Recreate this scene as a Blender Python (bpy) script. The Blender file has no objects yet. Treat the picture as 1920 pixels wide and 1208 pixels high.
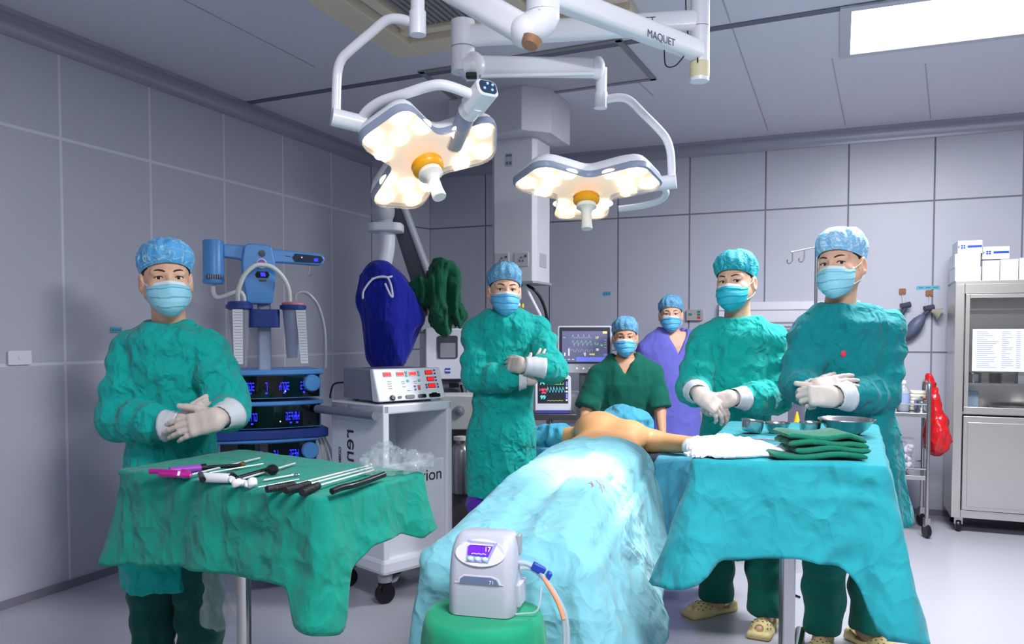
import bpy, bmesh, math, random
import numpy as np
from mathutils import Vector as V, Matrix
sin, cos, pi, rad = math.sin, math.cos, math.pi, math.radians
random.seed(7)
SC = bpy.context.scene
COL = SC.collection

# ------------------------------------------------------------------ camera
F, H, HOR, PITCH = 1505.0, 1.30, 630.0, rad(2.2)      # focal length (px of 1920), eye height (m), horizon row
CY = HOR + F * math.tan(PITCH)
cd = bpy.data.cameras.new('camera'); cam = bpy.data.objects.new('camera', cd); COL.objects.link(cam)
cam.location = (0, 0, H); cam.rotation_euler = (pi / 2 - PITCH, 0, 0)
cd.sensor_width = 36.0; cd.lens = 36.0 * F / 1920; cd.shift_y = (CY - 604.0) / 1920; cd.clip_start = .05
SC.camera = cam

# ------------------------------------------------------------------ light and exposure
SC.view_settings.view_transform = 'Standard'; SC.view_settings.look = 'None'
SC.view_settings.gamma = 1.0; SC.view_settings.exposure = 0.0
try: SC.view_settings.use_curve_mapping = False
except Exception: pass
SC.cycles.use_denoising = True
SC.cycles.max_bounces = 8; SC.cycles.transparent_max_bounces = 12
SC.cycles.sample_clamp_indirect = 6.0
SC.cycles.caustics_reflective = False; SC.cycles.caustics_refractive = False
w = bpy.data.worlds.new('world'); SC.world = w; w.use_nodes = True
w.node_tree.nodes['Background'].inputs[0].default_value = (.86, .91, 1.0, 1)
w.node_tree.nodes['Background'].inputs[1].default_value = .27

def area(name, loc, size, power, col=(1, 1, 1), rot=(0, 0, 0), sy=None, spread=180):
    l = bpy.data.lights.new(name, 'AREA'); l.energy = power; l.color = col; l.size = size
    l.shape = 'RECTANGLE'; l.size_y = sy or size; l.spread = rad(spread)
    o = bpy.data.objects.new(name, l); COL.objects.link(o); o.location = loc; o.rotation_euler = rot
    return o
def spot(name, loc, target, power, angle, blend=.6, size=.18, col=(1, .95, .85)):
    l = bpy.data.lights.new(name, 'SPOT'); l.energy = power; l.color = col; l.spot_size = rad(angle); l.spot_blend = blend
    l.shadow_soft_size = size
    o = bpy.data.objects.new(name, l); COL.objects.link(o); o.location = loc
    o.rotation_euler = (V(target) - V(loc)).to_track_quat('-Z', 'Y').to_euler()
    return o
CEIL = 2.82
RA = math.atan2(613, 1505)                             # the room is turned by this against the view
LW = V((sin(RA), cos(RA), 0)); BW = V((cos(RA), -sin(RA), 0))     # along the left wall, along the back wall
area('ceiling_lamp_light', (2.05, 3.72, CEIL - .03), 1.15, 126, (.94, .96, 1), (0, 0, -RA), .55)
area('ceiling_lamp_light', (.75, .55, CEIL - .03), 1.15, 118, (.95, .97, 1), (0, 0, -RA), .55)  # added fill light, under the unseen panel on the cabinet side
area('ceiling_lamp_light', (-.9, -.2, CEIL - .03), 1.15, 10, (.95, .97, 1), (0, 0, -RA), .55)  # weak added fill light, under the unseen panel towards the left wall

# ------------------------------------------------------------------ from pixels of the photograph to places in the room
def ray(px, py):
    a = (px - 960) / F; b = (CY - py) / F
    return V((a, cos(PITCH) + b * sin(PITCH), -sin(PITCH) + b * cos(PITCH)))
def at(px, py, Y):
    d = ray(px, py); s = Y / d.y
    return V((d.x * s, Y, H + d.z * s))
def onz(px, py, z):
    d = ray(px, py); s = (z - H) / d.z
    return V((d.x * s, d.y * s, z))
def onplane(px, py, p, n):
    d = ray(px, py); o = V((0, 0, H)); s = (V(p) - o).dot(n) / d.dot(n)
    return o + d * s

# ------------------------------------------------------------------ materials
def lin(c):
    return tuple((x / 255 / 12.92 if x <= 10 else ((x / 255 + .055) / 1.055) ** 2.4) for x in c) + (1,)
MATS = {}
def mat(name, col, rough=.5, metal=0.0, emis=None, es=1.0, trans=0, alpha=1, ior=1.45, bump=None, var=.0, vs=6, coat=0, sub=0, spec=None):
    if name in MATS: return MATS[name]
    m = bpy.data.materials.new(name); m.use_nodes = True; MATS[name] = m
    nt = m.node_tree; b = nt.nodes['Principled BSDF']; L = nt.links.new
    c = lin(col)
    b.inputs['Base Color'].default_value = c; b.inputs['Roughness'].default_value = rough; b.inputs['Metallic'].default_value = metal
    b.inputs['Transmission Weight'].default_value = trans; b.inputs['Alpha'].default_value = alpha; b.inputs['IOR'].default_value = ior
    b.inputs['Coat Weight'].default_value = coat
    if spec is not None: b.inputs['Specular IOR Level'].default_value = spec
    if sub:
        b.inputs['Subsurface Weight'].default_value = sub; b.inputs['Subsurface Radius'].default_value = (.012, .005, .003)
        b.inputs['Subsurface Scale'].default_value = 1
    if emis: b.inputs['Emission Color'].default_value = lin(emis); b.inputs['Emission Strength'].default_value = es
    tc = nt.nodes.new('ShaderNodeTexCoord')
    nz = nt.nodes.new('ShaderNodeTexNoise'); nz.inputs['Scale'].default_value = vs; nz.inputs['Detail'].default_value = 4
    L(tc.outputs['Object'], nz.inputs['Vector'])
    v = var or .02
    mx = nt.nodes.new('ShaderNodeMix'); mx.data_type = 'RGBA'
    L(nz.outputs['Fac'], mx.inputs['Factor'])
    mx.inputs['A'].default_value = tuple(x * (1 - v) for x in c[:3]) + (1,)
    mx.inputs['B'].default_value = tuple(min(1, x * (1 + v)) for x in c[:3]) + (1,)
    L(mx.outputs['Result'], b.inputs['Base Color'])
    if bump:
        n2 = nt.nodes.new('ShaderNodeTexNoise'); n2.inputs['Scale'].default_value = bump[0]; n2.inputs['Detail'].default_value = 3
        L(tc.outputs['Object'], n2.inputs['Vector'])
        bp = nt.nodes.new('ShaderNodeBump'); bp.inputs['Strength'].default_value = bump[1]; bp.inputs['Distance'].default_value = .01
        L(n2.outputs['Fac'], bp.inputs['Height']); L(bp.outputs['Normal'], b.inputs['Normal'])
    return m
def cloth(name, col, s=9, strength=.6, var=.10, rough=.85, stretch=(1, 1, .7), dist=.03):
    """woven cotton, crumpled: warped cells give sharp creases between flat facets, fine noise the weave"""
    m = bpy.data.materials.new(name); m.use_nodes = True; MATS[name] = m
    nt = m.node_tree; b = nt.nodes['Principled BSDF']; L = nt.links.new; N = nt.nodes.new
    c = lin(col); b.inputs['Roughness'].default_value = rough; b.inputs['Specular IOR Level'].default_value = .25
    b.inputs['Sheen Weight'].default_value = .12
    tc = N('ShaderNodeTexCoord'); mp = N('ShaderNodeMapping'); mp.inputs['Scale'].default_value = stretch
    L(tc.outputs['Object'], mp.inputs['Vector'])
    wn = N('ShaderNodeTexNoise'); wn.inputs['Scale'].default_value = s * .8; wn.inputs['Detail'].default_value = 2; L(mp.outputs['Vector'], wn.inputs['Vector'])
    ws = N('ShaderNodeVectorMath'); ws.operation = 'SCALE'; ws.inputs['Scale'].default_value = 1.6 / s; L(wn.outputs['Color'], ws.inputs[0])
    wa = N('ShaderNodeVectorMath'); L(mp.outputs['Vector'], wa.inputs[0]); L(ws.outputs[0], wa.inputs[1])
    hs = []
    for sc, w_ in ((s, 1.0), (s * 2.1, .42), (s * 4.3, .13)):
        n = N('ShaderNodeTexVoronoi'); n.inputs['Scale'].default_value = sc; n.feature = 'F1'; L(wa.outputs[0], n.inputs['Vector'])
        e = N('ShaderNodeMath'); e.operation = 'MULTIPLY'; L(n.outputs['Distance'], e.inputs[0]); e.inputs[1].default_value = w_
        hs.append(e)
    s1 = N('ShaderNodeMath'); L(hs[0].outputs[0], s1.inputs[0]); L(hs[1].outputs[0], s1.inputs[1])
    s2 = N('ShaderNodeMath'); L(s1.outputs[0], s2.inputs[0]); L(hs[2].outputs[0], s2.inputs[1])
    bp = N('ShaderNodeBump'); bp.inputs['Strength'].default_value = strength; bp.inputs['Distance'].default_value = dist
    L(s2.outputs[0], bp.inputs['Height']); L(bp.outputs['Normal'], b.inputs['Normal'])
    nz = N('ShaderNodeTexNoise'); nz.inputs['Scale'].default_value = 5; L(tc.outputs['Object'], nz.inputs['Vector'])
    mx = N('ShaderNodeMix'); mx.data_type = 'RGBA'; L(nz.outputs['Fac'], mx.inputs['Factor'])
    mx.inputs['A'].default_value = tuple(x * (1 - var) for x in c[:3]) + (1,)
    mx.inputs['B'].default_value = tuple(min(1, x * (1 + var)) for x in c[:3]) + (1,)
    L(mx.outputs['Result'], b.inputs['Base Color'])
    return m
def glow(name, col, s):
    return mat(name, col, .5, emis=col, es=s)

# ------------------------------------------------------------------ mesh building
def basis(d, up=(0, 0, 1)):
    d = V(d).normalized(); u = V(up)
    if abs(d.dot(u.normalized())) > .98: u = V((0, 1, 0))
    x = u.cross(d).normalized(); y = d.cross(x)
    return x, y, d
def rz(a): return Matrix.Rotation(a, 3, 'Z')
def smoothpath(pts, k=8):
    P = [V(p) for p in pts]; out = []
    for i in range(len(P) - 1):
        a, b, c, d = P[max(i - 1, 0)], P[i], P[i + 1], P[min(i + 2, len(P) - 1)]
        for j in range(k):
            t = j / k
            out.append(.5 * ((2 * b) + (c - a) * t + (2 * a - 5 * b + 4 * c - d) * t * t + (3 * b - a - 3 * c + d) * t ** 3))
    out.append(P[-1]); return out
class MB:
    def __init__(s): s.v = []; s.f = []; s.m = []
    def add(s, vs, fs, mi=0):
        n = len(s.v); s.v += [tuple(p) for p in vs]; s.f += [tuple(i + n for i in f) for f in fs]; s.m += [mi] * len(fs); return s
    def box(s, c, size, R=None, mi=0, taper=1.0):
        c = V(c); h = [x / 2 for x in size]; vs = []
        for z in (-1, 1):
            k = taper if z > 0 else 1.0
            for x, y in ((-1, -1), (1, -1), (1, 1), (-1, 1)):
                p = V((x * h[0] * k, y * h[1] * k, z * h[2])); vs.append(c + (R @ p if R else p))
        return s.add(vs, [(0, 3, 2, 1), (4, 5, 6, 7), (0, 1, 5, 4), (1, 2, 6, 5), (2, 3, 7, 6), (3, 0, 4, 7)], mi)
    def rings(s, R, closed=True, cap=True, mi=0):
        n = len(R[0]); vs = [p for r in R for p in r]; fs = []
        for i in range(len(R) - 1):
            for j in range(n if closed else n - 1):
                a, b = i * n + j, i * n + (j + 1) % n; fs.append((a, b, b + n, a + n))
        if cap and closed: fs.append(tuple(range(n - 1, -1, -1))); fs.append(tuple(range((len(R) - 1) * n, len(R) * n)))
        return s.add(vs, fs, mi)
    def tube(s, pts, r, n=12, cap=True, mi=0, flat=1.0):
        P = [V(p) for p in pts]; rr = r if isinstance(r, (list, tuple)) else [r] * len(P)
        x = None; R = []
        for i, p in enumerate(P):
            d = (P[min(i + 1, len(P) - 1)] - P[max(i - 1, 0)])
            d = d.normalized() if d.length > 1e-9 else V((0, 0, 1))
            if x is None: x, y, _ = basis(d)
            else:
                x = x - d * x.dot(d); x = x.normalized() if x.length > 1e-6 else basis(d)[0]; y = d.cross(x)
            R.append([p + (x * cos(2 * pi * k / n) + y * sin(2 * pi * k / n) * flat) * rr[i] for k in range(n)])
        return s.rings(R, True, cap, mi)
    def cyl(s, a, b, r, r2=None, n=24, mi=0):
        return s.tube([a, b], [r, r if r2 is None else r2], n, True, mi)
    def lathe(s, prof, c=(0, 0, 0), n=32, mi=0, axis=(0, 0, 1), sx=1.0, cap=True):
        x, y, d = basis(axis); c = V(c)
        return s.rings([[c + (x * cos(2 * pi * k / n) * sx + y * sin(2 * pi * k / n)) * max(r, 1e-5) + d * z for k in range(n)] for r, z in prof], True, cap, mi)
    def prism(s, poly, o, ux, uy, th, mi=0):
        o, ux, uy, th = V(o), V(ux), V(uy), V(th); n = len(poly)
        a = [o + ux * p[0] + uy * p[1] for p in poly]
        return s.add(a + [p + th for p in a], [tuple(range(n - 1, -1, -1)), tuple(range(n, 2 * n))] + [(i, (i + 1) % n, (i + 1) % n + n, i + n) for i in range(n)], mi)
    def ell(s, c, r, R=None, n=16, m=10, mi=0):
        c = V(c); rr = []
        for i in range(m + 1):
            t = pi * i / m; ring = []
            for j in range(n):
                p = V((r[0] * max(sin(t), 1e-4) * cos(2 * pi * j / n), r[1] * max(sin(t), 1e-4) * sin(2 * pi * j / n), -r[2] * cos(t)))
                ring.append(c + (R @ p if R else p))
            rr.append(ring)
        return s.rings(rr, True, True, mi)
    def grid(s, fn, nu, nv, mi=0):
        vs = [fn(i / nu, j / nv) for i in range(nu + 1) for j in range(nv + 1)]
        return s.add(vs, [(i * (nv + 1) + j, (i + 1) * (nv + 1) + j, (i + 1) * (nv + 1) + j + 1, i * (nv + 1) + j + 1) for i in range(nu) for j in range(nv)], mi)
def rrect(w, h, r, k=6):
    """outline of a rectangle with round corners, centred"""
    r = min(r, w / 2 - 1e-5, h / 2 - 1e-5); out = []
    for cx, cy, a0 in ((w / 2 - r, h / 2 - r, 0), (-w / 2 + r, h / 2 - r, 90), (-w / 2 + r, -h / 2 + r, 180), (w / 2 - r, -h / 2 + r, 270)):
        for i in range(k + 1):
            a = rad(a0 + 90 * i / k); out.append((cx + r * cos(a), cy + r * sin(a)))
    return out
WL = {}
def tag(o, label=None, cat=None, group=None, kind=None):
    if label: o['label'] = label
    if cat: o['category'] = cat
    if group: o['group'] = group
    if kind: o['kind'] = kind
    return o
def thing(name, label, cat, loc, group=None):
    o = bpy.data.objects.new(name, None); COL.objects.link(o); o.empty_display_size = .05
    o.location = loc; WL[o.name] = V(loc); return tag(o, label, cat, group)
def obj(name, mb, m, parent=None, label=None, cat=None, group=None, kind=None, base=None, ang=35, bev=0, solid=0, sub=0, recalc=True, seg=2):
    if isinstance(mb, MB): vs, fs, mi = mb.v, mb.f, mb.m
    else: vs, fs, mi = mb[0], mb[1], None
    A = np.asarray(vs, dtype=np.float64).reshape(-1, 3)
    if parent is not None: off = WL[parent.name]
    elif base is not None: off = V(base)
    elif kind == 'structure': off = V((0, 0, 0))
    else:
        lo, hi = A.min(0), A.max(0); off = V(((lo[0] + hi[0]) / 2, (lo[1] + hi[1]) / 2, lo[2]))
    me = bpy.data.meshes.new(name)
    me.from_pydata((A - np.array(off)).tolist(), [], fs.tolist() if hasattr(fs, 'tolist') else fs)
    for x in (m if isinstance(m, (list, tuple)) else [m]): me.materials.append(x)
    if mi and any(mi): me.polygons.foreach_set('material_index', mi)
    if recalc:
        bm = bmesh.new(); bm.from_mesh(me); bmesh.ops.recalc_face_normals(bm, faces=bm.faces); bm.to_mesh(me); bm.free()
    me.polygons.foreach_set('use_smooth', [ang > 0] * len(me.polygons))
    if 0 < ang < 180: me.set_sharp_from_angle(angle=rad(ang))
    me.update()
    o = bpy.data.objects.new(name, me); COL.objects.link(o); WL[o.name] = off
    if parent is not None: o.parent = parent
    else: o.location = off
    if bev:
        b = o.modifiers.new('bevel', 'BEVEL'); b.width = bev; b.segments = seg; b.limit_method = 'ANGLE'; b.angle_limit = rad(40)
    if solid:
        b = o.modifiers.new('solidify', 'SOLIDIFY'); b.thickness = solid; b.offset = 0
    if sub:
        b = o.modifiers.new('subsurf', 'SUBSURF'); b.levels = sub; b.render_levels = sub
    return tag(o, label, cat, group, kind)
def text(s, o, ux, uy, size, m, parent, name='lettering', align='CENTER', bold=0.0):
    cu = bpy.data.curves.new(name, 'FONT'); cu.body = s; cu.size = size; cu.align_x = align; cu.align_y = 'CENTER'
    cu.extrude = .0004; cu.offset = bold; cu.materials.append(m)
    tmp = bpy.data.objects.new('tmp', cu); COL.objects.link(tmp); bpy.context.view_layer.update()
    me = bpy.data.meshes.new_from_object(tmp.evaluated_get(bpy.context.evaluated_depsgraph_get())); bpy.data.objects.remove(tmp); bpy.data.curves.remove(cu)
    me.name = name; t = bpy.data.objects.new(name, me); COL.objects.link(t)
    ux, uy = V(ux).normalized(), V(uy).normalized(); n = ux.cross(uy).normalized(); uy = n.cross(ux)
    M = Matrix((ux, uy, n)).transposed().to_4x4(); M.translation = V(o) - WL[parent.name]
    t.parent = parent; t.matrix_local = M; return t

# ------------------------------------------------------------------ soft bodies: distance fields turned into meshes
def _h(i, j, k):
    n = (i * 374761393 + j * 668265263 + k * 2147483647) & 0xffffffff
    n = ((n ^ (n >> 13)) * 1274126177) & 0xffffffff
    return ((n ^ (n >> 16)) & 0xffff) / 65535.0
def vnoise(P):
    P = np.asarray(P, dtype=np.float64); I = np.floor(P).astype(np.int64); f = P - I; f = f * f * (3 - 2 * f)
    r = 0
    for a in (0, 1):
        for b in (0, 1):
            for c in (0, 1):
                w_ = (f[:, 0] if a else 1 - f[:, 0]) * (f[:, 1] if b else 1 - f[:, 1]) * (f[:, 2] if c else 1 - f[:, 2])
                r = r + w_ * _h(I[:, 0] + a + 512, I[:, 1] + b + 512, I[:, 2] + c + 512)
    return r
def ridge(P): return 1 - np.abs(2 * vnoise(P) - 1) * 2
def axis(lo, hi, coarse, fine=()):
    x = lo; out = [lo]
    while x < hi:
        st = coarse
        for a, b, s in fine:
            if a - st <= x <= b: st = min(st, s)
        x += st; out.append(x)
    return np.array(out)
def nets(f, xs, ys, zs, smooth=2):
    X, Y, Z = np.meshgrid(xs, ys, zs, indexing='ij', sparse=False)
    D = f((X, Y, Z)); C = np.stack([X, Y, Z], -1)
    N = D < 0; nx, ny, nz = (len(a) - 1 for a in (xs, ys, zs))
    sl = lambda a, i, j, k: a[i:i + nx, j:j + ny, k:k + nz]
    cnt = sum(sl(N, i, j, k).astype(np.int8) for i in (0, 1) for j in (0, 1) for k in (0, 1))
    act = (cnt > 0) & (cnt < 8); ii = np.argwhere(act); idx = -np.ones(act.shape, dtype=np.int64); idx[act] = np.arange(len(ii))
    acc = np.zeros((len(ii), 3)); num = np.zeros(len(ii))
    cor = [(i, j, k) for i in (0, 1) for j in (0, 1) for k in (0, 1)]
    for a in range(8):
        for b in range(a + 1, 8):
            if sum(abs(cor[a][q] - cor[b][q]) for q in range(3)) != 1: continue
            ia, ib = ii + cor[a], ii + cor[b]
            da, db = D[tuple(ia.T)], D[tuple(ib.T)]; s = (da < 0) != (db < 0)
            t = np.where(s, da / np.where(s, da - db, 1), 0)[:, None]
            p = C[tuple(ia.T)] * (1 - t) + C[tuple(ib.T)] * t
            acc += np.where(s[:, None], p, 0); num += s
    vs = acc / num[:, None]; fs = []
    def quads(E, cells, flip):
        e = np.argwhere(E)
        q = np.stack([idx[tuple((e + c).T)] for c in cells], 1)
        return q
    for ax in range(3):
        n0 = np.take(N, range(0, N.shape[ax] - 1), ax); n1 = np.take(N, range(1, N.shape[ax]), ax)
        E = n0 != n1; o = [q for q in range(3) if q != ax]
        S = [slice(None)] * 3; S[o[0]] = slice(1, -1); S[o[1]] = slice(1, -1)
        e = np.argwhere(E[tuple(S)]); inside = n0[tuple(S)][tuple(e.T)]
        add = np.zeros(3, int); add[o[0]] = 1; add[o[1]] = 1; e = e + add
        q = []
        for u, v in ((-1, -1), (0, -1), (0, 0), (-1, 0)):
            d = np.zeros(3, int); d[o[0]] = u; d[o[1]] = v; q.append(idx[tuple((e + d).T)])
        q = np.stack(q, 1); fl = inside if ax != 1 else ~inside
        fs.append(np.where(fl[:, None], q, q[:, ::-1]))
    fs = np.concatenate(fs); fs = fs[(fs >= 0).all(1)]
    ed = np.concatenate([fs[:, [0, 1]], fs[:, [1, 2]], fs[:, [2, 3]], fs[:, [3, 0]]])
    for _ in range(smooth):
        s = np.zeros_like(vs); c = np.zeros(len(vs))
        np.add.at(s, ed[:, 0], vs[ed[:, 1]]); np.add.at(c, ed[:, 0], 1)
        np.add.at(s, ed[:, 1], vs[ed[:, 0]]); np.add.at(c, ed[:, 1], 1)
        vs = vs * .5 + .5 * s / np.maximum(c, 1)[:, None]
    return vs, fs
def normals(vs, fs):
    n = np.cross(vs[fs[:, 2]] - vs[fs[:, 0]], vs[fs[:, 3]] - vs[fs[:, 1]]); r = np.zeros_like(vs)
    for k in range(4): np.add.at(r, fs[:, k], n)
    return r / np.maximum(np.linalg.norm(r, axis=1), 1e-12)[:, None]
def rc(P, a, b, ra, rb, rip=0, ph=0, fq=55):
    a, b = V(a), V(b); d = b - a; L2 = max(d.length_squared, 1e-12)
    px, py, pz = P[0] - a.x, P[1] - a.y, P[2] - a.z
    t = np.clip((px * d.x + py * d.y + pz * d.z) / L2, 0, 1)
    r = ra + (rb - ra) * t
    if rip:
        ang = (px * .8 - pz * .6 + py) * 18
        r = r + rip * np.sin(t * math.sqrt(L2) * fq + ph + 1.3 * np.sin(ang)) * np.sin(pi * np.clip(t * .9 + .1, 0, 1))
    return np.sqrt((px - t * d.x) ** 2 + (py - t * d.y) ** 2 + (pz - t * d.z) ** 2) - r
def el(P, c, r, R=None):
    q = (P[0] - c[0], P[1] - c[1], P[2] - c[2])
    if R is not None: q = tuple(R[0][i] * q[0] + R[1][i] * q[1] + R[2][i] * q[2] for i in range(3))
    k0 = np.sqrt((q[0] / r[0]) ** 2 + (q[1] / r[1]) ** 2 + (q[2] / r[2]) ** 2)
    k1 = np.sqrt((q[0] / r[0] ** 2) ** 2 + (q[1] / r[1] ** 2) ** 2 + (q[2] / r[2] ** 2) ** 2)
    return k0 * (k0 - 1) / np.maximum(k1, 1e-6)
def bx(P, c, h, r, R=None):
    q = (P[0] - c[0], P[1] - c[1], P[2] - c[2])
    if R is not None: q = tuple(R[0][i] * q[0] + R[1][i] * q[1] + R[2][i] * q[2] for i in range(3))
    d = [np.abs(q[i]) - h[i] + r for i in range(3)]
    return np.sqrt(sum(np.maximum(x, 0) ** 2 for x in d)) + np.minimum(np.maximum(np.maximum(d[0], d[1]), d[2]), 0) - r
def smin(a, b, k):
    h = np.clip(.5 + .5 * (b - a) / k, 0, 1); return b + (a - b) * h - k * h * (1 - h)
def smax(a, b, k): return -smin(-a, -b, k)
def loft(P, rows, p=2.3, ins=0):
    """rows: (z, cx, cy, a, b) from low to high"""
    z = [r[0] for r in rows]; g = lambda i: np.interp(P[2], z, [r[i] for r in rows])
    a, b = g(3) - ins, g(4) - ins
    rr = ((np.abs(P[0] - g(1)) / a) ** p + (np.abs(P[1] - g(2)) / b) ** p) ** (1 / p)
    d = (rr - 1) * np.minimum(a, b)
    return smax(smax(d, P[2] - z[-1] + ins, .01), z[0] + ins - P[2], .006)
def sdfmesh(f, lo, hi, h, smooth=2, wrinkle=0, ws=(9, 9, 6), fine=None):
    ax = [axis(lo[i], hi[i], h, fine[i] if fine else ()) for i in range(3)]
    vs, fs = nets(f, *ax, smooth=smooth)
    if wrinkle:
        n = normals(vs, fs); q = vs * np.array(ws)
        warp = np.stack([vnoise(q * .7 + 31), vnoise(q * .7 + 77), vnoise(q * .7 + 11)], 1) * 1.6
        vs = vs + n * (wrinkle * (ridge(q + warp) - .2) + wrinkle * .5 * ridge(q * 2.3 + warp + 9))[:, None]
    return vs, fs

# ================================================================== the room
def wallmat(name, col, rough):
    return mat(name, col, rough, bump=(3, .02), var=.03, vs=1.5)
M_WALL = wallmat('wall_panel', (190, 191, 204), .36)
M_SEAM = mat('wall_seam', (128, 124, 138), .6)
M_CEIL = mat('ceiling_panel', (216, 215, 226), .5, var=.02, vs=1)
M_STRIP = mat('ceiling_strip', (104, 104, 120), .6)
M_FLOOR = mat('floor_vinyl', (178, 178, 187), .28, var=.05, vs=2, bump=(2, .03))
P0 = V((-.638 * 3.79, 3.79, 0))                        # a point at the foot of the left wall
def lw(t, z=0, off=0): return P0 + LW * t + BW * off + V((0, 0, z))
CB = V((-.746, 7.34, 0))                               # where the slanted corner meets the back wall
CA = V((-1.19, 6.81, 0))
def bw(t, z=0, off=0): return CB + BW * t - LW * off + V((0, 0, z))
def panels(name, p, u, n, length, tseams, zseams, t0=0.0, face=.006, gap=.012, seam=None):
    """a wall of metal panels: a backing slab with raised panels and seams between them"""
    mb = MB(); u, n = V(u), V(n); up = V((0, 0, 1))
    def slab(a, b, z0, z1, d0, d1, mi):
        pts = [p + u * a + up * z0, p + u * b + up * z0, p + u * b + up * z1, p + u * a + up * z1]
        A = [q + n * d0 for q in pts]; B = [q + n * d1 for q in pts]
        mb.add(A + B, [(3, 2, 1, 0), (4, 5, 6, 7), (0, 1, 5, 4), (1, 2, 6, 5), (2, 3, 7, 6), (3, 0, 4, 7)], mi)
    slab(t0, length, 0, CEIL, -.08, 0, 1)
    T = [t0] + list(tseams) + [length]; Z = [0] + list(zseams) + [CEIL]
    for i in range(len(T) - 1):
        for j in range(len(Z) - 1):
            slab(T[i] + gap / 2, T[i + 1] - gap / 2, Z[j] + (gap / 2 if j else 0), Z[j + 1] - gap / 2, .0005, face, 0)
    return obj(name, mb, [M_WALL, seam or M_SEAM], kind='structure', ang=0)
def tl(px):                                            # distance along the left wall of an image column
    k = (px - 960) / F; return (k * P0.y - P0.x) / (LW.x - k * LW.y)
def tb(px):
    k = (px - 960) / F; return (k * CB.y - CB.x) / (BW.x - k * BW.y)
panels('wall_left', P0, LW, BW, tl(697), [tl(q) for q in (-330, -60, 122, 288, 425, 534, 624)], [1.16, 2.30], t0=-3.6, face=.001, gap=.016, seam=mat('wall_seam_light', (222, 216, 228), .45))
panels('wall_back', CB, BW, -LW, 5.4, [tb(q) for q in (911, 1030, 1158, 1291, 1432, 1586, 1746, 1911)], [1.18, 2.27])
dch = (CB - CA); panels('wall_corner', CA, dch.normalized(), V((dch.y, -dch.x, 0)).normalized(), dch.length, [], [1.18, 2.27])
fl = MB(); fl.box((.6, 3.6, -.05), (12, 12, .1)); obj('floor', fl, M_FLOOR, kind='structure', ang=0)
ce = MB(); ce.box((.6, 3.6, CEIL + .05), (12, 12, .1)); obj('ceiling', ce, M_CEIL, kind='structure', ang=0)
M_COVE = mat('trim_metal', (172, 172, 186), .3, .35)
def cove(name, pts):
    mb = MB(); d = (pts[1] - pts[0]).normalized(); n = V((d.y, -d.x, 0)); up = V((0, 0, 1))
    prof = [(0, 0), (0, -.012), (.012, -.012)] + [(.012 + .05 * (1 - cos(a)) * 0 + .055 * sin(a) * 0 + .0, 0) for a in ()]
    prof = [(0.0, -.10), (.012, -.10)] + [(.012 + .06 * (1 - cos(rad(a))), -.092 + .07 * sin(rad(a))) for a in range(0, 91, 15)] + [(.085, -.022), (.085, 0), (0, 0)]
    mb.rings([[p + n * x + up * (CEIL + z) for x, z in prof] for p in pts])
    obj(name, mb, M_COVE, kind='structure', ang=30)
cove('trim_left', [lw(-3.6), lw(tl(697))]); cove('trim_back', [bw(0), bw(5.4)]); cove('trim_corner', [CA, CB])
sk = MB(); sk.box(lw(0, .02, .012) + LW * .0, (.012, 7.2, .04), rz(-RA)); obj('baseboard_left', sk, M_SEAM, kind='structure', ang=0)
sk = MB(); sk.box(bw(2.7, .02, .012), (5.4, .012, .04), rz(-RA)); obj('baseboard_back', sk, M_SEAM, kind='structure', ang=0)

# ceiling strips, the empty ceiling frame, the wooden-coloured air diffuser
def strip(name, a, b, w_, m, dz=.006, parent=None):
    d = (b - a); mb = MB(); c = (a + b) / 2; mb.box((c.x, c.y, CEIL - dz / 2), (d.length, w_, dz), rz(math.atan2(d.y, d.x)))
    return obj(name, mb, m, parent=parent, kind=None if parent else 'structure', ang=0)
def oc(px, py): return onz(px, py, CEIL)
strip('trim_1', oc(425, 199), oc(1660, 2), .055, M_STRIP, .004)
M_FRAME = mat('ceiling_frame', (140, 136, 140), .5)
fr = [oc(868, 196), oc(1225, 147), oc(1160, 74), oc(790, 134)]
mb = MB()
for i in range(4):
    a, b = fr[i], fr[(i + 1) % 4]; d = b - a; c = (a + b) / 2; mb.box((c.x, c.y, CEIL - .004), (d.length + .03, .035, .008), rz(math.atan2(d.y, d.x)))
cx = sum(fr, V((0, 0, 0))) / 4
mb.add([p * .98 + cx * .02 - V((0, 0, .002)) for p in fr], [(0, 1, 2, 3)], 1)
obj('trim_2', mb, [M_FRAME, mat('hatch_panel', (186, 184, 192), .5)], kind='structure', ang=0)
for i, (a, b) in enumerate((((345, 0), (590, 125)), ((1225, 180), (1140, 100)), ((1440, 245), (1355, 0)), ((1585, 235), (1560, 110)), ((1745, 222), (1735, 120)))):
    strip('trim_%d' % (i + 3), oc(*a), oc(*b), .006, M_COVE, .002)
# air diffuser in the ceiling
M_WOOD = mat('diffuser_frame', (230, 214, 190), .5, var=.08, vs=4)
vc = oc(745, 92); vt = thing('ceiling_vent', 'large beige framed air diffuser in the ceiling above the surgical lamps', 'vent', vc)
def vp(a, b): return vc + BW * a - LW * b
for name, a0, a1, b0, b1, dz, m in (('frame', 0, 1.3, 0, .16, .05, M_WOOD), ('frame', 0, .16, 0, 1.6, .052, M_WOOD), ('frame', .16, 1.3, .2, .26, .03, M_WOOD),
                                    ('frame', .75, .86, .26, 1.6, .034, M_WOOD), ('frame', .2, .26, .2, 1.6, .032, M_WOOD)):
    mb = MB(); mb.prism([(a0, b0), (a1, b0), (a1, b1), (a0, b1)], vc - V((0, 0, dz)), BW, -LW, (0, 0, dz - .001)); obj(name, mb, m, vt, ang=0, bev=.006)
mb = MB()
for i in range(34):
    a = .28 + i * .03; mb.prism([(a, .26), (a + .016, .26), (a + .016, 1.6), (a, 1.6)], vc - V((0, 0, .014)), BW, -LW, (0, 0, .012))
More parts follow.
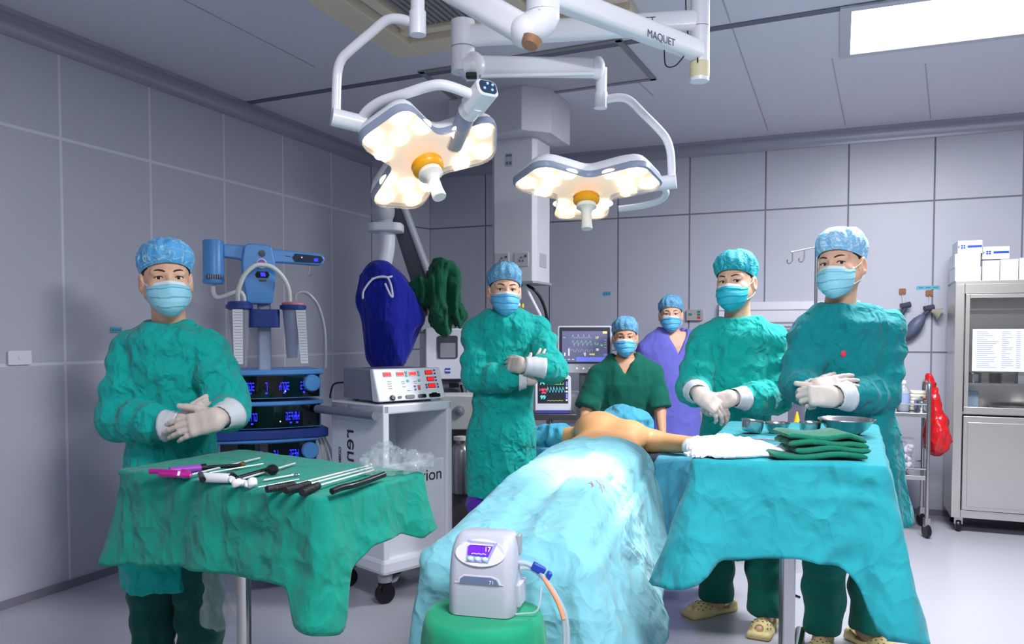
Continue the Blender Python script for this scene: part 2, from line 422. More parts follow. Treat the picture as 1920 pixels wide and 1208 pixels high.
obj('grille', mb, mat('diffuser_grille', (150, 142, 142), .6), vt, ang=0)
mb = MB(); mb.prism([(.27, .26), (1.3, .26), (1.3, 1.6), (.27, 1.6)], vc - V((0, 0, .004)), BW, -LW, (0, 0, .003)); obj('backing_plate', mb, M_STRIP, vt, ang=0)
# lit ceiling panels: the one in view, and two unseen ones added to house the fill lights
M_LIT = glow('light_diffuser', (255, 255, 255), 3.0); M_ALU = mat('light_frame', (196, 196, 204), .4, .3)
def lamp_panel(far_left, label, L=1.25, D=.62):
    t = thing('ceiling_light', label, 'ceiling light', far_left, 'ceiling light panels')
    q = lambda a, b: far_left + BW * a - LW * b
    mb = MB()
    for a0, a1, b0, b1 in ((-.05, L + .05, -.05, 0), (-.05, L + .05, D, D + .05), (-.05, 0, 0, D), (L, L + .05, 0, D)):
        mb.prism([(a0, b0), (a1, b0), (a1, b1), (a0, b1)], far_left - V((0, 0, .014)), BW, -LW, (0, 0, .013))
    obj('frame', mb, M_ALU, t, ang=0)
    mb = MB(); mb.prism([(0, 0), (L, 0), (L, D), (0, D)], far_left - V((0, 0, .008)), BW, -LW, (0, 0, .007)); obj('diffuser', mb, M_LIT, t, ang=0)
lamp_panel(oc(1594, 98), 'bright rectangular ceiling light panel above the steel cabinet')
lamp_panel(V((.28, 1.05, CEIL)), 'added unseen fill light panel over the near end, nearer the steel cabinet side')
lamp_panel(V((-1.4, .3, CEIL)), 'added unseen fill light panel over the near end, nearer the dark left wall')

# ------------------------------------------------------------------ small fixtures on the walls
def onback(px, py, off=.006):
    return onplane(px, py, bw(0, 0, off), LW)
def onleft(px, py, off=.006):
    return onplane(px, py, lw(0, 0, off), BW)
M_LABEL = mat('label_tape', (96, 176, 200), .5); M_WHITE = mat('white_plastic', (232, 232, 238), .35); M_GREY = mat('grey_plastic', (150, 152, 162), .4)
M_DGREY = mat('dark_grey_plastic', (70, 72, 80), .4); M_BLACK = mat('black_plastic', (18, 18, 22), .3); M_INK = mat('ink', (52, 54, 62), .6)
UP = V((0, 0, 1))
def plate(name, x0, y0, x1, y1, wall, m, th, label, cat, group=None, bev=.002):
    on = onback if wall == 'b' else onleft; u = BW if wall == 'b' else LW; n = -LW if wall == 'b' else BW
    a = on((x0 + x1) / 2, (y0 + y1) / 2); l = on(x0, (y0 + y1) / 2); r = on(x1, (y0 + y1) / 2); t = on((x0 + x1) / 2, y0); b = on((x0 + x1) / 2, y1)
    W, Hh = (r - l).length, (t - b).length
    mb = MB(); mb.prism(rrect(W, Hh, min(W, Hh) * .12, 3), a, u, UP, n * th)
    return obj(name, mb, m, None, label, cat, group, ang=30), a, W, Hh, u, n
lg = 'blue label tapes on the walls'
for q, wl, lab in (((1130, 547, 1145, 555), 'b', 'small blue label tape on the back wall above the ventilator monitor'), ((1718, 536, 1762, 543), 'b', 'long blue label tape above the grey breathing bag'),
               ((207, 614, 228, 624), 'l', 'small blue label tape on the left wall beside the man at the instrument table')):
    o, a, W, Hh, u, n = plate('label_tape', *q, wl, M_LABEL, .0015, lab, 'label', lg)
    mb = MB()
    for k in range(3): mb.box(a + n * .0016 + u * (W * (-.3 + .3 * k)), (W * .2, .0006, Hh * .25), rz(-RA) if wl == 'b' else rz(pi / 2 - RA))
    obj('printed_line', mb, mat('label_ink', (70, 120, 160), .6), o, ang=0)
t = thing('light_switch', 'white wall switch plate with one rocker on the left wall', 'switch', onleft(36, 671))
a = onleft(36, 671); mb = MB(); mb.prism(rrect(.118, .068, .006, 3), a, LW, UP, BW * .008); obj('cover_plate', mb, M_WHITE, t, ang=30)
mb = MB(); mb.prism(rrect(.022, .014, .003, 3), a + BW * .008, LW, UP, BW * .004); obj('rocker', mb, M_WHITE, t, ang=30)
t = thing('control_panel', 'grey wall call panel with green and red keys beside the purple scrubs', 'panel', onback(1303, 591))
a = onback(1303, 591); l, r = onback(1288, 591), onback(1318, 591); W = (r - l).length
mb = MB(); mb.prism(rrect(W, W * .68, .008, 3), a, BW, UP, -LW * .03); obj('housing', mb, mat('panel_grey', (172, 166, 166), .5), t, ang=30)
for i, (dx, dz, c) in enumerate(((.28, .2, (50, 130, 90)), (.28, .02, (60, 120, 90)), (.28, -.17, (190, 50, 50)), (-.25, .04, (40, 140, 100)))):
    mb = MB(); mb.prism(rrect(W * .2, W * .13, .002, 2), a + BW * W * dx + UP * W * dz - LW * .03, BW, UP, -LW * .003)
    obj('key', mb, mat('key_%d' % i, c, .4), t, ang=30)
# long service duct behind the two men at the right
a, b = onback(1350, 588), onback(1612, 582); L = (b - a).length
t = thing('service_duct', 'long white medical gas duct on the back wall behind the two right-hand men', 'duct', a)
mb = MB(); mb.rings([[a + BW * (s * L) - LW * x + UP * z for x, z in ((0, -.085), (.045, -.085), (.06, -.07), (.06, .05), (.045, .085), (0, .085))] for s in (0, 1)])
obj('duct_body', mb, mat('duct_white', (214, 212, 222), .35), t, ang=30)
mb = MB(); mb.prism([(0, -.004), (L, -.004), (L, .004), (0, .004)], a + UP * .02 - LW * .0605, BW, UP, -LW * .001); obj('groove', mb, M_GREY, t, ang=0)
mb = MB(); mb.tube([a - LW * .075 - UP * .105 + BW * .02, b - LW * .075 - UP * .105], .014); obj('rail', mb, mat('duct_rail', (200, 198, 206), .3, .3), t)
# hooks and breathing bags
M_HOOK = mat('hook_brown', (150, 96, 66), .6); M_BAG = mat('bag_rubber', (92, 98, 124), .45); M_CLEAR = mat('clear_plastic', (236, 240, 246), .12, trans=.85, ior=1.3, alpha=.55)
M_STEEL = mat('stainless_steel', (196, 194, 194), .22, 1.0, var=.04, vs=3); M_CHROME = mat('chrome', (214, 214, 218), .1, 1.0)
for (px, py, lab) in ((1692, 547, 'brown adhesive wall hook nearest the man with the red dot on his gown'), (1742, 550, 'brown adhesive wall hook under the long blue label')):
    a = onback(px, py); t = thing('wall_hook', lab, 'hook', a, 'brown hooks on the back wall')
    mb = MB(); mb.prism(rrect(.047, .044, .01, 4), a, BW, UP, -LW * .008); obj('hook_pad', mb, M_HOOK, t, ang=30)
    mb = MB(); mb.tube(smoothpath([a - LW * .008 - UP * .01, a - LW * .03 - UP * .018, a - LW * .034 - UP * .004], 5), .003, 8); obj('hook_wire', mb, M_CHROME, t)
def bagvalve(hx, hy, pts, r, label):
    hk = onback(hx, hy, .034)
    P = [onback(x, y, .07) for x, y in pts]; t = thing('breathing_bag', label, 'breathing bag', P[-1], 'breathing bags on wall hooks')
    mb = MB(); d = (P[2] - P[1]); c = P[1]
    mb.lathe([(.012, 0), (r * .55, .02), (r * .9, .06), (r, .1), (r * .9, .15), (r * .55, .19), (.014, .205)], c, 20, axis=d.normalized()); obj('bag', mb, M_BAG, t, ang=60)
    mb = MB(); mb.cyl(P[0], c, .015, n=14); mb.cyl(P[0] + V((-.03, 0, .01)), P[0] + V((.035, 0, .022)), .02, .022, n=16); obj('valve', mb, mat('valve_smoke', (70, 74, 90), .25), t)
    mb = MB(); mb.tube(smoothpath([hk, hk - UP * .05 + BW * .006, P[0]], 6), .0022, 6); obj('cord', mb, mat('cord_white', (226, 222, 226), .7), t)
    return t, P
t, P = bagvalve(1742, 552, [(1741, 582), (1733, 590), (1708, 622)], .047, 'grey rubber breathing bag with clear face cone hanging under the long blue label')
mb = MB(); mb.lathe([(.012, 0), (.02, .02), (.04, .05), (.046, .06), (.038, .058), (.016, .02)], P[0] + BW * .02, 18, axis=BW * 1 - UP * .5, cap=False); obj('face_cone', mb, mat('cone_yellow', (226, 218, 190), .2, trans=.5, alpha=.7), t, ang=60)
mb = MB(); mb.cyl(P[2] + UP * .01, P[2] - UP * .045 - BW * .012, .012, .016, n=14); obj('inlet', mb, M_CHROME, t)
bagvalve(1692, 549, [(1697, 577), (1690, 592), (1680, 640)], .045, 'dark breathing bag hanging half hidden behind the man with the red dot on his gown')
# drip stand
pt = at(1531, 462, 5.15); t = thing('drip_stand', 'thin steel drip stand with hooks behind the man with the red dot', 'drip stand', (pt.x, pt.y, 0))
mb = MB(); mb.cyl((pt.x, pt.y, .1), (pt.x, pt.y, pt.z), .010); obj('pole', mb, M_STEEL, t)
mb = MB(); mb.cyl((pt.x + .0, pt.y, .1), (pt.x, pt.y, 1.35), .016); obj('pole_sleeve', mb, M_STEEL, t)
e = at(1483, 473, 5.15); mb = MB(); mb.tube([pt - UP * .005, at(1507, 468, 5.15), e], .006, 8); obj('hook_bar', mb, M_STEEL, t)
for px, py in ((1486, 472), (1508, 469)):
    q = at(px, py, 5.15); mb = MB(); mb.tube(smoothpath([q, q - UP * .05, q - UP * .075 - BW * .012, q - UP * .07 - BW * .03, q - UP * .05 - BW * .03], 5), .004, 8); obj('hook', mb, M_STEEL, t)
for k in range(5):
    a = k * 2 * pi / 5; d = V((cos(a), sin(a), 0)); b = V((pt.x, pt.y, 0))
    mb = MB(); mb.tube([b + UP * .11, b + d * .15 + UP * .09, b + d * .2 + UP * .06], .012, 8); lg_ = obj('leg', mb, M_STEEL, t)
    mb = MB(); mb.lathe([(.0, -.01), (.025, -.01), (.025, .01), (0, .01)], b + d * .2 + UP * .026, 14, axis=(d.y, -d.x, 0)); obj('caster', mb, M_BLACK, lg_)

# ------------------------------------------------------------------ steel cabinet and what stands on and in it
CX = at(1787, 760, 5.28); CX = V((CX.x, CX.y, 0)); CW, CD, CT = .95, .40, 1.66
def cb(a, d, z): return CX + BW * a + LW * d + UP * z
t = thing('steel_cabinet', 'tall stainless steel cabinet with glass upper door at the right edge', 'cabinet', CX)
SSB = mat('brushed_steel', (208, 204, 200), .3, .85, var=.06, vs=2, bump=(2, .05))
def slab(mb, a0, a1, d0, d1, z0, z1, mi=0):
    mb.prism([(a0, d0), (a1, d0), (a1, d1), (a0, d1)], CX + UP * z0, BW, LW, UP * (z1 - z0), mi)
mb = MB(); slab(mb, 0, .018, .03, CD, .1, CT); slab(mb, CW - .018, CW, .03, CD, .1, CT); slab(mb, .018, CW - .018, CD - .018, CD, .1, CT)
slab(mb, .018, CW - .018, .03, CD - .018, .1, .12); slab(mb, 0, CW, 0, CD, CT - .02, CT); slab(mb, .018, CW - .018, .03, CD - .018, .78, .80)
obj('body', mb, SSB, t, ang=0, bev=.003)
mb = MB(); slab(mb, 0, .055, 0, .03, .1, CT - .02); slab(mb, CW - .055, CW, 0, .03, .1, CT - .02); slab(mb, .055, CW - .055, 0, .03, CT - .085, CT - .02); slab(mb, .055, CW - .055, 0, .03, .1, .15)
obj('front_frame', mb, SSB, t, ang=0, bev=.003)
mb = MB(); slab(mb, .018, CW - .018, .05, CD - .02, .975, .99); obj('shelf', mb, M_STEEL, t, ang=0)
d1 = MB(); slab(d1, .06, CW - .06, -.012, 0, .79, .835); slab(d1, .06, .085, -.012, 0, .835, CT - .09); slab(d1, CW - .085, CW - .06, -.012, 0, .835, CT - .09); slab(d1, .085, CW - .085, -.012, 0, CT - .115, CT - .09)
do = obj('door', d1, SSB, t, ang=0, bev=.002)
mb = MB(); slab(mb, .085, CW - .085, -.008, -.004, .835, CT - .115); obj('pane', mb, mat('cabinet_glass', (220, 226, 230), .04, trans=.9, ior=1.1, alpha=.16), do, ang=0)
d2 = MB(); slab(d2, .06, CW - .06, -.012, 0, .155, .775); do2 = obj('door', d2, SSB, t, ang=0, bev=.003)
mb = MB(); slab(mb, .085, CW - .085, -.016, -.012, .18, .735); obj('door_panel', mb, SSB, do2, ang=0, bev=.006)
for a in (.05, CW - .05):
    for d in (.05, CD - .05):
        mb = MB(); c = cb(a, d, .04); mb.lathe([(.0, -.016), (.036, -.016), (.04, -.008), (.04, .008), (.036, .016), (0, .016)], c, 18, axis=BW)
        mb.box(c + UP * .035, (.05, .03, .05), rz(-RA), 1); obj('caster', mb, [M_BLACK, M_STEEL], t)
# notice sheet on the glass
a0, z0 = .062, 1.07; pw, ph = .62, .275
mb = MB(); mb.prism([(0, 0), (pw, 0), (pw, ph), (0, ph)], cb(a0 + .04, -.013, z0), BW, UP, -LW * .001)
o = obj('notice_sheet', mb, mat('paper', (214, 218, 232), .7), None, 'white printed list taped to the glass door of the steel cabinet', 'paper', ang=0)
mb = MB(); rnd = random.Random(3)
for c_ in range(2):
    for k in range(19):
        zz = z0 + ph - .02 - k * .0128
        for (s, e_) in ((0, .035 + .09 * rnd.random()), (.14, .16 + .05 * rnd.random()), (.22, .245)):
            mb.prism([(s, 0), (e_, 0), (e_, .0035), (s, .0035)], cb(a0 + .065 + c_ * .29, -.0142, zz), BW, UP, -LW * .0004)
obj('printed_line', mb, mat('faint_ink', (150, 156, 178), .7), o, ang=0)
M_CARD = mat('white_card', (238, 238, 242), .6); M_BLUE = mat('blue_print', (36, 74, 190), .5)
def carton(a, d, z, sw, sd, sh, label, stripe=False, rot=0, group='white cartons on the steel cabinet', extra=None):
    R = rz(-RA + rot); c = cb(a, d, z); t = thing('carton', label, 'box', c, group)
    mb = MB(); mb.box(c + UP * sh / 2, (sw, sd, sh), R); obj('box_body', mb, M_CARD, t, ang=0, bev=.002)
    ux = R @ V((1, 0, 0)); uy = R @ V((0, 1, 0))
    mb = MB(); mb.box(c + UP * (sh - .0008) + uy * 0, (sw * 1.004, sd * 1.004, .0022), R); obj('lid_edge', mb, mat('card_shade', (206, 206, 214), .6), t, ang=0)
    if stripe:
        f = c - uy * (sd / 2)
        mb = MB(); mb.prism([(sw * -.1, sh * .44), (sw * .48, sh * .44), (sw * .48, sh * .62), (sw * -.1, sh * .62)], f, ux, UP, -uy * .001)
        mb.prism([(-sw * .48, sh * .42), (-sw * .44, sh * .42), (-sw * .44, sh * .62), (-sw * .48, sh * .62)], f, ux, UP, -uy * .001)
        for i in (0, 1):
            for j in (0, 1): mb.prism([(sw * (-.37 + .1 * i), sh * (.38 + .16 * j)), (sw * (-.29 + .1 * i), sh * (.38 + .16 * j)), (sw * (-.29 + .1 * i), sh * (.5 + .16 * j)), (sw * (-.37 + .1 * i), sh * (.5 + .16 * j))], f, ux, UP, -uy * .001)
        obj('print', mb, M_BLUE, t, ang=0)
    else:
        f = c - uy * (sd / 2); mb = MB()
        for k in range(3): mb.prism([(-sw * .2, sh * (.4 + .12 * k)), (sw * .2, sh * (.4 + .12 * k)), (sw * .2, sh * (.43 + .12 * k)), (-sw * .2, sh * (.43 + .12 * k))], f, ux, UP, -uy * .0006)
        obj('print', mb, mat('card_print', (206, 208, 220), .6), t, ang=0)
carton(.075, .19, CT, .15, .30, .092, 'plain white carton at the bottom of the taller stack on the steel cabinet')
carton(.072, .19, CT + .0925, .148, .29, .088, 'plain white carton in the middle of the taller stack on the steel cabinet')
carton(.085, .19, CT + .181, .142, .28, .085, 'blue-striped white carton on top of the taller stack', True)
carton(.205, .12, CT, .096, .18, .13, 'small white carton next to the taller stack on the steel cabinet')
carton(.307, .12, CT, .10, .18, .134, 'small white carton between two others, right of the tilted striped one')
carton(.415, .12, CT, .106, .18, .14, 'small white carton nearest the right edge of the photo on the steel cabinet')
carton(.232, .12, CT + .1405, .155, .10, .082, 'blue-striped white carton sitting crooked on the smaller cartons', True, rot=rad(6))
# things behind the glass
c = cb(.44, .12, .99); t = thing('medicine_box', 'white box with yellow label inside the steel cabinet', 'box', c)
mb = MB(); mb.box(c + UP * .06, (.125, .1, .12), rz(-RA)); obj('box_body', mb, M_CARD, t, ang=0, bev=.002)
mb = MB(); mb.box(c + UP * .09 - LW * .051, (.07, .002, .03), rz(-RA)); obj('label_patch', mb, mat('yellow_label', (236, 214, 130), .6), t, ang=0)
for i, (a, r, lab) in enumerate(((.14, .05, 'steel instrument pot on the upper shelf inside the cabinet'), (.27, .04, 'smaller steel instrument pot beside the yellow-labelled box in the cabinet'))):
    mb = MB(); mb.lathe([(r * .9, 0), (r, .004), (r, .055), (r * 1.08, .058), (r * 1.05, .061), (r * .94, .056), (r * .9, .006)], cb(a, .2, .99), 24, cap=False); mb.lathe([(0, .002), (r * .95, .002)], cb(a, .2, .99), 24, cap=False)
    obj('steel_pot', mb, M_STEEL, None, lab, 'pot', 'pots in the steel cabinet', ang=50)
c = cb(.13, .16, .80); mb = MB(); mb.box(c + UP * .065, (.07, .06, .13), rz(-RA)); t = obj('blue_box', mb, mat('pale_blue_card', (150, 172, 196), .5), None, 'pale blue box on the lower shelf of the steel cabinet', 'box', ang=0, bev=.003)
mb = MB(); mb.lathe([(.0, 0), (.12, 0), (.15, .04), (.155, .045), (.145, .043), (.115, .006), (0, .006)], cb(.38, .2, .80), 28, cap=False); obj('steel_dish', mb, M_STEEL, None, 'wide steel dish on the lower shelf of the cabinet', 'dish', ang=50)

# ------------------------------------------------------------------ instrument trolley with bottle, jar, bin and red bag
TP = at(1741, 800, 5.12); TP = V((TP.x, TP.y, 0)); TW, TD = .52, .36
def tr(a, d, z): return TP - BW * a + LW * d + UP * z          # a runs towards the man, d towards the wall
t = thing('instrument_trolley', 'two-shelf stainless steel trolley between the men and the steel cabinet', 'trolley', TP)
for a in (0, TW):
    mb = MB(); mb.tube(smoothpath([tr(a, 0, .12), tr(a, 0, .5), tr(a, 0, .93), tr(a, .025, .985), tr(a, .07, 1.0), tr(a, TD - .07, 1.0), tr(a, TD - .025, .985), tr(a, TD, .93), tr(a, TD, .5), tr(a, TD, .12)], 6), .0125, 12); obj('side_frame', mb, M_STEEL, t)
    for d in (0, TD):
        mb = MB(); c = tr(a, d, .045); mb.lathe([(.0, -.014), (.04, -.014), (.045, -.007), (.045, .007), (.04, .014), (0, .014)], c, 20, axis=BW + LW * .4); mb.box(c + UP * .055, (.034, .03, .06), None, 1); obj('caster', mb, [M_BLACK, M_STEEL], t)
for z in (.775, .37):
    mb = MB(); mb.prism([(-.005, 0), (TW + .005, 0), (TW + .005, TD), (-.005, TD)], TP + UP * z, -BW, LW, UP * .03); obj('shelf', mb, M_STEEL, t, ang=0, bev=.004)
    mb = MB(); zz = z + (.085 if z > .5 else .075); mb.tube([tr(0, 0, zz), tr(TW, 0, zz)], .006, 8); mb.tube([tr(0, TD, zz), tr(TW, TD, zz)], .006, 8); obj('guard_rail', mb, M_CHROME, t)
c = tr(.14, .12, .806); t = thing('saline_bottle', 'clear plastic saline bottle with white cap on the trolley', 'bottle', c)
mb = MB(); mb.lathe([(0, 0), (.036, 0), (.04, .006), (.04, .12), (.03, .15), (.013, .165), (.013, .18)], c, 24); obj('bottle_body', mb, mat('bottle_plastic', (226, 232, 244), .15, trans=.6, ior=1.3), t, ang=50)
mb = MB(); mb.lathe([(0, .178), (.016, .178), (.016, .2), (0, .202)], c, 18); obj('cap', mb, M_WHITE, t)
mb = MB(); mb.lathe([(.0405, .05), (.0405, .11)], c, 24, cap=False); obj('label_band', mb, mat('bottle_label', (150, 170, 214), .5), t)
c = tr(.035, .10, .806); t = thing('steel_jar', 'small lidded steel jar on the trolley beside the bottle', 'jar', c)
mb = MB(); mb.lathe([(0, 0), (.04, 0), (.042, .004), (.042, .066), (0, .066)], c, 24); obj('jar_body', mb, M_CHROME, t)
mb = MB(); mb.lathe([(0, .066), (.045, .066), (.045, .074), (.03, .086), (.008, .09), (.008, .1), (0, .1)], c, 24); obj('lid', mb, M_CHROME, t)
c = tr(.05, .2, .806); mb = MB()
for k in range(6): mb.prism(rrect(.1, .09, .02, 3), c + UP * (.022 * k) + BW * .003 * (k % 2), BW, LW, UP * .021)
obj('gauze_stack', mb, mat('gauze', (224, 220, 208), .9), None, 'stack of cream gauze rolls behind the steel jar', 'gauze', ang=0, bev=.005)
c = tr(.17, .12, .401); t = thing('cotton_box', 'clear box full of cotton balls on the lower trolley shelf', 'box', c)
mb = MB(); mb.box(c + UP * .11, (.2, .2, .22), rz(-RA)); obj('box_shell', mb, mat('box_clear', (230, 230, 240), .1, trans=.8, ior=1.2, alpha=.4), t, ang=0, bev=.004)
mb = MB(); rnd = random.Random(5)
for k in range(120):
    mb.ell(c + V((rnd.uniform(-.075, .075), rnd.uniform(-.075, .075), .022 + .16 * rnd.random())), (.021, .021, .019), None, 8, 6)
tag(obj('cotton', mb, mat('cotton_wool', (226, 222, 236), .95), t, ang=180), kind='stuff')
c = tr(-.03, .15, .62)
def fbag(P):
    d = smin(el(P, (.02, 0, -.08), (.072, .095, .12)), rc(P, (.015, 0, .02), (-.045, .0, .32), .05, .016), .06); return d
vs, fs = sdfmesh(fbag, (-.12, -.13, -.24), (.12, .13, .36), .009, 2, .014, (16, 16, 9))
vs = vs + np.array(tr(-.05, .16, .72)) ; obj('red_bag', (vs, fs), mat('red_film', (214, 26, 34), .18, trans=.12, alpha=.95, spec=.8, bump=(30, .5)), None, 'red plastic waste bag hanging from the end of the trolley', 'bag', ang=180, recalc=False)

# ================================================================== surgical lamps on their arms
M_LAMP = mat('lamp_white', (238, 238, 244), .3, coat=.3); M_BAND = mat('lamp_band', (150, 158, 180), .35)
M_LENS = mat('lamp_lens', (246, 244, 240), .1, trans=.75, ior=1.25, alpha=.5); M_LED = glow('lamp_led', (255, 236, 206), 2.6)
M_LEDBED = glow('lamp_reflector', (255, 234, 210), .55); M_YEL = mat('yellow_ring', (244, 172, 24), .35, var=.05); M_HANDLE = mat('lamp_handle', (240, 234, 224), .4)
M_NAVY = mat('navy_lettering', (40, 52, 104), .5); M_TAPE = mat('paper_tape', (226, 214, 178), .7, var=.12, vs=30)
def lamp_head(name, label, C, n, ax0, R, group):
    """three-lobed lamp head; n is where the light goes, ax0 the direction of the first lobe"""
    C, n = V(C), V(n).normalized(); x = V(ax0); x = (x - n * x.dot(n)).normalized(); y = n.cross(x)
    t = thing(name, label, 'surgical lamp', C, group)
    def outline(k):
        def f(px, py):                                   # three rounded blades joined softly
            d = 9
            for j in range(3):
                a = j * 2 * pi / 3; u, v = px * cos(a) + py * sin(a), -px * sin(a) + py * cos(a)
                w_ = .36 + .05 * max(0, u); qx, qy = abs(u - .5) - .5 + .2, abs(v) - w_ + .2
                e = math.hypot(max(qx, 0), max(qy, 0)) + min(max(qx, qy), 0) - .2
                h = min(1, max(0, .5 + .5 * (e - d) / .12)); d = e + (d - e) * h - .12 * h * (1 - h)
            return d
        out = []
        for i in range(k):
            th = 2 * pi * i / k; lo, hi = .1, 1.3
            for _ in range(30):
                m = (lo + hi) / 2
                if f(m * cos(th), m * sin(th)) < 0: lo = m
                else: hi = m
            out.append(lo * R)
        return out
    k = 96; o = outline(k)
    def ring(s, h): return [C + (x * cos(2 * pi * i / k) + y * sin(2 * pi * i / k)) * o[i] * s - n * h for i in range(k)]
    mb = MB(); mb.rings([ring(1.0, .032), ring(.99, .045), ring(.93, .066), ring(.80, .076), ring(.3, .082), ring(.01, .083)], cap=True); obj('top_shell', mb, M_LAMP, t, ang=50)
    mb = MB(); mb.rings([ring(.985, .004), ring(1.012, .008), ring(1.012, .03), ring(.985, .034)], cap=False); obj('rim_band', mb, M_BAND, t, ang=50)
    mb = MB(); mb.rings([ring(.97, .02), ring(.3, .021), ring(.01, .021)], cap=True); obj('reflector', mb, M_LEDBED, t, ang=50)
    mb = MB(); mb.rings([ring(.985, .006), ring(.97, -.006), ring(.9, -.012), ring(.3, -.014), ring(.22, -.014)], cap=False); obj('lens', mb, M_LENS, t, ang=50)
    spots = []
    for j in range(3):
        for r, w_ in ((.82, .17), (.82, -.17), (.57, .0), (.50, .26), (.50, -.26)):
            a = j * 2 * pi / 3; d = x * cos(a) + y * sin(a); e = n.cross(d); spots.append(C + d * r * R + e * w_ * R * (1.25 if r > .7 else 1.2))
    for p in spots:
        mb = MB(); mb.lathe([(0, .0), (R * .118, .0), (R * .122, .004), (R * .11, .007), (0, .007)], p - n * .016, 20, axis=n); obj('led_module', mb, M_LED, t, ang=40)
    mb = MB(); mb.lathe([(.0, .012), (.05, .012), (.055, .02), (.05, .028), (.055, .034), (.052, .044), (.045, .05), (0, .05)], C, 32, axis=n); obj('yellow_ring', mb, M_YEL, t, ang=40)
    mb = MB(); mb.lathe([(0, .05), (.04, .05), (.042, .066), (.028, .075), (.022, .085), (.021, .13), (.0235, .155), (.022, .16), (0, .16)], C, 28, axis=n); obj('handle', mb, M_HANDLE, t, ang=40)
    return t, x, y, n
Y1, Y2 = 2.72, 3.35
C2 = at(1099, 361, Y2); C1 = at(797, 300, Y1)
L1, x1, y1, n1 = lamp_head('surgical_lamp', 'tilted three-lobed surgical lamp with keypad joint over the blue-draped microscope', C1, (.34, -.40, -.85), (.9, .2, .35), .255, 'surgical lamp heads')
L2, x2, y2, n2 = lamp_head('surgical_lamp', 'level three-lobed surgical lamp with bowed arm over the patient', C2, (.0, -.24, -1), (0, 1, 0), .30, 'surgical lamp heads')
spot('surgical_lamp_light', C2 + V((0, 0, -.06)), onz(1115, 868, .84), 260, 25, .5, .10)
spot('surgical_lamp_light', C1 + n1 * .07, onz(1150, 850, .86), 90, 24, .6, .10)
# arm system: one ceiling spindle, two swivel arms, spring arms and bows
sp = at(1312, 100, 2.92)
AS = thing('lamp_arm_system', 'white ceiling arm system carrying both surgical lamps', 'lamp arm', (sp.x, sp.y, CEIL))
def q(px, py, Y): return at(px, py, Y)
def tb_(name, pts, r, m=M_LAMP, n=20, par=AS, k=8, flat=1.0):
    mb = MB(); mb.tube(smoothpath(pts, k) if len(pts) > 2 else pts, r, n, flat=flat); return obj(name, mb, m, par, ang=50, bev=0)
top = V((sp.x, sp.y, CEIL)); bot = V((sp.x, sp.y, at(1312, 150, 2.92).z))
tb_('spindle', [top, bot - UP * .006], .034)
mb = MB(); mb.cyl(bot + UP * .008, bot + UP * .062, .0352); obj('tape_wrap', mb, M_TAPE, AS)
mb = MB(); mb.cyl(top - UP * .0, top - UP * .05, .1, .09); obj('ceiling_flange', mb, M_LAMP, AS)
mb = MB(); mb.cyl(bot + UP * .185, bot + UP * .188, .0345); obj('seam_ring', mb, M_GREY, AS)
# lower arm, coming towards the camera
la = V((sp.x, sp.y, bot.z + .1)); lb = at(1018, -6, 2.42); lb.z = la.z
def bar(name, a, b, w_, h, par=AS, m=M_LAMP):
    d = (b - a).normalized(); x, y, _ = basis(d); mb = MB(); R = rrect(w_, h, h * .3, 5)
    mb.rings([[p + x * u + y * v for u, v in R] for p in (a, b)]); return obj(name, mb, m, par, ang=40)
bar('swivel_arm', la, lb, .062, .072)
d = (lb - la).normalized(); sd = V((0, 0, 1)).cross(d); sd = sd if sd.y < 0 else -sd
o_ = onplane(1240, 72, la + sd * .0312, sd); text('MAQUET', o_ + sd * .0006, -d if d.x < 0 else d, UP, .036, M_NAVY, AS, bold=0)
ub = at(868, 78, 3.06); ua = V((sp.x, sp.y, ub.z + .02)); ub.z = ua.z
bar('swivel_arm', ua, ub, .062, .078)
d2_ = (ub - ua).normalized(); sd2 = V((0, 0, 1)).cross(d2_); sd2 = sd2 if sd2.y < 0 else -sd2
o_ = onplane(1190, 41, ua + sd2 * .0312, sd2); text('MAQUET', o_ + sd2 * .0006, -d2_, UP, .036, M_NAVY, AS, bold=0)
for a_, b_ in ((la, bot),):
    tb_('cable', [top + V((-.05, 0, -.12)), top + V((-.055, -.01, -.28)), V((sp.x - .045, sp.y - .01, la.z + .06)), V((sp.x - .02, sp.y - .035, la.z + .03)), V((sp.x - .015, sp.y - .037, la.z - .05))], .0025, M_BLACK, 6)
    e = la + d * .09; tb_('cable', [e - UP * .035, e + d * .05 - UP * .08, e + d * .1 - UP * .09, e + d * .11 - UP * .04], .0025, M_BLACK, 6)
# joint over the middle, spring arm to the left lamp
j1 = V((lb.x, lb.y, lb.z)); tb_('joint', [j1 + UP * .16, j1 - UP * .06], .05)
s1a = at(985, 58, 2.42); tb_('joint', [j1 - UP * .05, j1 - UP * .08 + (s1a - j1) * .0, s1a], .047, k=4)
s1b = at(776, -62, 2.56)
bar('spring_arm', s1a, s1b, .075, .085)
mb = MB(); mb.ell(s1a, (.05, .05, .05)); obj('elbow', mb, M_LAMP, AS, ang=60)
mb = MB(); mb.cyl(at(996, 76, 2.40), at(993, 86, 2.395), .034, .024); obj('elbow_cap', mb, mat('bronze_cap', (196, 150, 116), .3, .6), AS)
p0 = at(783, -60, 2.56); tb_('lamp_post', [p0, at(783, 30, 2.56)], .022)
tb_('lamp_post', [at(783, 22, 2.56), at(783, 66, 2.56)], .0265)
tb_('bow', [at(783, 46, 2.56), at(752, 36, 2.57), at(725, 38, 2.58), at(695, 62, 2.60), at(655, 96, 2.62), at(640, 112, 2.63), at(633, 135, 2.64), at(631, 168, 2.64), at(630, 220, 2.64)], .0155)
tb_('swivel_joint', [at(622, 219, 2.62), at(684, 234, 2.66)], .029)
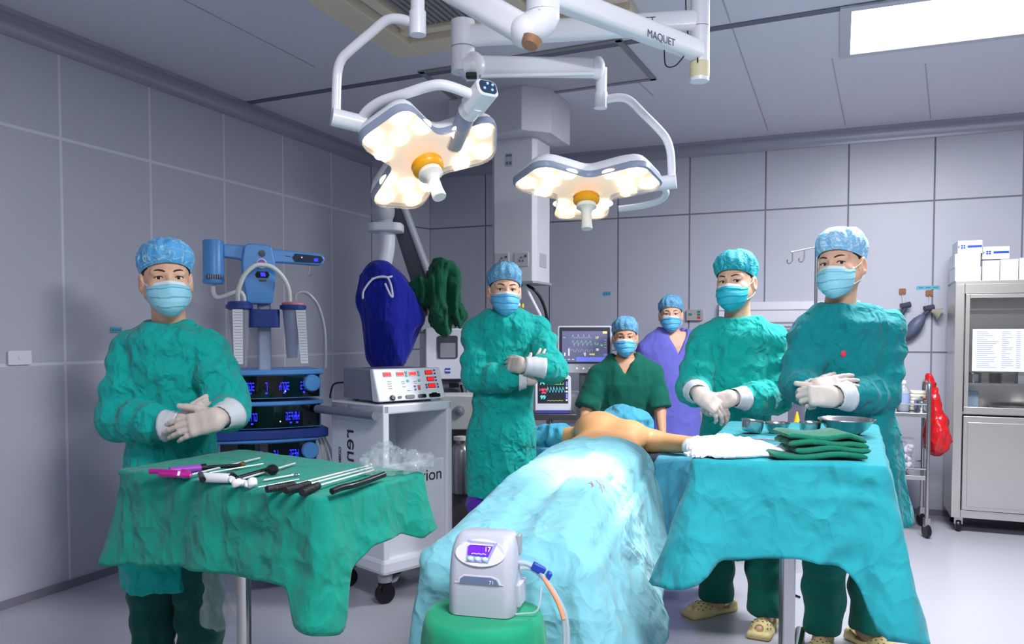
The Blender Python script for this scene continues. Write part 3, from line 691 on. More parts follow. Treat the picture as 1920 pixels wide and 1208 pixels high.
tb_('bow', [at(676, 226, 2.66), at(690, 207, 2.63), at(716, 190, 2.60), at(760, 176, 2.56), at(800, 163, 2.53), at(826, 159, 2.52), at(852, 165, 2.53), at(886, 178, 2.55)], .0165)
kb = at(901, 181, 2.56); ax_ = (at(856, 238, 2.68) - kb).normalized()
mb = MB(); x_, y_, _ = basis(ax_); R = rrect(.075, .06, .018, 5)
mb.rings([[kb + ax_ * s + x_ * u + y_ * v for u, v in R] for s in (-.045, .055)]); kbo = obj('keypad_joint', mb, M_LAMP, AS, ang=40, bev=.004)
mb = MB(); mb.prism(rrect(.06, .045, .015, 5), kb - ax_ * .0455, x_, y_, -ax_ * .003); kp = obj('keypad', mb, mat('keypad_navy', (46, 60, 82), .3), kbo, ang=30)
tb_('lamp_neck', [kb + ax_ * .03, kb + ax_ * .085], .034, M_LAMP); tb_('lamp_neck', [kb + ax_ * .085, C1 + x1 * .11 - n1 * .03], .031, M_BAND)
mb = MB()
for u, v in ((-.018, .01), (.0, .012), (.016, -.008), (-.012, -.01)): mb.ell(kb - ax_ * .049 + x_ * u + y_ * v, (.0045, .0045, .0045), None, 8, 6)
obj('key', mb, glow('key_blue', (120, 160, 255), 1.4), kbo)
# far spring arm to the right lamp
tb_('joint', [ub + UP * .055, ub - UP * .135], .045); mb = MB(); mb.cyl(ub - UP * .042, ub - UP * .046, .0456); obj('seam_ring', mb, M_GREY, AS)
e2 = at(884, 124, 3.06); e3 = at(1118, 128, 3.22)
mb = MB(); mb.tube([ub - UP * .12, e2], .05, 18); mb.ell(e2, (.055, .05, .055)); obj('elbow', mb, M_LAMP, AS, ang=60)
bar('spring_arm', e2, e3, .05, .078); mb = MB(); mb.ell(at(1119, 127, 3.22), (.034, .04, .045)); obj('elbow', mb, M_LAMP, AS, ang=60)
bar('cover_ridge', at(900, 143, 3.02), at(1112, 139, 3.18), .02, .012)
mb = MB(); mb.box(at(884, 142, 3.02), (.04, .03, .02)); obj('elbow_gap', mb, M_BLACK, AS, bev=.004)
tb_('lamp_post', [at(1128, 128, 3.25), at(1127, 178, 3.25)], .0225); tb_('lamp_post', [at(1127, 174, 3.25), at(1126, 203, 3.25)], .0265)
tb_('bow', [at(1130, 188, 3.25), at(1158, 183, 3.26), at(1180, 188, 3.27), at(1205, 212, 3.29), at(1236, 243, 3.31), at(1250, 262, 3.32), at(1257, 285, 3.33), at(1259, 315, 3.34), at(1259, 345, 3.34)], .0165)
tb_('swivel_joint', [at(1268, 340, 3.33), at(1216, 347, 3.36)], .030)
tb_('inner_bow', [at(1244, 352, 3.4), at(1249, 362, 3.44), at(1238, 376, 3.5), at(1205, 386, 3.54), at(1160, 392, 3.55)], .014)
tb_('yoke', [at(1222, 346, 3.36), at(1180, 350, 3.37)], .026)

# ================================================================== ceiling pendant (square column with sockets)
M_PEND = mat('pendant_grey', (206, 204, 212), .4)
pc = at(976, 400, 5.25); PR = rz(-.40); px_ = PR @ V((1, 0, 0)); py_ = PR @ V((0, 1, 0)); zb = at(976, 531, 5.25).z
t = thing('ceiling_pendant', 'square supply column hanging from the ceiling behind the man with crossed arms', 'pendant', (pc.x, pc.y, CEIL))
b_ = V((pc.x, pc.y, 0))
mb = MB(); mb.prism([(-.13, -.13), (.13, -.13), (.155, -.10), (.155, .13), (-.13, .13), (-.155, .10), (-.155, -.10)], b_ + UP * zb, px_, py_, UP * (CEIL - zb - .2)); obj('column', mb, M_PEND, t, ang=20, bev=.004)
mb = MB(); mb.prism([(-.42, -.2), (.13, -.30), (.27, -.16), (.27, .2), (-.42, .2)], b_ + UP * (CEIL - .27), px_, py_, UP * .27); obj('ceiling_box', mb, M_PEND, t, ang=20, bev=.005)
mb = MB(); mb.prism([(-.14, -.14), (.14, -.14), (.165, -.11), (.165, .14), (-.14, .14), (-.165, .11), (-.165, -.11)], b_ + UP * (zb - .012), px_, py_, UP * .014); obj('bottom_plate', mb, M_GREY, t, ang=20)
for i, (u, m_) in enumerate(((-.075, (186, 182, 186)), (.06, (190, 186, 190)))):
    mb = MB(); mb.box(b_ + px_ * u - py_ * .131 + UP * (zb + .14), (.1, .006, .09), PR); so = obj('socket_plate', mb, mat('socket_grey_%d' % i, m_, .5), t, bev=.003)
    mb = MB()
    for du, dz in ((0, .012), (-.011, -.008), (.011, -.008)): mb.box(b_ + px_ * (u + du) - py_ * .135 + UP * (zb + .14 + dz), (.006, .004, .012), PR)
    mb.box(b_ + px_ * (u + .03) - py_ * .135 + UP * (zb + .16), (.012, .004, .014), PR); obj('socket_holes', mb, M_DGREY, so, ang=0)
mb = MB(); mb.box(b_ + px_ * .1555 + UP * (zb + .14), (.006, .12, .09), PR); obj('socket_plate', mb, mat('socket_grey_2', (170, 168, 174), .5), t, bev=.003)
mb = MB(); sg = onplane(954, 300, b_ - py_ * .1305, py_); mb.box(sg, (.05, .002, .085), PR); so = obj('rating_plate', mb, mat('plate_grey', (172, 174, 186), .5), t, ang=0)
mb = MB()
for u, dz, ww, hh in ((0, .028, .04, .012), (-.011, -.02, .014, .02), (.011, -.02, .014, .02)): mb.box(sg + px_ * u - py_ * .0015 + UP * dz, (ww, .002, hh), PR)
obj('symbol', mb, mat('symbol_ink', (96, 104, 130), .6), so, ang=0)
mb = MB(); mb.tube([b_ + px_ * .04 - py_ * .05 + UP * zb, at(1012, 590, 5.2), at(1033, 650, 5.2)], .011, 10); obj('hose', mb, mat('hose_white', (226, 226, 232), .4), t)
mb = MB(); mb.tube(smoothpath([b_ + px_ * .02 - py_ * .05 + UP * zb, at(1003, 545, 5.2), at(1022, 580, 5.22), at(1031, 640, 5.22)]), .010, 10); obj('hose', mb, M_BLACK, t)
mb = MB(); mb.tube([b_ - px_ * .02 - py_ * .06 + UP * zb, at(980, 600, 5.15)], .008, 8); hs_ = obj('hose', mb, mat('hose_white', (226, 226, 232), .4), t)
mb = MB(); mb.cyl(at(979.4, 570, 5.14), at(979.6, 577, 5.14), .011); obj('yellow_sleeve', mb, mat('sleeve_yellow', (226, 214, 60), .5), hs_)

# ================================================================== ventilator screen and patient monitor
def uvquad(mb, O, ux, uy, n, x0, y0, x1, y1, d=.001): mb.prism([(x0, y0), (x1, y0), (x1, y1), (x0, y1)], O + n * 0, ux, uy, n * d)
def screen(t, O, ux, uy, n, W, Hh, name, draw):
    """O = lower left corner of the glass"""
    mb = MB(); mb.prism([(0, 0), (W, 0), (W, Hh), (0, Hh)], O, ux, uy, n * .002)
    s = obj(name, mb, draw['bg'], t, ang=0)
    for m, qs in draw['quads']:
        mb = MB()
        for x0, y0, x1, y1 in qs: mb.prism([(x0 * W, y0 * Hh), (x1 * W, y0 * Hh), (x1 * W, y1 * Hh), (x0 * W, y1 * Hh)], O + n * .0021, ux, uy, n * .0006)
        obj('screen_block', mb, m, s, ang=0)
    for m, ws in draw['waves']:
        for pts in ws:
            mb = MB(); th = .006
            for (xa, ya), (xb, yb) in zip(pts[:-1], pts[1:]):
                dx, dy = (xb - xa) * W, (yb - ya) * Hh; l = math.hypot(dx, dy) or 1; nx_, ny_ = -dy / l * th * Hh * .8, dx / l * th * Hh * .8
                mb.prism([(xa * W - nx_, ya * Hh - ny_), (xb * W - nx_, yb * Hh - ny_), (xb * W + nx_, yb * Hh + ny_), (xa * W + nx_, ya * Hh + ny_)], O + n * .0023, ux, uy, n * .0005)
            obj('screen_trace', mb, m, s, ang=0)
    for m, ts in draw['texts']:
        for st, x, y, sz in ts: text(st, O + ux * x * W + uy * y * Hh + n * .0026, ux, uy, sz * Hh, m, s, 'screen_digits', bold=.0008)
    return s
g_w, g_g, g_y, g_c, g_r, g_b = glow('scr_white', (226, 230, 240), 1.0), glow('scr_green', (110, 220, 120), 1.0), glow('scr_yellow', (236, 230, 110), 1.0), glow('scr_cyan', (90, 220, 230), 1.0), glow('scr_red', (240, 70, 110), 1.0), glow('scr_blue', (110, 124, 230), .8)
g_lg = glow('scr_pale_green', (150, 190, 170), .6); g_lw = glow('scr_grey', (176, 178, 196), .6)
def saw(n, x0, x1, y, a, shape): return [(x0 + (x1 - x0) * (i + u) / n, y + a * v) for i in range(n) for u, v in shape]
p = at(1096, 700, 5.45); a_ = rad(-6); ux = V((cos(a_), sin(a_), 0)); n_ = V((sin(a_), -cos(a_), 0)); w_ = at(1148, 655, 5.45).x - at(1046, 655, 5.45).x; h_ = at(1096, 611, 5.45).z - p.z
t = thing('ventilator_monitor', 'large white-framed ventilator screen with wave curves beside the man in dark green', 'monitor', p)
uy = (UP + V((sin(a_), -cos(a_), 0)) * -.06).normalized(); O = p - ux * w_ / 2
mb = MB(); mb.prism([(x + w_ / 2, y + h_ / 2) for x, y in rrect(w_, h_, .014, 4)], O, ux, uy, -n_ * .06); obj('housing', mb, mat('monitor_white', (226, 226, 236), .35), t, ang=30, bev=.003)
mb = MB(); mb.prism([(x + w_ * .5, y + h_ * .585) for x, y in rrect(w_ * .93, h_ * .77, .006, 3)], O, ux, uy, n_ * .002); obj('bezel', mb, mat('bezel_grey', (60, 60, 76), .3), t, ang=30)
screen(t, O + ux * w_ * .085 + uy * h_ * .235 + n_ * .002, ux, uy, n_, w_ * .83, h_ * .655, 'screen', dict(
    bg=glow('vent_screen', (104, 106, 140), .55), quads=[(g_b, [(.32, .02, .98, .16), (.92, .2, 1, .27)]), (g_w, [(.05, .2, .075, .3), (.14, .2, .165, .44), (.13, .07, .18, .09), (.22, .07, .27, .09), (.5, .2, .52, .24)]), (g_y, [(.9, .92, .99, .99)]), (g_lw, [(.93, .7, .98, .72), (.93, .62, .98, .64), (.93, .55, .98, .57), (.93, .46, .98, .48), (.02, .78, .08, .8), (.04, .07, .1, .09)])],
    waves=[(g_lw, [saw(4, .22, .7, .78, .12, ((0, 0), (.15, .9), (.3, .05), (.6, 0))), saw(5, .2, .72, .34, .06, ((0, 0), (.05, 1), (.5, 1), (.55, 0)))]), (g_lg, [saw(5, .22, .7, .6, .12, ((0, .2), (.2, .8), (.4, .3), (.45, -.7), (.55, -.1)))])],
    texts=[(g_y, [('17', .77, .78, .1)]), (g_g, [('6.1', .76, .58, .11), ('15', .87, .54, .07)]), (g_w, [('20', .78, .4, .09), ('12', .5, .27, .07)]), (g_y, [('14 0.5', .66, .25, .07)])]))
for i in range(4):
    mb = MB(); mb.ell(O + ux * w_ * (.36 + .12 * i) + uy * h_ * .1, (.006, .004, .006), None, 10, 6); obj('button', mb, glow('btn_yellow', (240, 236, 190), .9), t)
mb = MB(); mb.tube([V((p.x, p.y + .08, .9)), V((p.x, p.y + .08, p.z + .2))], .03); obj('support_post', mb, M_GREY, t)
mb = MB(); mb.box((p.x - .05, p.y + .25, .5), (.36, .3, .8)); obj('machine_body', mb, M_WHITE, t, bev=.02)
p = at(1037, 775, 5.2); w_ = at(1071, 740, 5.2).x - at(1003, 740, 5.2).x; h_ = at(1037, 704, 5.2).z - p.z; ux = V((1, 0, 0)); n_ = V((0, -1, 0)); uy = V((0, .12, 1)).normalized()
t = thing('patient_monitor', 'small patient monitor reading 74 and 99 on a shelf beside the crossed-arms man', 'monitor', p); O = p - ux * w_ / 2
mb = MB(); mb.prism([(x + w_ / 2, y + h_ / 2) for x, y in rrect(w_, h_, .02, 5)], O, ux, uy, -n_ * .12); obj('housing', mb, mat('monitor_white', (226, 226, 236), .35), t, ang=30, bev=.005)
mb = MB(); mb.prism([(0.006, 0), (w_ - .006, 0), (w_ - .006, .02), (.006, .02)], O + n_ * .003, ux, uy, -n_ * .1); obj('base_band', mb, mat('band_blue', (70, 70, 160), .4), t, ang=0)
screen(t, O + ux * w_ * .08 + uy * h_ * .26, ux, uy, n_, w_ * .84, h_ * .64, 'screen', dict(bg=glow('mon_screen', (12, 16, 30), .6),
    quads=[(g_w, [(.92, .6, .98, .68), (.92, .45, .98, .52), (.92, .1, .98, .16)]), (g_b, [(.93, .72, .98, .9), (.93, .2, .98, .4)])],
    waves=[(g_g, [saw(6, .3, .9, .78, .16, ((0, 0), (.4, 0), (.45, .5), (.5, 0)))]), (g_c, [saw(6, .3, .9, .45, .26, ((0, 0), (.25, .9), (.4, .55), (.5, .6), (.95, 0)))]), (g_y, [saw(5, .3, .9, .1, .05, ((0, 0), (.5, .5)))])],
    texts=[(g_c, [('74', .15, .84, .22), ('99', .17, .24, .22)]), (g_r, [('118/74', .17, .56, .12), ('(91)', .2, .44, .1)])]))
t = thing('monitor_stand', 'dark steel shelf stand carrying the small patient monitor', 'stand', (p.x, p.y + .06, 0))
a, b = at(1000, 781, 5.2), at(1079, 781, 5.2); mb = MB(); mb.box(V(((a.x + b.x) / 2, p.y + .1, p.z - .022)), (b.x - a.x, .3, .038)); obj('shelf', mb, mat('shelf_steel', (110, 104, 106), .3, .7), t, bev=.003)
mb = MB(); mb.cyl((p.x - .02, p.y + .1, .05), (p.x - .02, p.y + .1, p.z - .04), .022); obj('post', mb, M_STEEL, t)
mb = MB(); mb.cyl((p.x - .02, p.y + .1, .62), (p.x - .02, p.y + .1, .70), .045); obj('clamp', mb, M_BLACK, t)
for k in range(4):
    d = V((cos(k * pi / 2 + .4), sin(k * pi / 2 + .4), 0)); mb = MB(); mb.tube([V((p.x - .02, p.y + .1, .07)), V((p.x - .02, p.y + .1, .05)) + d * .24], .018); mb.cyl(V((p.x - .02, p.y + .1, .0)) + d * .22, V((p.x - .02, p.y + .1, .05)) + d * .22, .02); obj('leg', mb, M_STEEL, t)

# ================================================================== operating microscope: stand, bagged head, towel
M_MIC = mat('microscope_grey', (176, 178, 188), .4); M_MICD = mat('microscope_dark', (104, 104, 114), .45); M_MICW = mat('microscope_white', (220, 220, 230), .4)
mp = at(826, 700, 4.95); t = thing('operating_microscope', 'grey operating microscope stand with screen beside the man with crossed arms', 'microscope', (mp.x, mp.y, 0))
zt = at(826, 616, 4.95).z; zb2 = at(826, 712, 4.95).z
R8 = rz(rad(14)); ux = R8 @ V((1, 0, 0)); uy = R8 @ V((0, 1, 0))
mb = MB(); mb.box(V((mp.x, mp.y + .14, (zt + zb2) / 2)), (.255, .28, zt - zb2), R8); obj('console', mb, M_MICW, t, bev=.008)
f = V((mp.x, mp.y + .14, 0)) - uy * .141
mb = MB(); mb.prism(rrect(.125, .14, .012, 4), f + UP * (zt - .115) + ux * .01, ux, UP, -uy * .006); so = obj('screen_bezel', mb, M_DGREY, t, ang=30)
mb = MB(); mb.prism(rrect(.095, .09, .006, 3), f - uy * .006 + UP * (zt - .135) + ux * .01, ux, UP, -uy * .002); obj('screen', mb, mat('screen_off', (150, 150, 160), .2), so, ang=30)
mb = MB(); mb.prism([(-.016, -.016), (.016, -.016), (.016, .016), (-.016, .016)], f + UP * (zb2 + .055) + ux * .01, ux, UP, -uy * .003); lo = obj('logo_square', mb, mat('logo_blue', (44, 70, 180), .5), t, ang=0)
mb = MB(); mb.prism([(-.016, -.0035), (.016, -.0045), (.016, .0035), (-.016, .0045)], f + UP * (zb2 + .055) + ux * .01 - uy * .0032, ux, UP, -uy * .001); obj('logo_bar', mb, M_WHITE, lo, ang=0)
mb = MB(); mb.box(V((mp.x, mp.y + .15, zb2 - .045)), (.2, .22, .09), R8); mb.box(V((mp.x, mp.y + .17, zb2 * .5 - .04)), (.16, .2, zb2 - .08), R8); obj('stand_column', mb, M_MICD, t, bev=.006)
mb = MB(); mb.box(f - uy * .0 + UP * (zb2 - .035) + ux * .05, (.06, .02, .03), R8); obj('port', mb, M_BLACK, t, bev=.003)
mb = MB(); mb.box(V((mp.x - .05, mp.y + .1, .1)), (.5, .6, .1), R8); obj('base', mb, M_MICD, t, bev=.02)
for sx in (-.22, .12):
    for sy in (-.22, .22): mb = MB(); mb.cyl(V((mp.x + sx, mp.y + .1 + sy - .015, .035)), V((mp.x + sx, mp.y + .1 + sy + .015, .035)), .035); obj('caster', mb, M_BLACK, t)
mb = MB(); mb.tube(smoothpath([f + UP * (zb2 - .03) + ux * .08, f + UP * (zb2 - .04) + ux * .12, f + UP * (zb2 - .12) + ux * .13, f + UP * (zb2 - .16) + ux * .06]), .008, 8); mb.tube(smoothpath([f + UP * (zb2 - .02) + ux * .07, f + UP * (zb2 - .03) + ux * .09, f + UP * (zb2 - .1) + ux * .10, f + UP * (zb2 - .14) + ux * .04]), .008, 8, mi=1); obj('cable', mb, [M_GREY, M_BLACK], t)
# mast, inclined beam, head arm
mb = MB(); mb.box(at(800, 575, 5.0), (.10, .1, .34), R8); obj('mast', mb, M_MIC, t, bev=.01)
def beam(name, a, b, w0, h0, w1, h1, m, par=t):
    d = (b - a).normalized(); x, y, _ = basis(d, (0, -1, 0)); mb = MB()
    mb.rings([[p + x * u * ww + y * v * hh for u, v in rrect(1, 1, .25, 4)] for p, ww, hh in ((a, w0, h0), (b, w1, h1))]); return obj(name, mb, m, par, ang=40)
beam('beam', at(738, 372, 4.85), at(802, 560, 5.0), .10, .13, .13, .14, M_MICD)
beam('beam_cover', at(752, 372, 4.83), at(806, 520, 4.95), .035, .15, .04, .16, M_MIC)
hd = at(718, 400, 4.72); mb = MB(); mb.ell(at(718, 396, 4.72), (.07, .085, .085)); mb.cyl(at(718, 380, 4.72), at(718, 425, 4.72), .065, .055); obj('swivel_housing', mb, M_MIC, t, ang=60)
mb = MB(); mb.prism(rrect(.2, .17, .05, 5), at(724, 436, 4.72), (1, 0, 0), (0, 1, 0), UP * .05); obj('swivel_disc', mb, M_MICW, t, ang=40, bev=.008)
mb = MB(); mb.tube(smoothpath([at(724, 430, 4.72), at(725, 455, 4.72), at(722, 480, 4.71), at(716, 505, 4.70), at(710, 535, 4.70)]), [.05] * 33, 16, flat=1.1); obj('head_arm', mb, M_MICW, t, ang=60)
mb = MB(); mb.box(at(783, 575, 4.85), (.13, .06, .09)); mb.tube([at(790, 560, 4.85), at(745, 590, 4.75)], .02); mb.tube([at(800, 585, 4.8), at(770, 610, 4.75)], .02); obj('handle_bar', mb, M_MICD, t, bev=.01)
# bagged head
bc = at(726, 590, 4.68); S_ = 4.68 / F
def fcov(P):
    d = el(P, (-.03 * 1, 0, .10), (.155, .14, .20)); d = smin(d, el(P, (.04, 0, -.02), (.135, .13, .20)), .08); d = smin(d, el(P, (.0, 0, -.16), (.125, .11, .19)), .09)
    d = smin(d, rc(P, (.06, -.0, .06), (.165, .0, -.02), .06, .04), .07); d = smin(d, rc(P, (-.02, 0, .18), (-.04, 0, .225), .085, .07), .03)
    return smax(d, -.305 - P[2], .02)
vs, fs = sdfmesh(fcov, (-.26, -.22, -.36), (.28, .22, .40), .009, 2, .013, (9, 9, 2.5)); vs = vs + np.array(bc)
M_COVER = cloth('royal_blue_cloth', (18, 30, 150), 9, .8, .15, stretch=(1, 1, .35))
bo = obj('microscope_cover', (vs, fs), M_COVER, None, 'royal blue drawstring bag over the microscope head', 'cover', ang=180, recalc=False)
mb = MB(); mb.tube(smoothpath([at(680, 560, 4.53), at(682, 545, 4.52), at(697, 525, 4.53), at(714, 519, 4.54), at(726, 521, 4.54), at(733, 535, 4.52), at(736, 556, 4.5), at(731, 552, 4.5), at(722, 532, 4.52)]), .006, 8)
mb.tube(smoothpath([at(697, 523, 4.55), at(712, 520, 4.54), at(728, 520, 4.54), at(736, 518, 4.58)]), .006, 8); obj('drawstring', mb, mat('cord_cotton', (206, 208, 224), .8), bo)
# green towel hung over the microscope handle
tc = at(826, 560, 4.72)
def ftow(P):
    d = rc(P, (.02, 0, .15), (-.1, -.02, .05), .05, .05); d = smin(d, rc(P, (.03, 0, .15), (.10, 0, -.10), .055, .045), .06); d = smin(d, rc(P, (.0, -.01, .08), (.02, -.02, -.17), .06, .03), .06)
    d = smin(d, rc(P, (-.10, -.02, .06), (.0, -.02, -.08), .03, .05), .06); return d
vs, fs = sdfmesh(ftow, (-.22, -.14, -.3), (.24, .14, .28), .008, 2, .032, (20, 20, 3)); vs = vs + np.array(tc)
M_TOWEL = cloth('dark_green_towel', (16, 88, 62), 12, .5, .12)
obj('green_towel', (vs, fs), M_TOWEL, None, 'dark green towel hung over the microscope beside the blue bag', 'towel', ang=180, recalc=False)
# machine partly seen behind the cart: cream front with two dials, bottle below
ap = at(868, 790, 4.52); t = thing('suction_unit', 'cream suction unit with round dials half hidden behind the crossed-arms man', 'suction unit', (ap.x, ap.y + .1, 0)); M_CREAM = mat('cream_enamel', (214, 212, 208), .4)
z0, z1 = at(868, 806, 4.52).z, at(868, 742, 4.52).z
mb = MB(); mb.prism([(-.13, z0), (.12, z0), (.12, z1 - .09), (.06, z1), (-.13, z1)], V((ap.x, ap.y, 0)), (1, 0, 0), UP, (0, .25, 0)); obj('housing', mb, M_CREAM, t, ang=20, bev=.006)
for px in (862, 838): 
    mb = MB(); c = at(px, 770, 4.52); mb.lathe([(0, 0), (.03, 0), (.03, .012), (.012, .016), (.01, .034), (0, .034)], c, 20, axis=(0, -1, 0)); obj('dial', mb, [M_GREY], t)
mb = MB(); mb.lathe([(0, .0), (.06, 0), (.062, .01), (.062, .24), (.045, .27), (.03, .28), (.03, .3), (0, .3)], V((ap.x - .01, ap.y + .02, z0 - .36)), 24); obj('collection_jar', mb, mat('jar_steel', (160, 158, 160), .3, .8), t)
mb = MB(); mb.lathe([(0, .3), (.045, .3), (.045, .32), (0, .325)], V((ap.x - .01, ap.y + .02, z0 - .36)), 24); obj('jar_lid', mb, M_CREAM, t)
mb = MB(); mb.box(V((ap.x, ap.y + .14, (z0 - .36) / 2 + .04)), (.24, .26, z0 - .4)); mb.box(V((ap.x, ap.y + .22, z0 - .2)), (.2, .05, .44)); obj('stand', mb, mat('stand_brown', (96, 90, 92), .5), t, bev=.006)
for sx in (-.1, .1): mb = MB(); mb.cyl((ap.x + sx, ap.y + .03, .03), (ap.x + sx, ap.y + .06, .03), .03); obj('caster', mb, M_BLACK, t)

# ================================================================== white cart with the generator
CC = V((-.61, 3.79, 0)); CU = V((cos(rad(45)), sin(rad(45)), 0)); CVv = V((-sin(rad(45)), cos(rad(45)), 0)); CFW, CSD, CZ0, CZ1 = .43, .45, .2, .97
def cc(a, d, z): return CC + CU * a + CVv * d + UP * z
M_CART = mat('cart_white', (226, 228, 238), .3)
t = thing('equipment_cart', 'white lettered equipment cart with open niche carrying the electrosurgical generator', 'cart', CC + CU * .2 + CVv * .2)
def cslab(mb, a0, a1, d0, d1, z0, z1, mi=0): mb.prism([(a0, d0), (a1, d0), (a1, d1), (a0, d1)], CC + UP * z0, CU, CVv, UP * (z1 - z0), mi)
mb = MB(); cslab(mb, 0, .035, 0, CSD, CZ0, CZ1); obj('side_panel', mb, M_CART, t, ang=0, bev=.006); mb = MB(); cslab(mb, CFW - .035, CFW, 0, CSD, CZ0, CZ1); obj('side_panel', mb, M_CART, t, ang=0, bev=.006)
mb = MB(); cslab(mb, .0, CFW, 0, CSD, CZ1 - .045, CZ1 + .001); obj('top', mb, M_CART, t, ang=0, bev=.008)
mb = MB(); cslab(mb, .035, CFW - .035, .02, CSD - .02, CZ0 + .02, CZ1 - .29); obj('front_panel', mb, M_CART, t, ang=0, bev=.008)
mb = MB(); cslab(mb, .035, CFW - .035, CSD - .02, CSD, CZ0, CZ1 - .045); obj('back_panel', mb, M_CART, t, ang=0)
mb = MB(); cslab(mb, -.01, CFW + .01, -.01, CSD + .01, CZ0 - .05, CZ0 + .03); obj('plinth', mb, M_CART, t, ang=0, bev=.02)
mb = MB(); hp = [cc(.06, -.0, .915), cc(-.0, -.05, .915), cc(-.05, -.02, .915), cc(-.05, .1, .915), cc(-.05, CSD * .8, .915), cc(-.02, CSD * .98, .915)]
mb.tube([cc(-.045, -.0, .925), cc(-.045, CSD + .06, .925)], .021, 14); mb.tube([cc(-.045, .06, .925), cc(.0, .06, .925)], .014, 10); mb.tube([cc(-.045, CSD - .04, .925), cc(.0, CSD - .04, .925)], .014, 10); obj('handle', mb, mat('handle_grey', (120, 126, 142), .35), t)
text('renuvion', cc(-.0012, .285, .615), UP * -1, CVv, .125, M_INK, t, bold=.0004)
text('COSMETIC TECHNOLOGY', cc(-.0012, .37, .56), UP * -1, CVv, .03, M_INK, t, bold=.0008)
text('renuvion', cc(.225, .0185, .60), CU, UP, .085, M_INK, t, bold=.0003)
for a, d in ((.04, .05), (CFW - .03, .06), (.06, CSD - .05), (CFW - .06, CSD - .05)):
    mb = MB(); c = cc(a, d, 0); ax2 = (CU * .6 - CVv * .8)
    mb.lathe([(.022, -.014), (.045, -.014), (.05, -.009), (.05, .009), (.045, .014), (.022, .014)], c + UP * .05, 24, axis=CVv * .9 + CU * .3, mi=0); mb.lathe([(0, -.011), (.03, -.011), (.03, .011), (0, .011)], c + UP * .05, 20, axis=CVv * .9 + CU * .3, mi=1)
    mb.box(c + UP * .09 - CU * .0, (.05, .045, .05), rz(rad(45)), 0); mb.cyl(c + UP * .108, c + UP * .155, .034, .04, mi=2); cs = obj('caster', mb, [M_BLACK, M_STEEL, M_GREY], t, bev=.002)
    mb = MB(); mb.prism([(0, 0), (.07, .012), (.085, .035), (.05, .02), (0, .02)], c + UP * .085, CU * .9 + CVv * -.2, UP, CVv * .03); obj('brake_pedal', mb, M_GREY, cs, ang=0, bev=.003)
# generator
GA = rad(40); GU = V((cos(GA), sin(GA), 0)); GV = V((-sin(GA), cos(GA), 0)); G0 = cc(.0, .045, CZ1 + .002); GW, GH = .39, .16
def gg(a, d, z): return G0 + GU * a + GV * d + UP * z
t = thing('electrosurgical_generator', 'electrosurgical generator with red digit displays on the white cart', 'generator', G0 + GU * .2 + GV * .15)
mb = MB(); mb.prism([(.05, .015), (.34, .015), (.34, .155), (.05, .155)], G0 + GU * 0 + UP * .0, GV, UP, GU * .0001)
mb = MB(); mb.prism([(.04, .012), (.36, .012), (.36, .045), (.35, .05), (.36, .055), (.36, .165), (.06, .165)], G0 + GU * .012, GV, UP, GU * (GW - .024)); obj('case', mb, mat('generator_case', (132, 132, 146), .4), t, ang=20, bev=.004)
mb = MB(); mb.prism([(-.012, .012), (.05, .01), (.075, .165), (.045, .168)], G0, GV, UP, GU * GW); fo = obj('front_panel', mb, mat('generator_front', (232, 234, 242), .35), t, ang=20, bev=.006)
fa, fb = V(G0) + GV * -.012 + UP * .012, V(G0) + GV * .045 + UP * .168; FU = (fb - fa).normalized(); FN = GU.cross(FU).normalized(); FN = FN if FN.y < 0 else -FN; FHh = (fb - fa).length
def fp(u, v, o=.001): return fa + GU * (u * GW) + FU * (v * FHh) + FN * o
M_RED = glow('red_digits', (255, 30, 34), 1.6); M_RDK = mat('display_dark', (90, 10, 14), .2)
for u, v in ((.19, .82), (.38, .82), (.565, .82), (.81, .84), (.82, .63), (.82, .42)):
    mb = MB(); mb.prism(rrect(GW * .115, FHh * .135, .002, 2), fp(u, v), GU, FU, FN * .002); do_ = obj('display', mb, M_RDK, fo, ang=0)
    mb = MB()
    for k in range(3): mb.prism(rrect(GW * .028, FHh * .1, .001, 2), fp(u - .034 + .034 * k, v, .0032), GU, FU, FN * .0006)
    obj('digit', mb, M_RED, fo, ang=0)
mb = MB(); mb.prism(rrect(GW * .035, FHh * .15, .001, 2), fp(.62, .38), GU, FU, FN * .002); obj('display', mb, mat('display_pink', (200, 50, 80), .3), fo, ang=0)
mb = MB()
for u, v in ((.465, .86), (.465, .77), (.65, .86), (.65, .77), (.47, .6), (.64, .6)): mb.prism(rrect(GW * .03, FHh * .07, .001, 2), fp(u, v), GU, FU, FN * .003)
obj('key', mb, mat('key_teal', (90, 180, 196), .4), fo, ang=0)
mb = MB()
for u, v in ((.9, .9), (.9, .8), (.9, .68), (.9, .58), (.91, .46), (.91, .37), (.56, .42), (.56, .32), (.735, .45), (.735, .37)): mb.prism(rrect(GW * .024, FHh * .055, .001, 2), fp(u, v), GU, FU, FN * .003)
obj('key', mb, mat('key_purple', (96, 80, 150), .4), fo, ang=0)
mb = MB()
for k in range(4): mb.prism(rrect(GW * .06, .0022, .001, 1), fp(.2, .6 - .07 * k), GU, FU, FN * .0008)
for u, v in ((.4, .58), (.4, .52), (.58, .58), (.58, .52), (.4, .42), (.46, .3)): mb.prism(rrect(GW * .05, .0022, .001, 1), fp(u, v), GU, FU, FN * .0008)
obj('panel_marking', mb, mat('panel_ink', (140, 140, 156), .6), fo, ang=0)
mb = MB(); mb.lathe([(0, 0), (.014, 0), (.014, .006), (.008, .007), (0, .007)], fp(.2, .1), 20, axis=FN); mb.prism(rrect(GW * .05, FHh * .07, .003, 3), fp(.31, .11), GU, FU, FN * .004)
for u, ww in ((.46, .13), (.64, .12), (.83, .17)): mb.prism(rrect(GW * ww, FHh * .11, .006, 3), fp(u, .11), GU, FU, FN * .004)
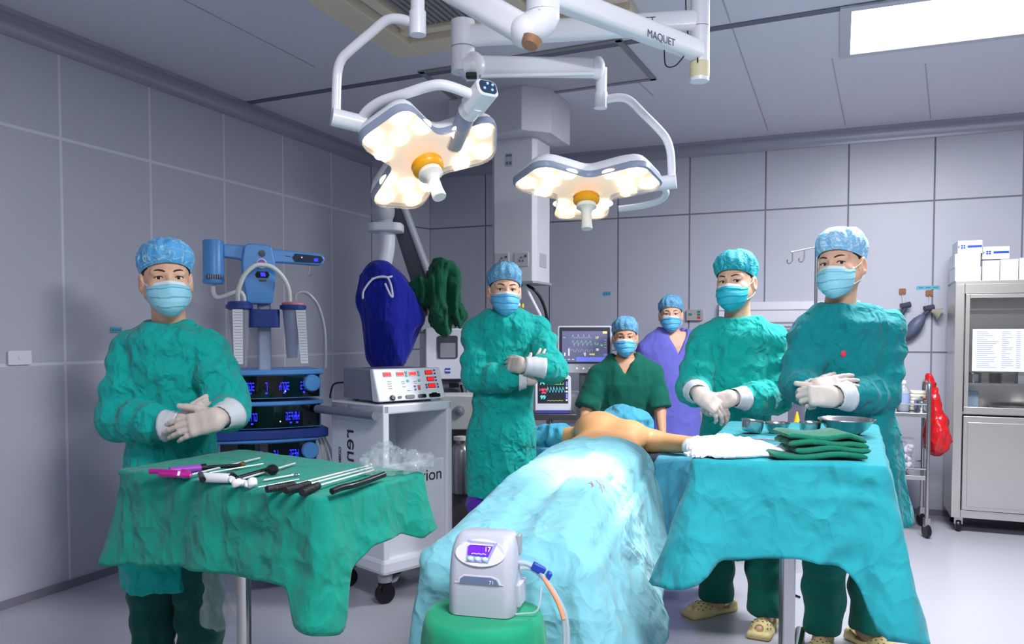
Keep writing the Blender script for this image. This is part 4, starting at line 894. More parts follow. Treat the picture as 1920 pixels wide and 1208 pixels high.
mb.prism(rrect(GW * .08, FHh * .14, .004, 3), fp(.83, .125), GU, FU, FN * .004); obj('socket', mb, M_BLACK, fo, ang=0)
for a, d in ((.05, .06), (.33, .06), (.05, .3), (.33, .3)): mb = MB(); mb.cyl(gg(a, d, 0), gg(a, d, .014), .014); obj('foot', mb, M_GREY, t)
mb = MB(); mb.tube(smoothpath([gg(.02, .36, .09), gg(-.02, .40, .08), gg(-.03, .42, .03), gg(-.03, .42, .006)]), .005, 8); obj('power_cord', mb, M_BLACK, t)

# ================================================================== blue irrigation tower
M_BL = mat('tower_blue', (88, 150, 216), .35, var=.03); M_BLD = mat('tower_dark_blue', (38, 66, 142), .4); M_GLASSB = mat('black_glass', (10, 12, 16), .06, coat=.5)
M_GLB = glow('blue_digits', (40, 40, 255), 2.2); M_TUBE = mat('silicone_tube', (224, 226, 222), .3); M_POLE = mat('pole_grey', (178, 184, 206), .35)
YT = 4.05; TA = rad(22); TU = V((cos(TA), sin(TA), 0)); TV = V((-sin(TA), cos(TA), 0)); T0 = at(497, 700, YT); T0 = V((T0.x, T0.y, 0))
def tz(py): return at(497, py, YT).z
def tx(px): return (at(px, 600, YT).x - T0.x) / cos(TA) * .97
t = thing('irrigation_tower', 'blue three-unit irrigation tower with canisters behind the man at the instrument table', 'medical device', T0)
def tp(a, d, z): return T0 + TU * a + TV * d + UP * z
mb = MB(); mb.prism(rrect(.066, .05, .012, 4), tp(.005, .08, tz(700)), TU, TV, UP * (tz(560) - tz(700))); obj('pole', mb, M_POLE, t, ang=30)
def poly(pts): return [(tx(x), tz(y)) for x, y in pts]
fr_ = .03
mb = MB(); mb.prism(poly([(466, 566), (460, 520), (459, 490), (463, 462), (470, 457), (505, 458), (511, 462), (517, 496), (517, 520), (511, 568), (507, 570), (470, 570)]), tp(0, .115, 0), TU, UP, -TV * .10); obj('head_housing', mb, M_BL, t, ang=30, bev=.008, seg=3)
mb = MB(); mb.prism(poly([(428, 459), (466, 460), (466, 491), (455, 486), (428, 483)]), tp(0, .10, 0), TU, UP, -TV * .06); obj('left_arm', mb, M_BL, t, ang=30, bev=.008, seg=3)
mb = MB(); mb.prism(poly([(510, 464), (596, 470), (604, 474), (607, 482), (603, 490), (595, 493), (522, 490), (512, 492)]), tp(0, .10, 0), TU, UP, -TV * .06); ra_ = obj('right_arm', mb, M_BL, t, ang=30, bev=.008, seg=3)
mb = MB(); mb.prism(poly([(552, 472), (598, 475), (603, 482), (598, 489), (552, 488), (547, 480)]), tp(0, .0395, 0), TU, UP, -TV * .003); dp = obj('display_strip', mb, mat('strip_dark', (36, 48, 76), .15), ra_, ang=0)
for nm_, pl_, m_ in (('digit', [(586, 480), (593, 480), (593, 486), (586, 486)], M_GLB), ('indicator', [(563, 478), (565, 478), (565, 480), (563, 480)], g_w), ('maker_mark', [(535, 476.5), (544, 477), (544, 478.5), (535, 478)], M_INK)):
    mb = MB(); mb.prism(poly(pl_), tp(0, .036 if nm_ != 'maker_mark' else .0395, 0), TU, UP, -TV * .001); obj(nm_, mb, m_, ra_, ang=0)
cc_ = tp(tx(412), .06, 0)
mb = MB(); mb.lathe([(0, tz(533)), (.048, tz(533)), (.053, tz(530)), (.053, tz(527)), (.05, tz(526)), (.05, tz(455)), (.046, tz(452)), (0, tz(451))], cc_, 32); ca_ = obj('pump_housing', mb, M_BL, t, ang=40)
mb = MB(); mb.box(cc_ + UP * tz(521) - TV * .046, (.07, .012, .022), rz(TA)); gr_ = obj('grille_opening', mb, M_DGREY, ca_, bev=.006)
mb = MB()
for k in range(6): mb.box(cc_ + UP * tz(521) - TV * .053 + TU * (-.026 + .0105 * k), (.004, .003, .018), rz(TA))
obj('grille_bar', mb, M_GREY, ca_, ang=0)
def disc(px, py, r, dd, m, nm, off=.016, sx=1.0):
    mb = MB(); c = tp(tx(px), off - dd, tz(py)); mb.lathe([(0, 0), (r, 0), (r * .9, .006), (0, .007)], c, 24, axis=-TV, sx=1); obj(nm, mb, m, t, ang=40)
disc(493.5, 475, .0175, 0, M_DGREY, 'button'); disc(492.5, 494, .026, 0, M_WHITE, 'ring'); disc(492.5, 493, .019, .004, mat('button_purple', (150, 50, 176), .4), 'button')
mb = MB(); mb.prism(poly([(484, 509), (503, 509), (506, 515), (503, 521), (484, 521), (481, 515)]), tp(0, .0145, 0), TU, UP, -TV * .004); obj('small_display', mb, M_GLASSB, t, ang=0)
mb = MB(); mb.prism(poly([(490, 511), (498, 511), (499, 518), (491, 518)]), tp(0, .0104, 0), TU, UP, -TV * .001); obj('digit', mb, M_GLB, t, ang=0)
mb = MB(); mb.prism(poly([(487, 524), (501, 524), (500, 528), (488, 528)]), tp(0, .0145, 0), TU, UP, -TV * .001); obj('maker_label', mb, M_DGREY, t, ang=0)
mb = MB(); hk = tp(tx(579), .07, tz(493)); mb.tube(smoothpath([hk, hk - UP * .025, hk - UP * .045 - TU * .006, hk - UP * .054 + TU * .004, hk - UP * .046 + TU * .012], 6), .0028, 8); obj('hook', mb, M_STEEL, t)
def ttube(nm, pts, r, m=M_TUBE): 
    mb = MB(); mb.tube(smoothpath([tp(tx(x), d, tz(y)) for x, y, d in pts], 7), r, 12); return obj(nm, mb, m, t)
ttube('suction_tube', [(451, 566, .0), (452, 545, -.02), (462, 518, -.03), (478, 501, -.035), (493, 498, -.035), (510, 502, -.03), (527, 518, -.02), (538, 540, -.0), (541, 566, .02)], .0115)
ttube('suction_tube', [(411, 533, .06), (411, 548, .05), (416, 558, .04), (428, 557, .03), (444, 550, .02), (455, 548, .02), (461, 556, .02), (462, 566, .02)], .0115)
ttube('suction_tube', [(551, 562, .02), (552, 552, .02), (562, 546, .02), (575, 550, .02), (592, 572, .03), (602, 610, .03), (605, 650, .04), (605, 692, .05)], .009, mat('tube_clear', (206, 210, 216), .2, trans=.4))
mb = MB(); mb.prism(rrect(.155, .11, .03, 4), tp(.0, .05, tz(614)), TU, TV, UP * (tz(580) - tz(614))); obj('bracket', mb, M_BLD, t, ang=30, bev=.003)
for px, lid, m_ in ((454, M_BLD, M_CLEAR), (547, mat('lid_pink', (226, 140, 150), .45), mat('canister_frosted', (190, 198, 226), .35, trans=.25, alpha=.9))):
    c = tp(tx(px), .03, 0)
    mb = MB(); mb.lathe([(0, tz(688 if px < 500 else 672)), (.033, tz(688 if px < 500 else 672)), (.052, tz(582)), (.053, tz(578))], c, 28, cap=False); cn = obj('canister', mb, m_, t, ang=40)
    mb = MB(); mb.lathe([(.05, tz(581)), (.066, tz(579)), (.066, tz(572)), (.05, tz(570)), (0, tz(570))], c, 32); obj('canister_holder', mb, M_BLD, t, ang=40)
    mb = MB(); mb.lathe([(.0, tz(571)), (.056, tz(571)), (.056, tz(567)), (.04, tz(565)), (0, tz(565))], c, 32); obj('lid', mb, lid, cn, ang=40)
    x0 = tx(px - 4 if px < 500 else px + 11) ; s_ = [(x0 + (.0 if px < 500 else .0) - .024, tz(581)), (x0 + .024, tz(581)), (x0 + (.022 if px < 500 else .036), tz(682)), (x0 - (.02 if px < 500 else .0), tz(682))]
    mb = MB(); mb.prism(s_, tp(0, -.026, 0), TU, UP, -TV * .001); st = obj('scale_label', mb, M_WHITE, cn, ang=0)
    mb = MB()
    for k in range(18):
        f_ = (k + 1) / 19; z_ = tz(581) * (1 - f_) + tz(682) * f_; xa = s_[0][0] * (1 - f_) + s_[3][0] * f_; xb = s_[1][0] * (1 - f_) + s_[2][0] * f_
        mb.prism([(xa + .004, z_), (xb - (.004 if k % 3 else .0), z_), (xb - (.004 if k % 3 else .0), z_ + .0013), (xa + .004, z_ + .0013)], tp(0, -.0272, 0), TU, UP, -TV * .0004)
    obj('scale_marks', mb, M_INK, cn, ang=0)
def bowed(w0, dep, k=14, bow=.05): 
    return [(w0 * (-1 + 2 * i / k), -bow * (1 - (-1 + 2 * i / k) ** 2)) for i in range(k + 1)] + [(w0 * .92, dep), (-w0 * .92, dep)]
def unit(ytop, yfront, ybot, w0, lab):
    z1, z2, z3 = tz(ytop), tz(yfront), tz(ybot)
    mb = MB(); mb.prism(bowed(w0 + .012, .4), tp(.015, 0, z2), TU, TV, UP * (z1 - z2)); obj('unit_top', mb, M_BL, t, ang=25, bev=.004)
    mb = MB(); mb.prism(bowed(w0, .38), tp(.015, .01, z3), TU, TV, UP * (z2 - z3)); obj('unit_case', mb, M_BL, t, ang=25)
    def fpt(u, v, o): 
        x = u * w0; y = -.05 * (1 - u * u) + .01 - o; return tp(.015 + x, y, z3 + (z2 - z3) * v)
    mb = MB(); mb.grid(lambda i, j: fpt(-.97 + 1.94 * i, .04 + .93 * j, .004), 16, 2); g = obj('glass_front', mb, M_GLASSB, t, ang=60)
    for dx, wd in lab['dig']:
        mb = MB(); n = max(1, int(wd / .03))
        for q_ in range(n):
            u = dx + (q_ - (n - 1) / 2) * .05; h = .17; seg = ((1, 1, 1, 0, 1), (0, 1, 1, 1, 0), (0, 1, 1, 0, 0), (1, 0, 1, 1, 1), (1, 1, 0, 1, 0))[(q_ * 3 + int(abs(dx) * 50)) % 5]
            for (ua, ub, va, vb) in [r_ for r_, on_ in zip(((-.018, -.011, -h, .03), (.011, .018, -h, h), (-.018, .018, h - .05, h), (-.018, .018, -.03, .03), (-.018, .018, -h, -h + .05)), seg) if on_]:
                pts = [fpt(u + ua, .52 + va, .0055), fpt(u + ub, .52 + va, .0055), fpt(u + ub, .52 + vb, .0055), fpt(u + ua, .52 + vb, .0055)]
                mb.add(pts, [(0, 1, 2, 3)])
        pts = [fpt(dx - .02, .2, .0055), fpt(dx + .02, .2, .0055), fpt(dx + .02, .27, .0055), fpt(dx - .02, .27, .0055)]; mb.add(pts, [(0, 1, 2, 3)]); obj('digit_group', mb, M_GLB, g, ang=0)
    for u, v in lab['knob']:
        c = fpt(u, v, .0); mb = MB(); ax_ = (TV * -1 + TU * u * .2).normalized(); mb.lathe([(0, 0), (.043, 0), (.043, .03), (.038, .036), (0, .037)], c, 32, axis=ax_); obj('knob', mb, M_BL, g, ang=40)
    mb = MB(); c = fpt(lab.get('led', .2), .3, .005); mb.ell(c, (.004, .004, .004), None, 8, 6); obj('indicator', mb, g_w, g)
unit(694, 703, 747, .262, dict(dig=((-.34, .1), (-.05, .03), (.28, .12), (.66, .1)), knob=((-.62, .56), (.8, .62)), led=.3))
unit(753, 760, 803, .262, dict(dig=((-.32, .13), (.4, .12), (.52, .06)), knob=((-.62, .54),), led=.2))
unit(824, 829, 876, .24, dict(dig=((-.2, .08), (.12, .06), (.5, .12)), knob=((-.5, .42), (.82, .6)), led=.22))
mb = MB(); mb.prism(bowed(.30, .40), tp(.015, -.0, tz(824)), TU, TV, UP * (tz(806) - tz(824))); obj('tray', mb, M_BLD, t, ang=25, bev=.008)
mb = MB(); mb.box(tp(.015, .2, (tz(876) + .22) / 2), (.34, .3, tz(876) - .22), rz(TA)); obj('cabinet_body', mb, M_BL, t, bev=.01)
mb = MB(); mb.prism(bowed(.30, .5, bow=.12), tp(.015, -.05, .13), TU, TV, UP * .13); obj('base', mb, M_BL, t, ang=25, bev=.03, seg=3)
for a, d in ((-.25, -.1), (.27, -.06), (.25, .4), (-.22, .4)):
    for s_ in (-.016, .016):
        mb = MB(); c = tp(a + s_, d, .062); mb.lathe([(.0, -.01), (.056, -.01), (.062, -.005), (.062, .005), (.056, .01), (0, .01)], c, 24, axis=TU); obj('caster_wheel', mb, M_BLACK, t)
    mb = MB(); mb.box(tp(a, d, .11), (.022, .05, .08), rz(TA)); obj('caster_fork', mb, M_DGREY, t)
for k in range(3):
    a = .27 + .012 * k; ttp = [tp(a - .01, .1, tz(812)), tp(a + .03 + .01 * k, .12, tz(860)), tp(a + .05 + .012 * k, .12, .5), tp(a + .04, .12, .25), tp(a - .0, .14, .2)]
    mb = MB(); mb.tube(smoothpath(ttp), .007, 8); obj('hose', mb, M_TUBE, t)

# ================================================================== cloth-covered tables
def drape(corners, z, keys, N=240, rows=22, rin=12, r=.03, seed=0, fold=.016, nf=11, ztop=None, noise=.004, edge_r=.012):
    C_ = [V((c[0], c[1], 0)) for c in corners]; cen = sum(C_, V((0, 0, 0))) / 4; n_ = len(C_)
    P_, U_ = [], []
    for i in range(n_):
        a, b, c = C_[i - 1], C_[i], C_[(i + 1) % n_]; da, dc = (a - b).normalized(), (c - b).normalized()
        s0, s1 = b + da * r, b + dc * r
        for k in range(7):
            k_ = k / 6; p = s0 * (1 - k_) ** 2 + b * 2 * k_ * (1 - k_) + s1 * k_ ** 2; P_.append(p); U_.append(i + (k_ - .5) * .06)
    L_ = [0]
    for i in range(len(P_)): L_.append(L_[-1] + (P_[(i + 1) % len(P_)] - P_[i]).length)
    pts, us = [], []
    for q_ in range(N):
        l = L_[-1] * q_ / N; i = max(j for j in range(len(P_)) if L_[j] <= l + 1e-9); f_ = (l - L_[i]) / max(L_[i + 1] - L_[i], 1e-9)
        ua, ub = U_[i], U_[(i + 1) % len(P_)]; ub += n_ if ub < ua - 1 else 0
        pts.append(P_[i].lerp(P_[(i + 1) % len(P_)], f_)); us.append((ua + (ub - ua) * f_) % n_)
    nor = []
    for q_ in range(N):
        d = pts[(q_ + 3) % N] - pts[q_ - 3]; m = V((d.y, -d.x, 0)).normalized(); nor.append(m if m.dot(pts[q_] - cen) > 0 else -m)
    ks = sorted(keys); kx = [k[0] - n_ for k in ks] + [k[0] for k in ks] + [k[0] + n_ for k in ks]
    dr = np.interp(us, kx, [k[1] for k in ks] * 3); flr = np.interp(us, kx, [k[2] for k in ks] * 3)
    for _ in range(1): dr = (np.roll(dr, 1) + dr * 2 + np.roll(dr, -1)) / 4; flr = (np.roll(flr, 1) + flr * 2 + np.roll(flr, -1)) / 4
    rnd = random.Random(seed); ph = [rnd.uniform(0, 6.28) for _ in range(4)]; zt_ = ztop or (lambda x, y: 0.0)
    R = []
    for k in range(rin):
        f_ = max(k / rin, .002); R.append([cen.lerp(p - m * edge_r, f_) for p, m in zip(pts, nor)])
    rr = [[V((p.x, p.y, z + zt_(p.x, p.y))) for p in ring] for ring in R]
    for k in range(5):
        a = pi / 2 * k / 4; rr.append([V((p.x, p.y, 0)) - m * edge_r * (1 - sin(a)) + UP * (z + zt_(p.x, p.y) - edge_r * (1 - cos(a))) for p, m in zip(pts, nor)])
    for k in range(1, rows + 1):
        s = k / rows; ring = []
        for q_, (p, m) in enumerate(zip(pts, nor)):
            u = us[q_] / n_ * 2 * pi
            w_ = sin(u * nf + ph[0] + 1.2 * sin(u * 3 + ph[1])) * .6 + sin(u * (nf * 1.7) + ph[2]) * .3 + sin(u * 5 + ph[3] + s * 2) * .4
            o_ = flr[q_] * s ** 1.2 + fold * w_ * s ** .8 + fold * .5 * s
            ring.append(p + m * o_ + UP * (z + zt_(p.x, p.y) - edge_r - (dr[q_] - edge_r) * s))
        rr.append(ring)
    mb = MB(); mb.rings(rr, True, False); mb.f.append(tuple(range(N - 1, -1, -1))); mb.m.append(0)
    A = np.array(mb.v); q_ = A * 11
    A[:, 2] += noise * (ridge(q_ + 5) - .3) * .7; side = np.arange(len(A)) >= (rin + 5) * N
    m = np.array([list(x) for x in nor])[np.arange(len(A)) % N]
    wv = (ridge(A * np.array([8, 8, 5]) + 2.2 * vnoise(A * 6)[:, None]) - .3) * noise * 2.6
    A += m * (wv * side)[:, None]
    mb.v = [tuple(x) for x in A]; return mb
M_GREEN = cloth('green_drape', (8, 140, 122), 9, .6, .08); M_TEAL = cloth('teal_drape', (34, 150, 162), 9, .55, .07); M_SHEET = cloth('pale_blue_sheet', (122, 188, 202), 8, .6, .05, stretch=(1, 1, 1))
M_SHEETD = cloth('blue_sheet', (70, 160, 190), 9, .6, .06)
ZL = .885
n4 = [onz(x, y, ZL) for x, y in ((597, 936), (215, 880), (450, 842), (802, 886))]
t = thing('instrument_table', 'steel instrument table under a green drape in front of the left-hand man', 'table', sum([V((c.x, c.y, 0)) for c in n4], V((0, 0, 0))) / 4)
cen = WL[t.name]
TOPA = (n4[1] - n4[0]).normalized(); TOPB = (n4[3] - n4[0]).normalized()
mb = MB(); mb.add([c.lerp(V((cen.x, cen.y, ZL)), .04) - UP * .035 for c in n4] + [c.lerp(V((cen.x, cen.y, ZL)), .04) - UP * .008 for c in n4], [(0, 1, 2, 3), (4, 5, 6, 7), (0, 1, 5, 4), (1, 2, 6, 5), (2, 3, 7, 6), (3, 0, 4, 7)]); obj('tabletop', mb, M_STEEL, t, ang=0)
pl = onz(457, 1208, .30); pl = V((pl.x + .0, pl.y, 0)); pl = at(457, 1100, 2.32); pl = V((pl.x, pl.y, 0))
mb = MB(); mb.cyl((pl.x, pl.y, .06), (pl.x, pl.y, ZL - .03), .0205); obj('post', mb, M_STEEL, t)
for s_ in (-1, 1):
    mb = MB(); a = V((pl.x, pl.y, .06)); mb.tube([a + TOPB * .28 * s_, a - TOPB * .0], .017); mb.tube([a + TOPA * .3 * (s_ > 0), a], .017); fo_ = obj('foot_bar', mb, M_STEEL, t)
    mb = MB(); c = a + TOPB * .27 * s_ - UP * .032; mb.lathe([(0, -.01), (.027, -.01), (.027, .01), (0, .01)], c, 16, axis=TOPA); obj('caster', mb, M_BLACK, t)
mb = drape([(c.x, c.y) for c in n4], ZL, [(0, .345, .03), (.075, .33, .02), (.10, .24, .012), (.17, .235, .01), (.5, .245, .02), (.85, .27, .03), (.97, .29, .055), (1.1, .27, .06), (1.5, .24, .02), (1.95, .24, .03), (2.3, .25, .02), (2.7, .25, .02), (3.0, .17, .045), (3.12, .185, .02), (3.3, .155, .01), (3.6, .16, .01), (3.75, .20, .012), (3.82, .22, .015), (3.87, .34, .02), (3.95, .36, .02)], seed=3, nf=9, fold=.010, noise=.003)
obj('table_drape', mb, M_GREEN, None, 'green cloth drape hanging over the instrument table', 'drape', ang=180, solid=.002)
# --- the tools on it
ZT = ZL + .004
def tt(px, py, z=0): return onz(px, py, ZT + z)
def rod(nm, a, b, r, m, par=None, lab=None, cat=None, grp=None, n=10):
    mb = MB(); mb.tube([a, b], r, n); return obj(nm, mb, m, par, lab, cat, grp, ang=50)
M_ROD = mat('bright_rod', (238, 240, 242), .3, .45); M_BRASS = mat('brass', (176, 130, 60), .3, .8); M_PURP = mat('purple_plastic', (150, 70, 180), .35); M_MAG = mat('magenta_plastic', (184, 26, 140), .35); M_RUB = mat('black_rubber', (26, 26, 30), .55, bump=(90, .4))
a, b = tt(318, 884, .014), tt(450, 873, .010); t = thing('handpiece', 'purple and black handpiece with brass tip on the green table', 'handpiece', a)
m1, m2 = tt(376, 878, .014), tt(386, 877, .014); rod('grip', a, m1, .012, M_PURP, t); rod('collar', m1, m2, .0125, M_BLACK, t); rod('shaft', m2, b, .006, M_BLACK, t); rod('tip', b, tt(456, 870, .010), .008, M_BRASS, t)
a, b = tt(282, 884, .012), tt(356, 891, .012); t = thing('forceps', 'magenta-handled long forceps with steel shaft at the left edge of the green table', 'forceps', a)
mb = MB(); mb.tube(smoothpath([a, tt(310, 885, .014), tt(335, 887, .014), b], 5), .008, 12); mb.tube(smoothpath([tt(300, 890, .008), tt(325, 891, .012), b], 5), .007, 12); mb.tube(smoothpath([tt(340, 883, .012), tt(352, 886, .012), b], 5), .007, 12); obj('handle', mb, M_MAG, t, ang=60)
rod('shaft', b, tt(487, 859, .006), .0032, M_ROD, t); rod('clip', tt(336, 884, .024), tt(334, 892, .012), .004, M_WHITE, t)
rod('steel_probe', tt(392, 887, .005), tt(493, 870, .005), .0026, M_ROD, None, 'thin bare steel probe lying between the forceps and the black laparoscope', 'probe', 'thin steel rods on the green table')
a, b = tt(374, 895, .014), tt(430, 897, .014); t = thing('trocar', 'white and black trocar lying on the green table', 'trocar', a)
mb = MB(); mb.tube([a, a.lerp(b, .2), b], [.009, .0135, .0135], 16); mb.tube([b, tt(436, 900, .012)], .009, 14); obj('housing', mb, M_WHITE, t, ang=40); rod('valve', tt(376, 890, .018), tt(380, 900, .018), .009, M_BLACK, t)
rod('seal', tt(428, 893, .016), tt(436, 896, .016), .011, M_BLACK, t)
a, b = tt(440, 898, .010), tt(500, 882, .010); t = thing('laparoscope', 'black rod with round eyepiece lying across the green table', 'laparoscope', a)
mb = MB(); mb.tube([a, b], [.006, .008], 14); obj('shaft', mb, M_BLACK, t); mb = MB(); c_ = tt(511, 880, .018); mb.lathe([(0, -.008), (.016, -.008), (.018, 0), (.012, .008), (0, .009)], c_, 24, axis=(.3, -.6, .7)); mb.cyl(b, c_, .008); obj('eyepiece', mb, M_BLACK, t)
rod('connector', tt(434, 893, .012), a, .012, M_RUB, t)
t = thing('cannula', 'short steel cannula with hub lying beside the cotton swabs', 'cannula', tt(450, 900)); rod('tube', tt(452, 899, .008), tt(553, 869, .006), .0032, M_ROD, t); rod('hub', tt(446, 901, .008), tt(453, 899, .008), .006, M_CHROME, t)
t = thing('scissors', 'small slim steel scissors in the middle of the green table', 'scissors', tt(492, 901)); rod('blade', tt(494, 901, .004), tt(550, 891, .004), .003, M_ROD, t); mb = MB(); c_ = tt(553, 890, .004); mb.tube([c_ + V((.012 * cos(k * pi / 6), .009 * sin(k * pi / 6), 0)) for k in range(13)], .002, 6); obj('finger_ring', mb, M_CHROME, t)
rod('needle', tt(484, 914, .003), tt(560, 899, .003), .0018, M_ROD, None, 'thin long needle lying near the black-handled rods', 'needle', 'thin steel rods on the green table')
for i, (px, py, r) in enumerate(((443, 906, .014), (455, 905, .012), (463, 908, .011), (473, 905, .016))):
    mb = MB(); mb.ell(tt(px, py, r * .75), (r, r, r * .8), None, 14, 9); A = np.array(mb.v); A += (vnoise(A * 90)[:, None] - .5) * .006; mb.v = [tuple(x) for x in A]
    obj('cotton_swab', mb, mat('cotton_wool', (226, 222, 236), .95), None, ('cotton ball nearest the white trocar', 'cotton ball between its neighbours in front of the black rod', 'small flat cotton ball beside the largest one', 'largest cotton ball, the one nearest the black-handled rods')[i], 'cotton ball', 'cotton balls on the green table', ang=180)
for i, (x0, y0, x1, y1, x2, y2) in enumerate(((500, 918, 552, 909, 690, 874), (535, 920, 580, 908, 697, 877), (566, 924, 597, 911, 700, 882))):
    t = thing('rigid_probe', ('long probe with ribbed black handle, the farthest left of three', 'long probe with ribbed black handle, the middle of three', 'long probe with ribbed black handle at the table corner, the nearest of three')[i], 'probe', tt(x0, y0), 'ribbed-handle probes')
    a, b, e_ = tt(x0, y0, .013), tt(x1, y1, .013), tt(x2, y2, .008); mb = MB(); k_ = 22; mb.tube([a.lerp(b, j / k_) for j in range(k_ + 1)], [.0088 + .0016 * (j % 2) for j in range(k_ + 1)], 14); obj('grip', mb, M_RUB, t, ang=20)
    rod('shaft', b, e_, .0034, M_ROD, t)
a = tt(622, 922, .012); t = thing('camera_head', 'black camera handle wrapped in a clear film sleeve at the table edge', 'camera', a)
mb = MB(); mb.tube(smoothpath([a, tt(640, 915, .016), tt(662, 910, .016), tt(688, 902, .016), tt(720, 890, .02)], 6), .0085, 14); obj('handle', mb, M_BLACK, t)
fo = tt(733, 886, .0)
def ffilm(P): return smin(el(P, (0, 0, .02), (.085, .05, .03)), smin(el(P, (-.02, .02, .05), (.035, .03, .03)), rc(P, (-.06, -.03, .02), (.1, .02, .03), .02, .02), .03), .04)
vs, fs = sdfmesh(ffilm, (-.14, -.1, -.01), (.15, .1, .12), .005, 1, .014, (34, 34, 34)); vs[:, 2] = np.maximum(vs[:, 2], .001); vs += np.array(fo)
M_FILM = mat('clear_film', (232, 238, 242), .12, trans=.5, alpha=.26, ior=1.3, spec=1.0); obj('film_sleeve', (vs, fs), M_FILM, t, ang=60, recalc=False)
a = at(415, 1048, 2.75); 
def fhang(P): return smin(bx(P, (0, 0, -.1), (.045, .015, .14), .012), bx(P, (.0, 0, -.22), (.05, .025, .03), .02), .03)
vs, fs = sdfmesh(fhang, (-.08, -.06, -.30), (.08, .06, .1), .006, 1, .016, (22, 22, 9)); vs += np.array(a) + np.array([0, 0, .02]); vs = vs
obj('film_bag', (vs, fs), M_FILM, None, 'clear film bag hanging under the instrument table', 'bag', ang=60, recalc=False)

# --- the right-hand table
ZR = .98
r4 = [onz(x, y, ZR) for x, y in ((1666, 872), (1292, 862), (1366, 790), (1648, 796))]
cen = sum(r4, V((0, 0, 0))) / 4; t = thing('instrument_stand', 'steel instrument stand under a turquoise drape in front of the two right-hand men', 'table', (cen.x, cen.y, 0))
mb = MB(); mb.add([c.lerp(cen, .04) - UP * .03 for c in r4] + [c.lerp(cen, .04) - UP * .008 for c in r4], [(0, 1, 2, 3), (4, 5, 6, 7), (0, 1, 5, 4), (1, 2, 6, 5), (2, 3, 7, 6), (3, 0, 4, 7)]); obj('tray', mb, M_STEEL, t, ang=0)
pl = at(1476, 1100, 2.62); pl = V((pl.x, pl.y, 0))
mb = MB(); mb.box((pl.x, pl.y, .5), (.046, .04, .88)); obj('post', mb, mat('post_steel', (190, 190, 192), .25, .9), t, bev=.008)
mb = MB(); e_ = onz(1500, 1184, .06); mb.tube([V((pl.x, pl.y, .06)), V((e_.x, e_.y, .06))], .022); mb.tube([V((pl.x - .22, pl.y, .06)), V((pl.x + .25, pl.y, .06))], .022); obj('foot_bar', mb, M_STEEL, t)
for p_ in ((pl.x - .22, pl.y), (pl.x + .25, pl.y), (e_.x, e_.y)): mb = MB(); mb.cyl((p_[0] - .01, p_[1], .025), (p_[0] + .01, p_[1], .025), .025); obj('caster', mb, M_BLACK, t)
mb = drape([(c.x, c.y) for c in r4], ZR, [(0, .42, .095), (.05, .42, .06), (.1, .31, .02), (.2, .255, .01), (.35, .25, .015), (.45, .24, .012), (.6, .245, .015), (.8, .25, .01), (.88, .25, .03), (.96, .31, .085), (1.04, .34, .10), (1.15, .22, .06), (1.5, .22, .03), (1.95, .24, .03), (2.5, .2, .02), (3, .3, .03), (3.3, .38, .04), (3.6, .40, .06), (3.85, .46, .08), (3.95, .46, .1)], seed=11, nf=8, fold=.010, noise=.004)
obj('stand_drape', mb, M_TEAL, None, 'turquoise cloth drape over the instrument stand with the steel bowls', 'drape', ang=180, solid=.002)
ZS = ZR + .004
def rt(px, py, z=0): return onz(px, py, ZS + z)
def bowl(px, py, wpx, hpx, taper, nm, lab, cat, grp, tilt=0):
    c = rt(px, py); s = c.y / F; R_ = wpx / 2 * s; hh = hpx * s; rb = R_ * taper
    prof = [(0, .001), (rb * .9, .001), (rb, .006), (rb + (R_ - rb) * .45, hh * .4), (R_ * .97, hh * .96), (R_ * 1.03, hh), (R_ * 1.02, hh + .003), (R_ * .93, hh * .95), (rb + (R_ - rb) * .35, hh * .4), (rb * .8, .008), (0, .007)]
    mb = MB(); mb.lathe(prof, (0, 0, 0), 40)
    if tilt: mb.v = [tuple(Matrix.Rotation(tilt, 3, 'Y') @ V(p)) for p in mb.v]
    lo_ = min(p[2] for p in mb.v); mb.v = [(p[0] + c.x, p[1] + c.y, p[2] - lo_ + c.z) for p in mb.v]
    obj(nm, mb, M_STEEL, None, lab, cat, grp, ang=50)
bowl(1409, 812, 42, 22, .88, 'steel_cup', 'slightly tilted small steel cup on the turquoise table, the nearest to the patient', 'cup', 'steel cups on the stand', rad(7))
bowl(1457, 812, 46, 19, .68, 'steel_cup', 'flared steel cup, the second from the patient side', 'cup', 'steel cups on the stand')
bowl(1519, 812, 40, 20, .9, 'steel_cup', 'small straight steel cup beside the big bowl', 'cup', 'steel cups on the stand')
bowl(1587, 815, 100, 29, .5, 'steel_bowl', 'large wide steel bowl on the turquoise table', 'bowl', None)
M_GAUZE = mat('white_gauze', (224, 224, 230), .9, bump=(60, .3))
c = rt(1385, 858)
def fg(P):
    d = el(P, (-.02, .10, .006), (.10, .085, .032)); d = smin(d, el(P, (.09, .06, .0), (.08, .06, .02)), .03); d = smin(d, el(P, (-.03, .03, .0), (.10, .045, .022)), .03); return smax(d, -P[2], .004)
vs, fs = sdfmesh(fg, (-.15, -.05, -.01), (.2, .22, .07), .006, 1, .010, (18, 18, 30)); vs[:, 2] = np.maximum(vs[:, 2], 0); vs += np.array(c)
obj('gauze_pile', (vs, fs), M_GAUZE, None, 'crumpled pile of white gauze on the turquoise table', 'gauze', ang=60, recalc=False)
c = rt(1548, 862); t = thing('folded_towel', 'dark green folded towel on the turquoise table beside the white gauze', 'towel', c)
M_TOW2 = cloth('green_towel_cloth', (10, 108, 84), 14, .4, .12)
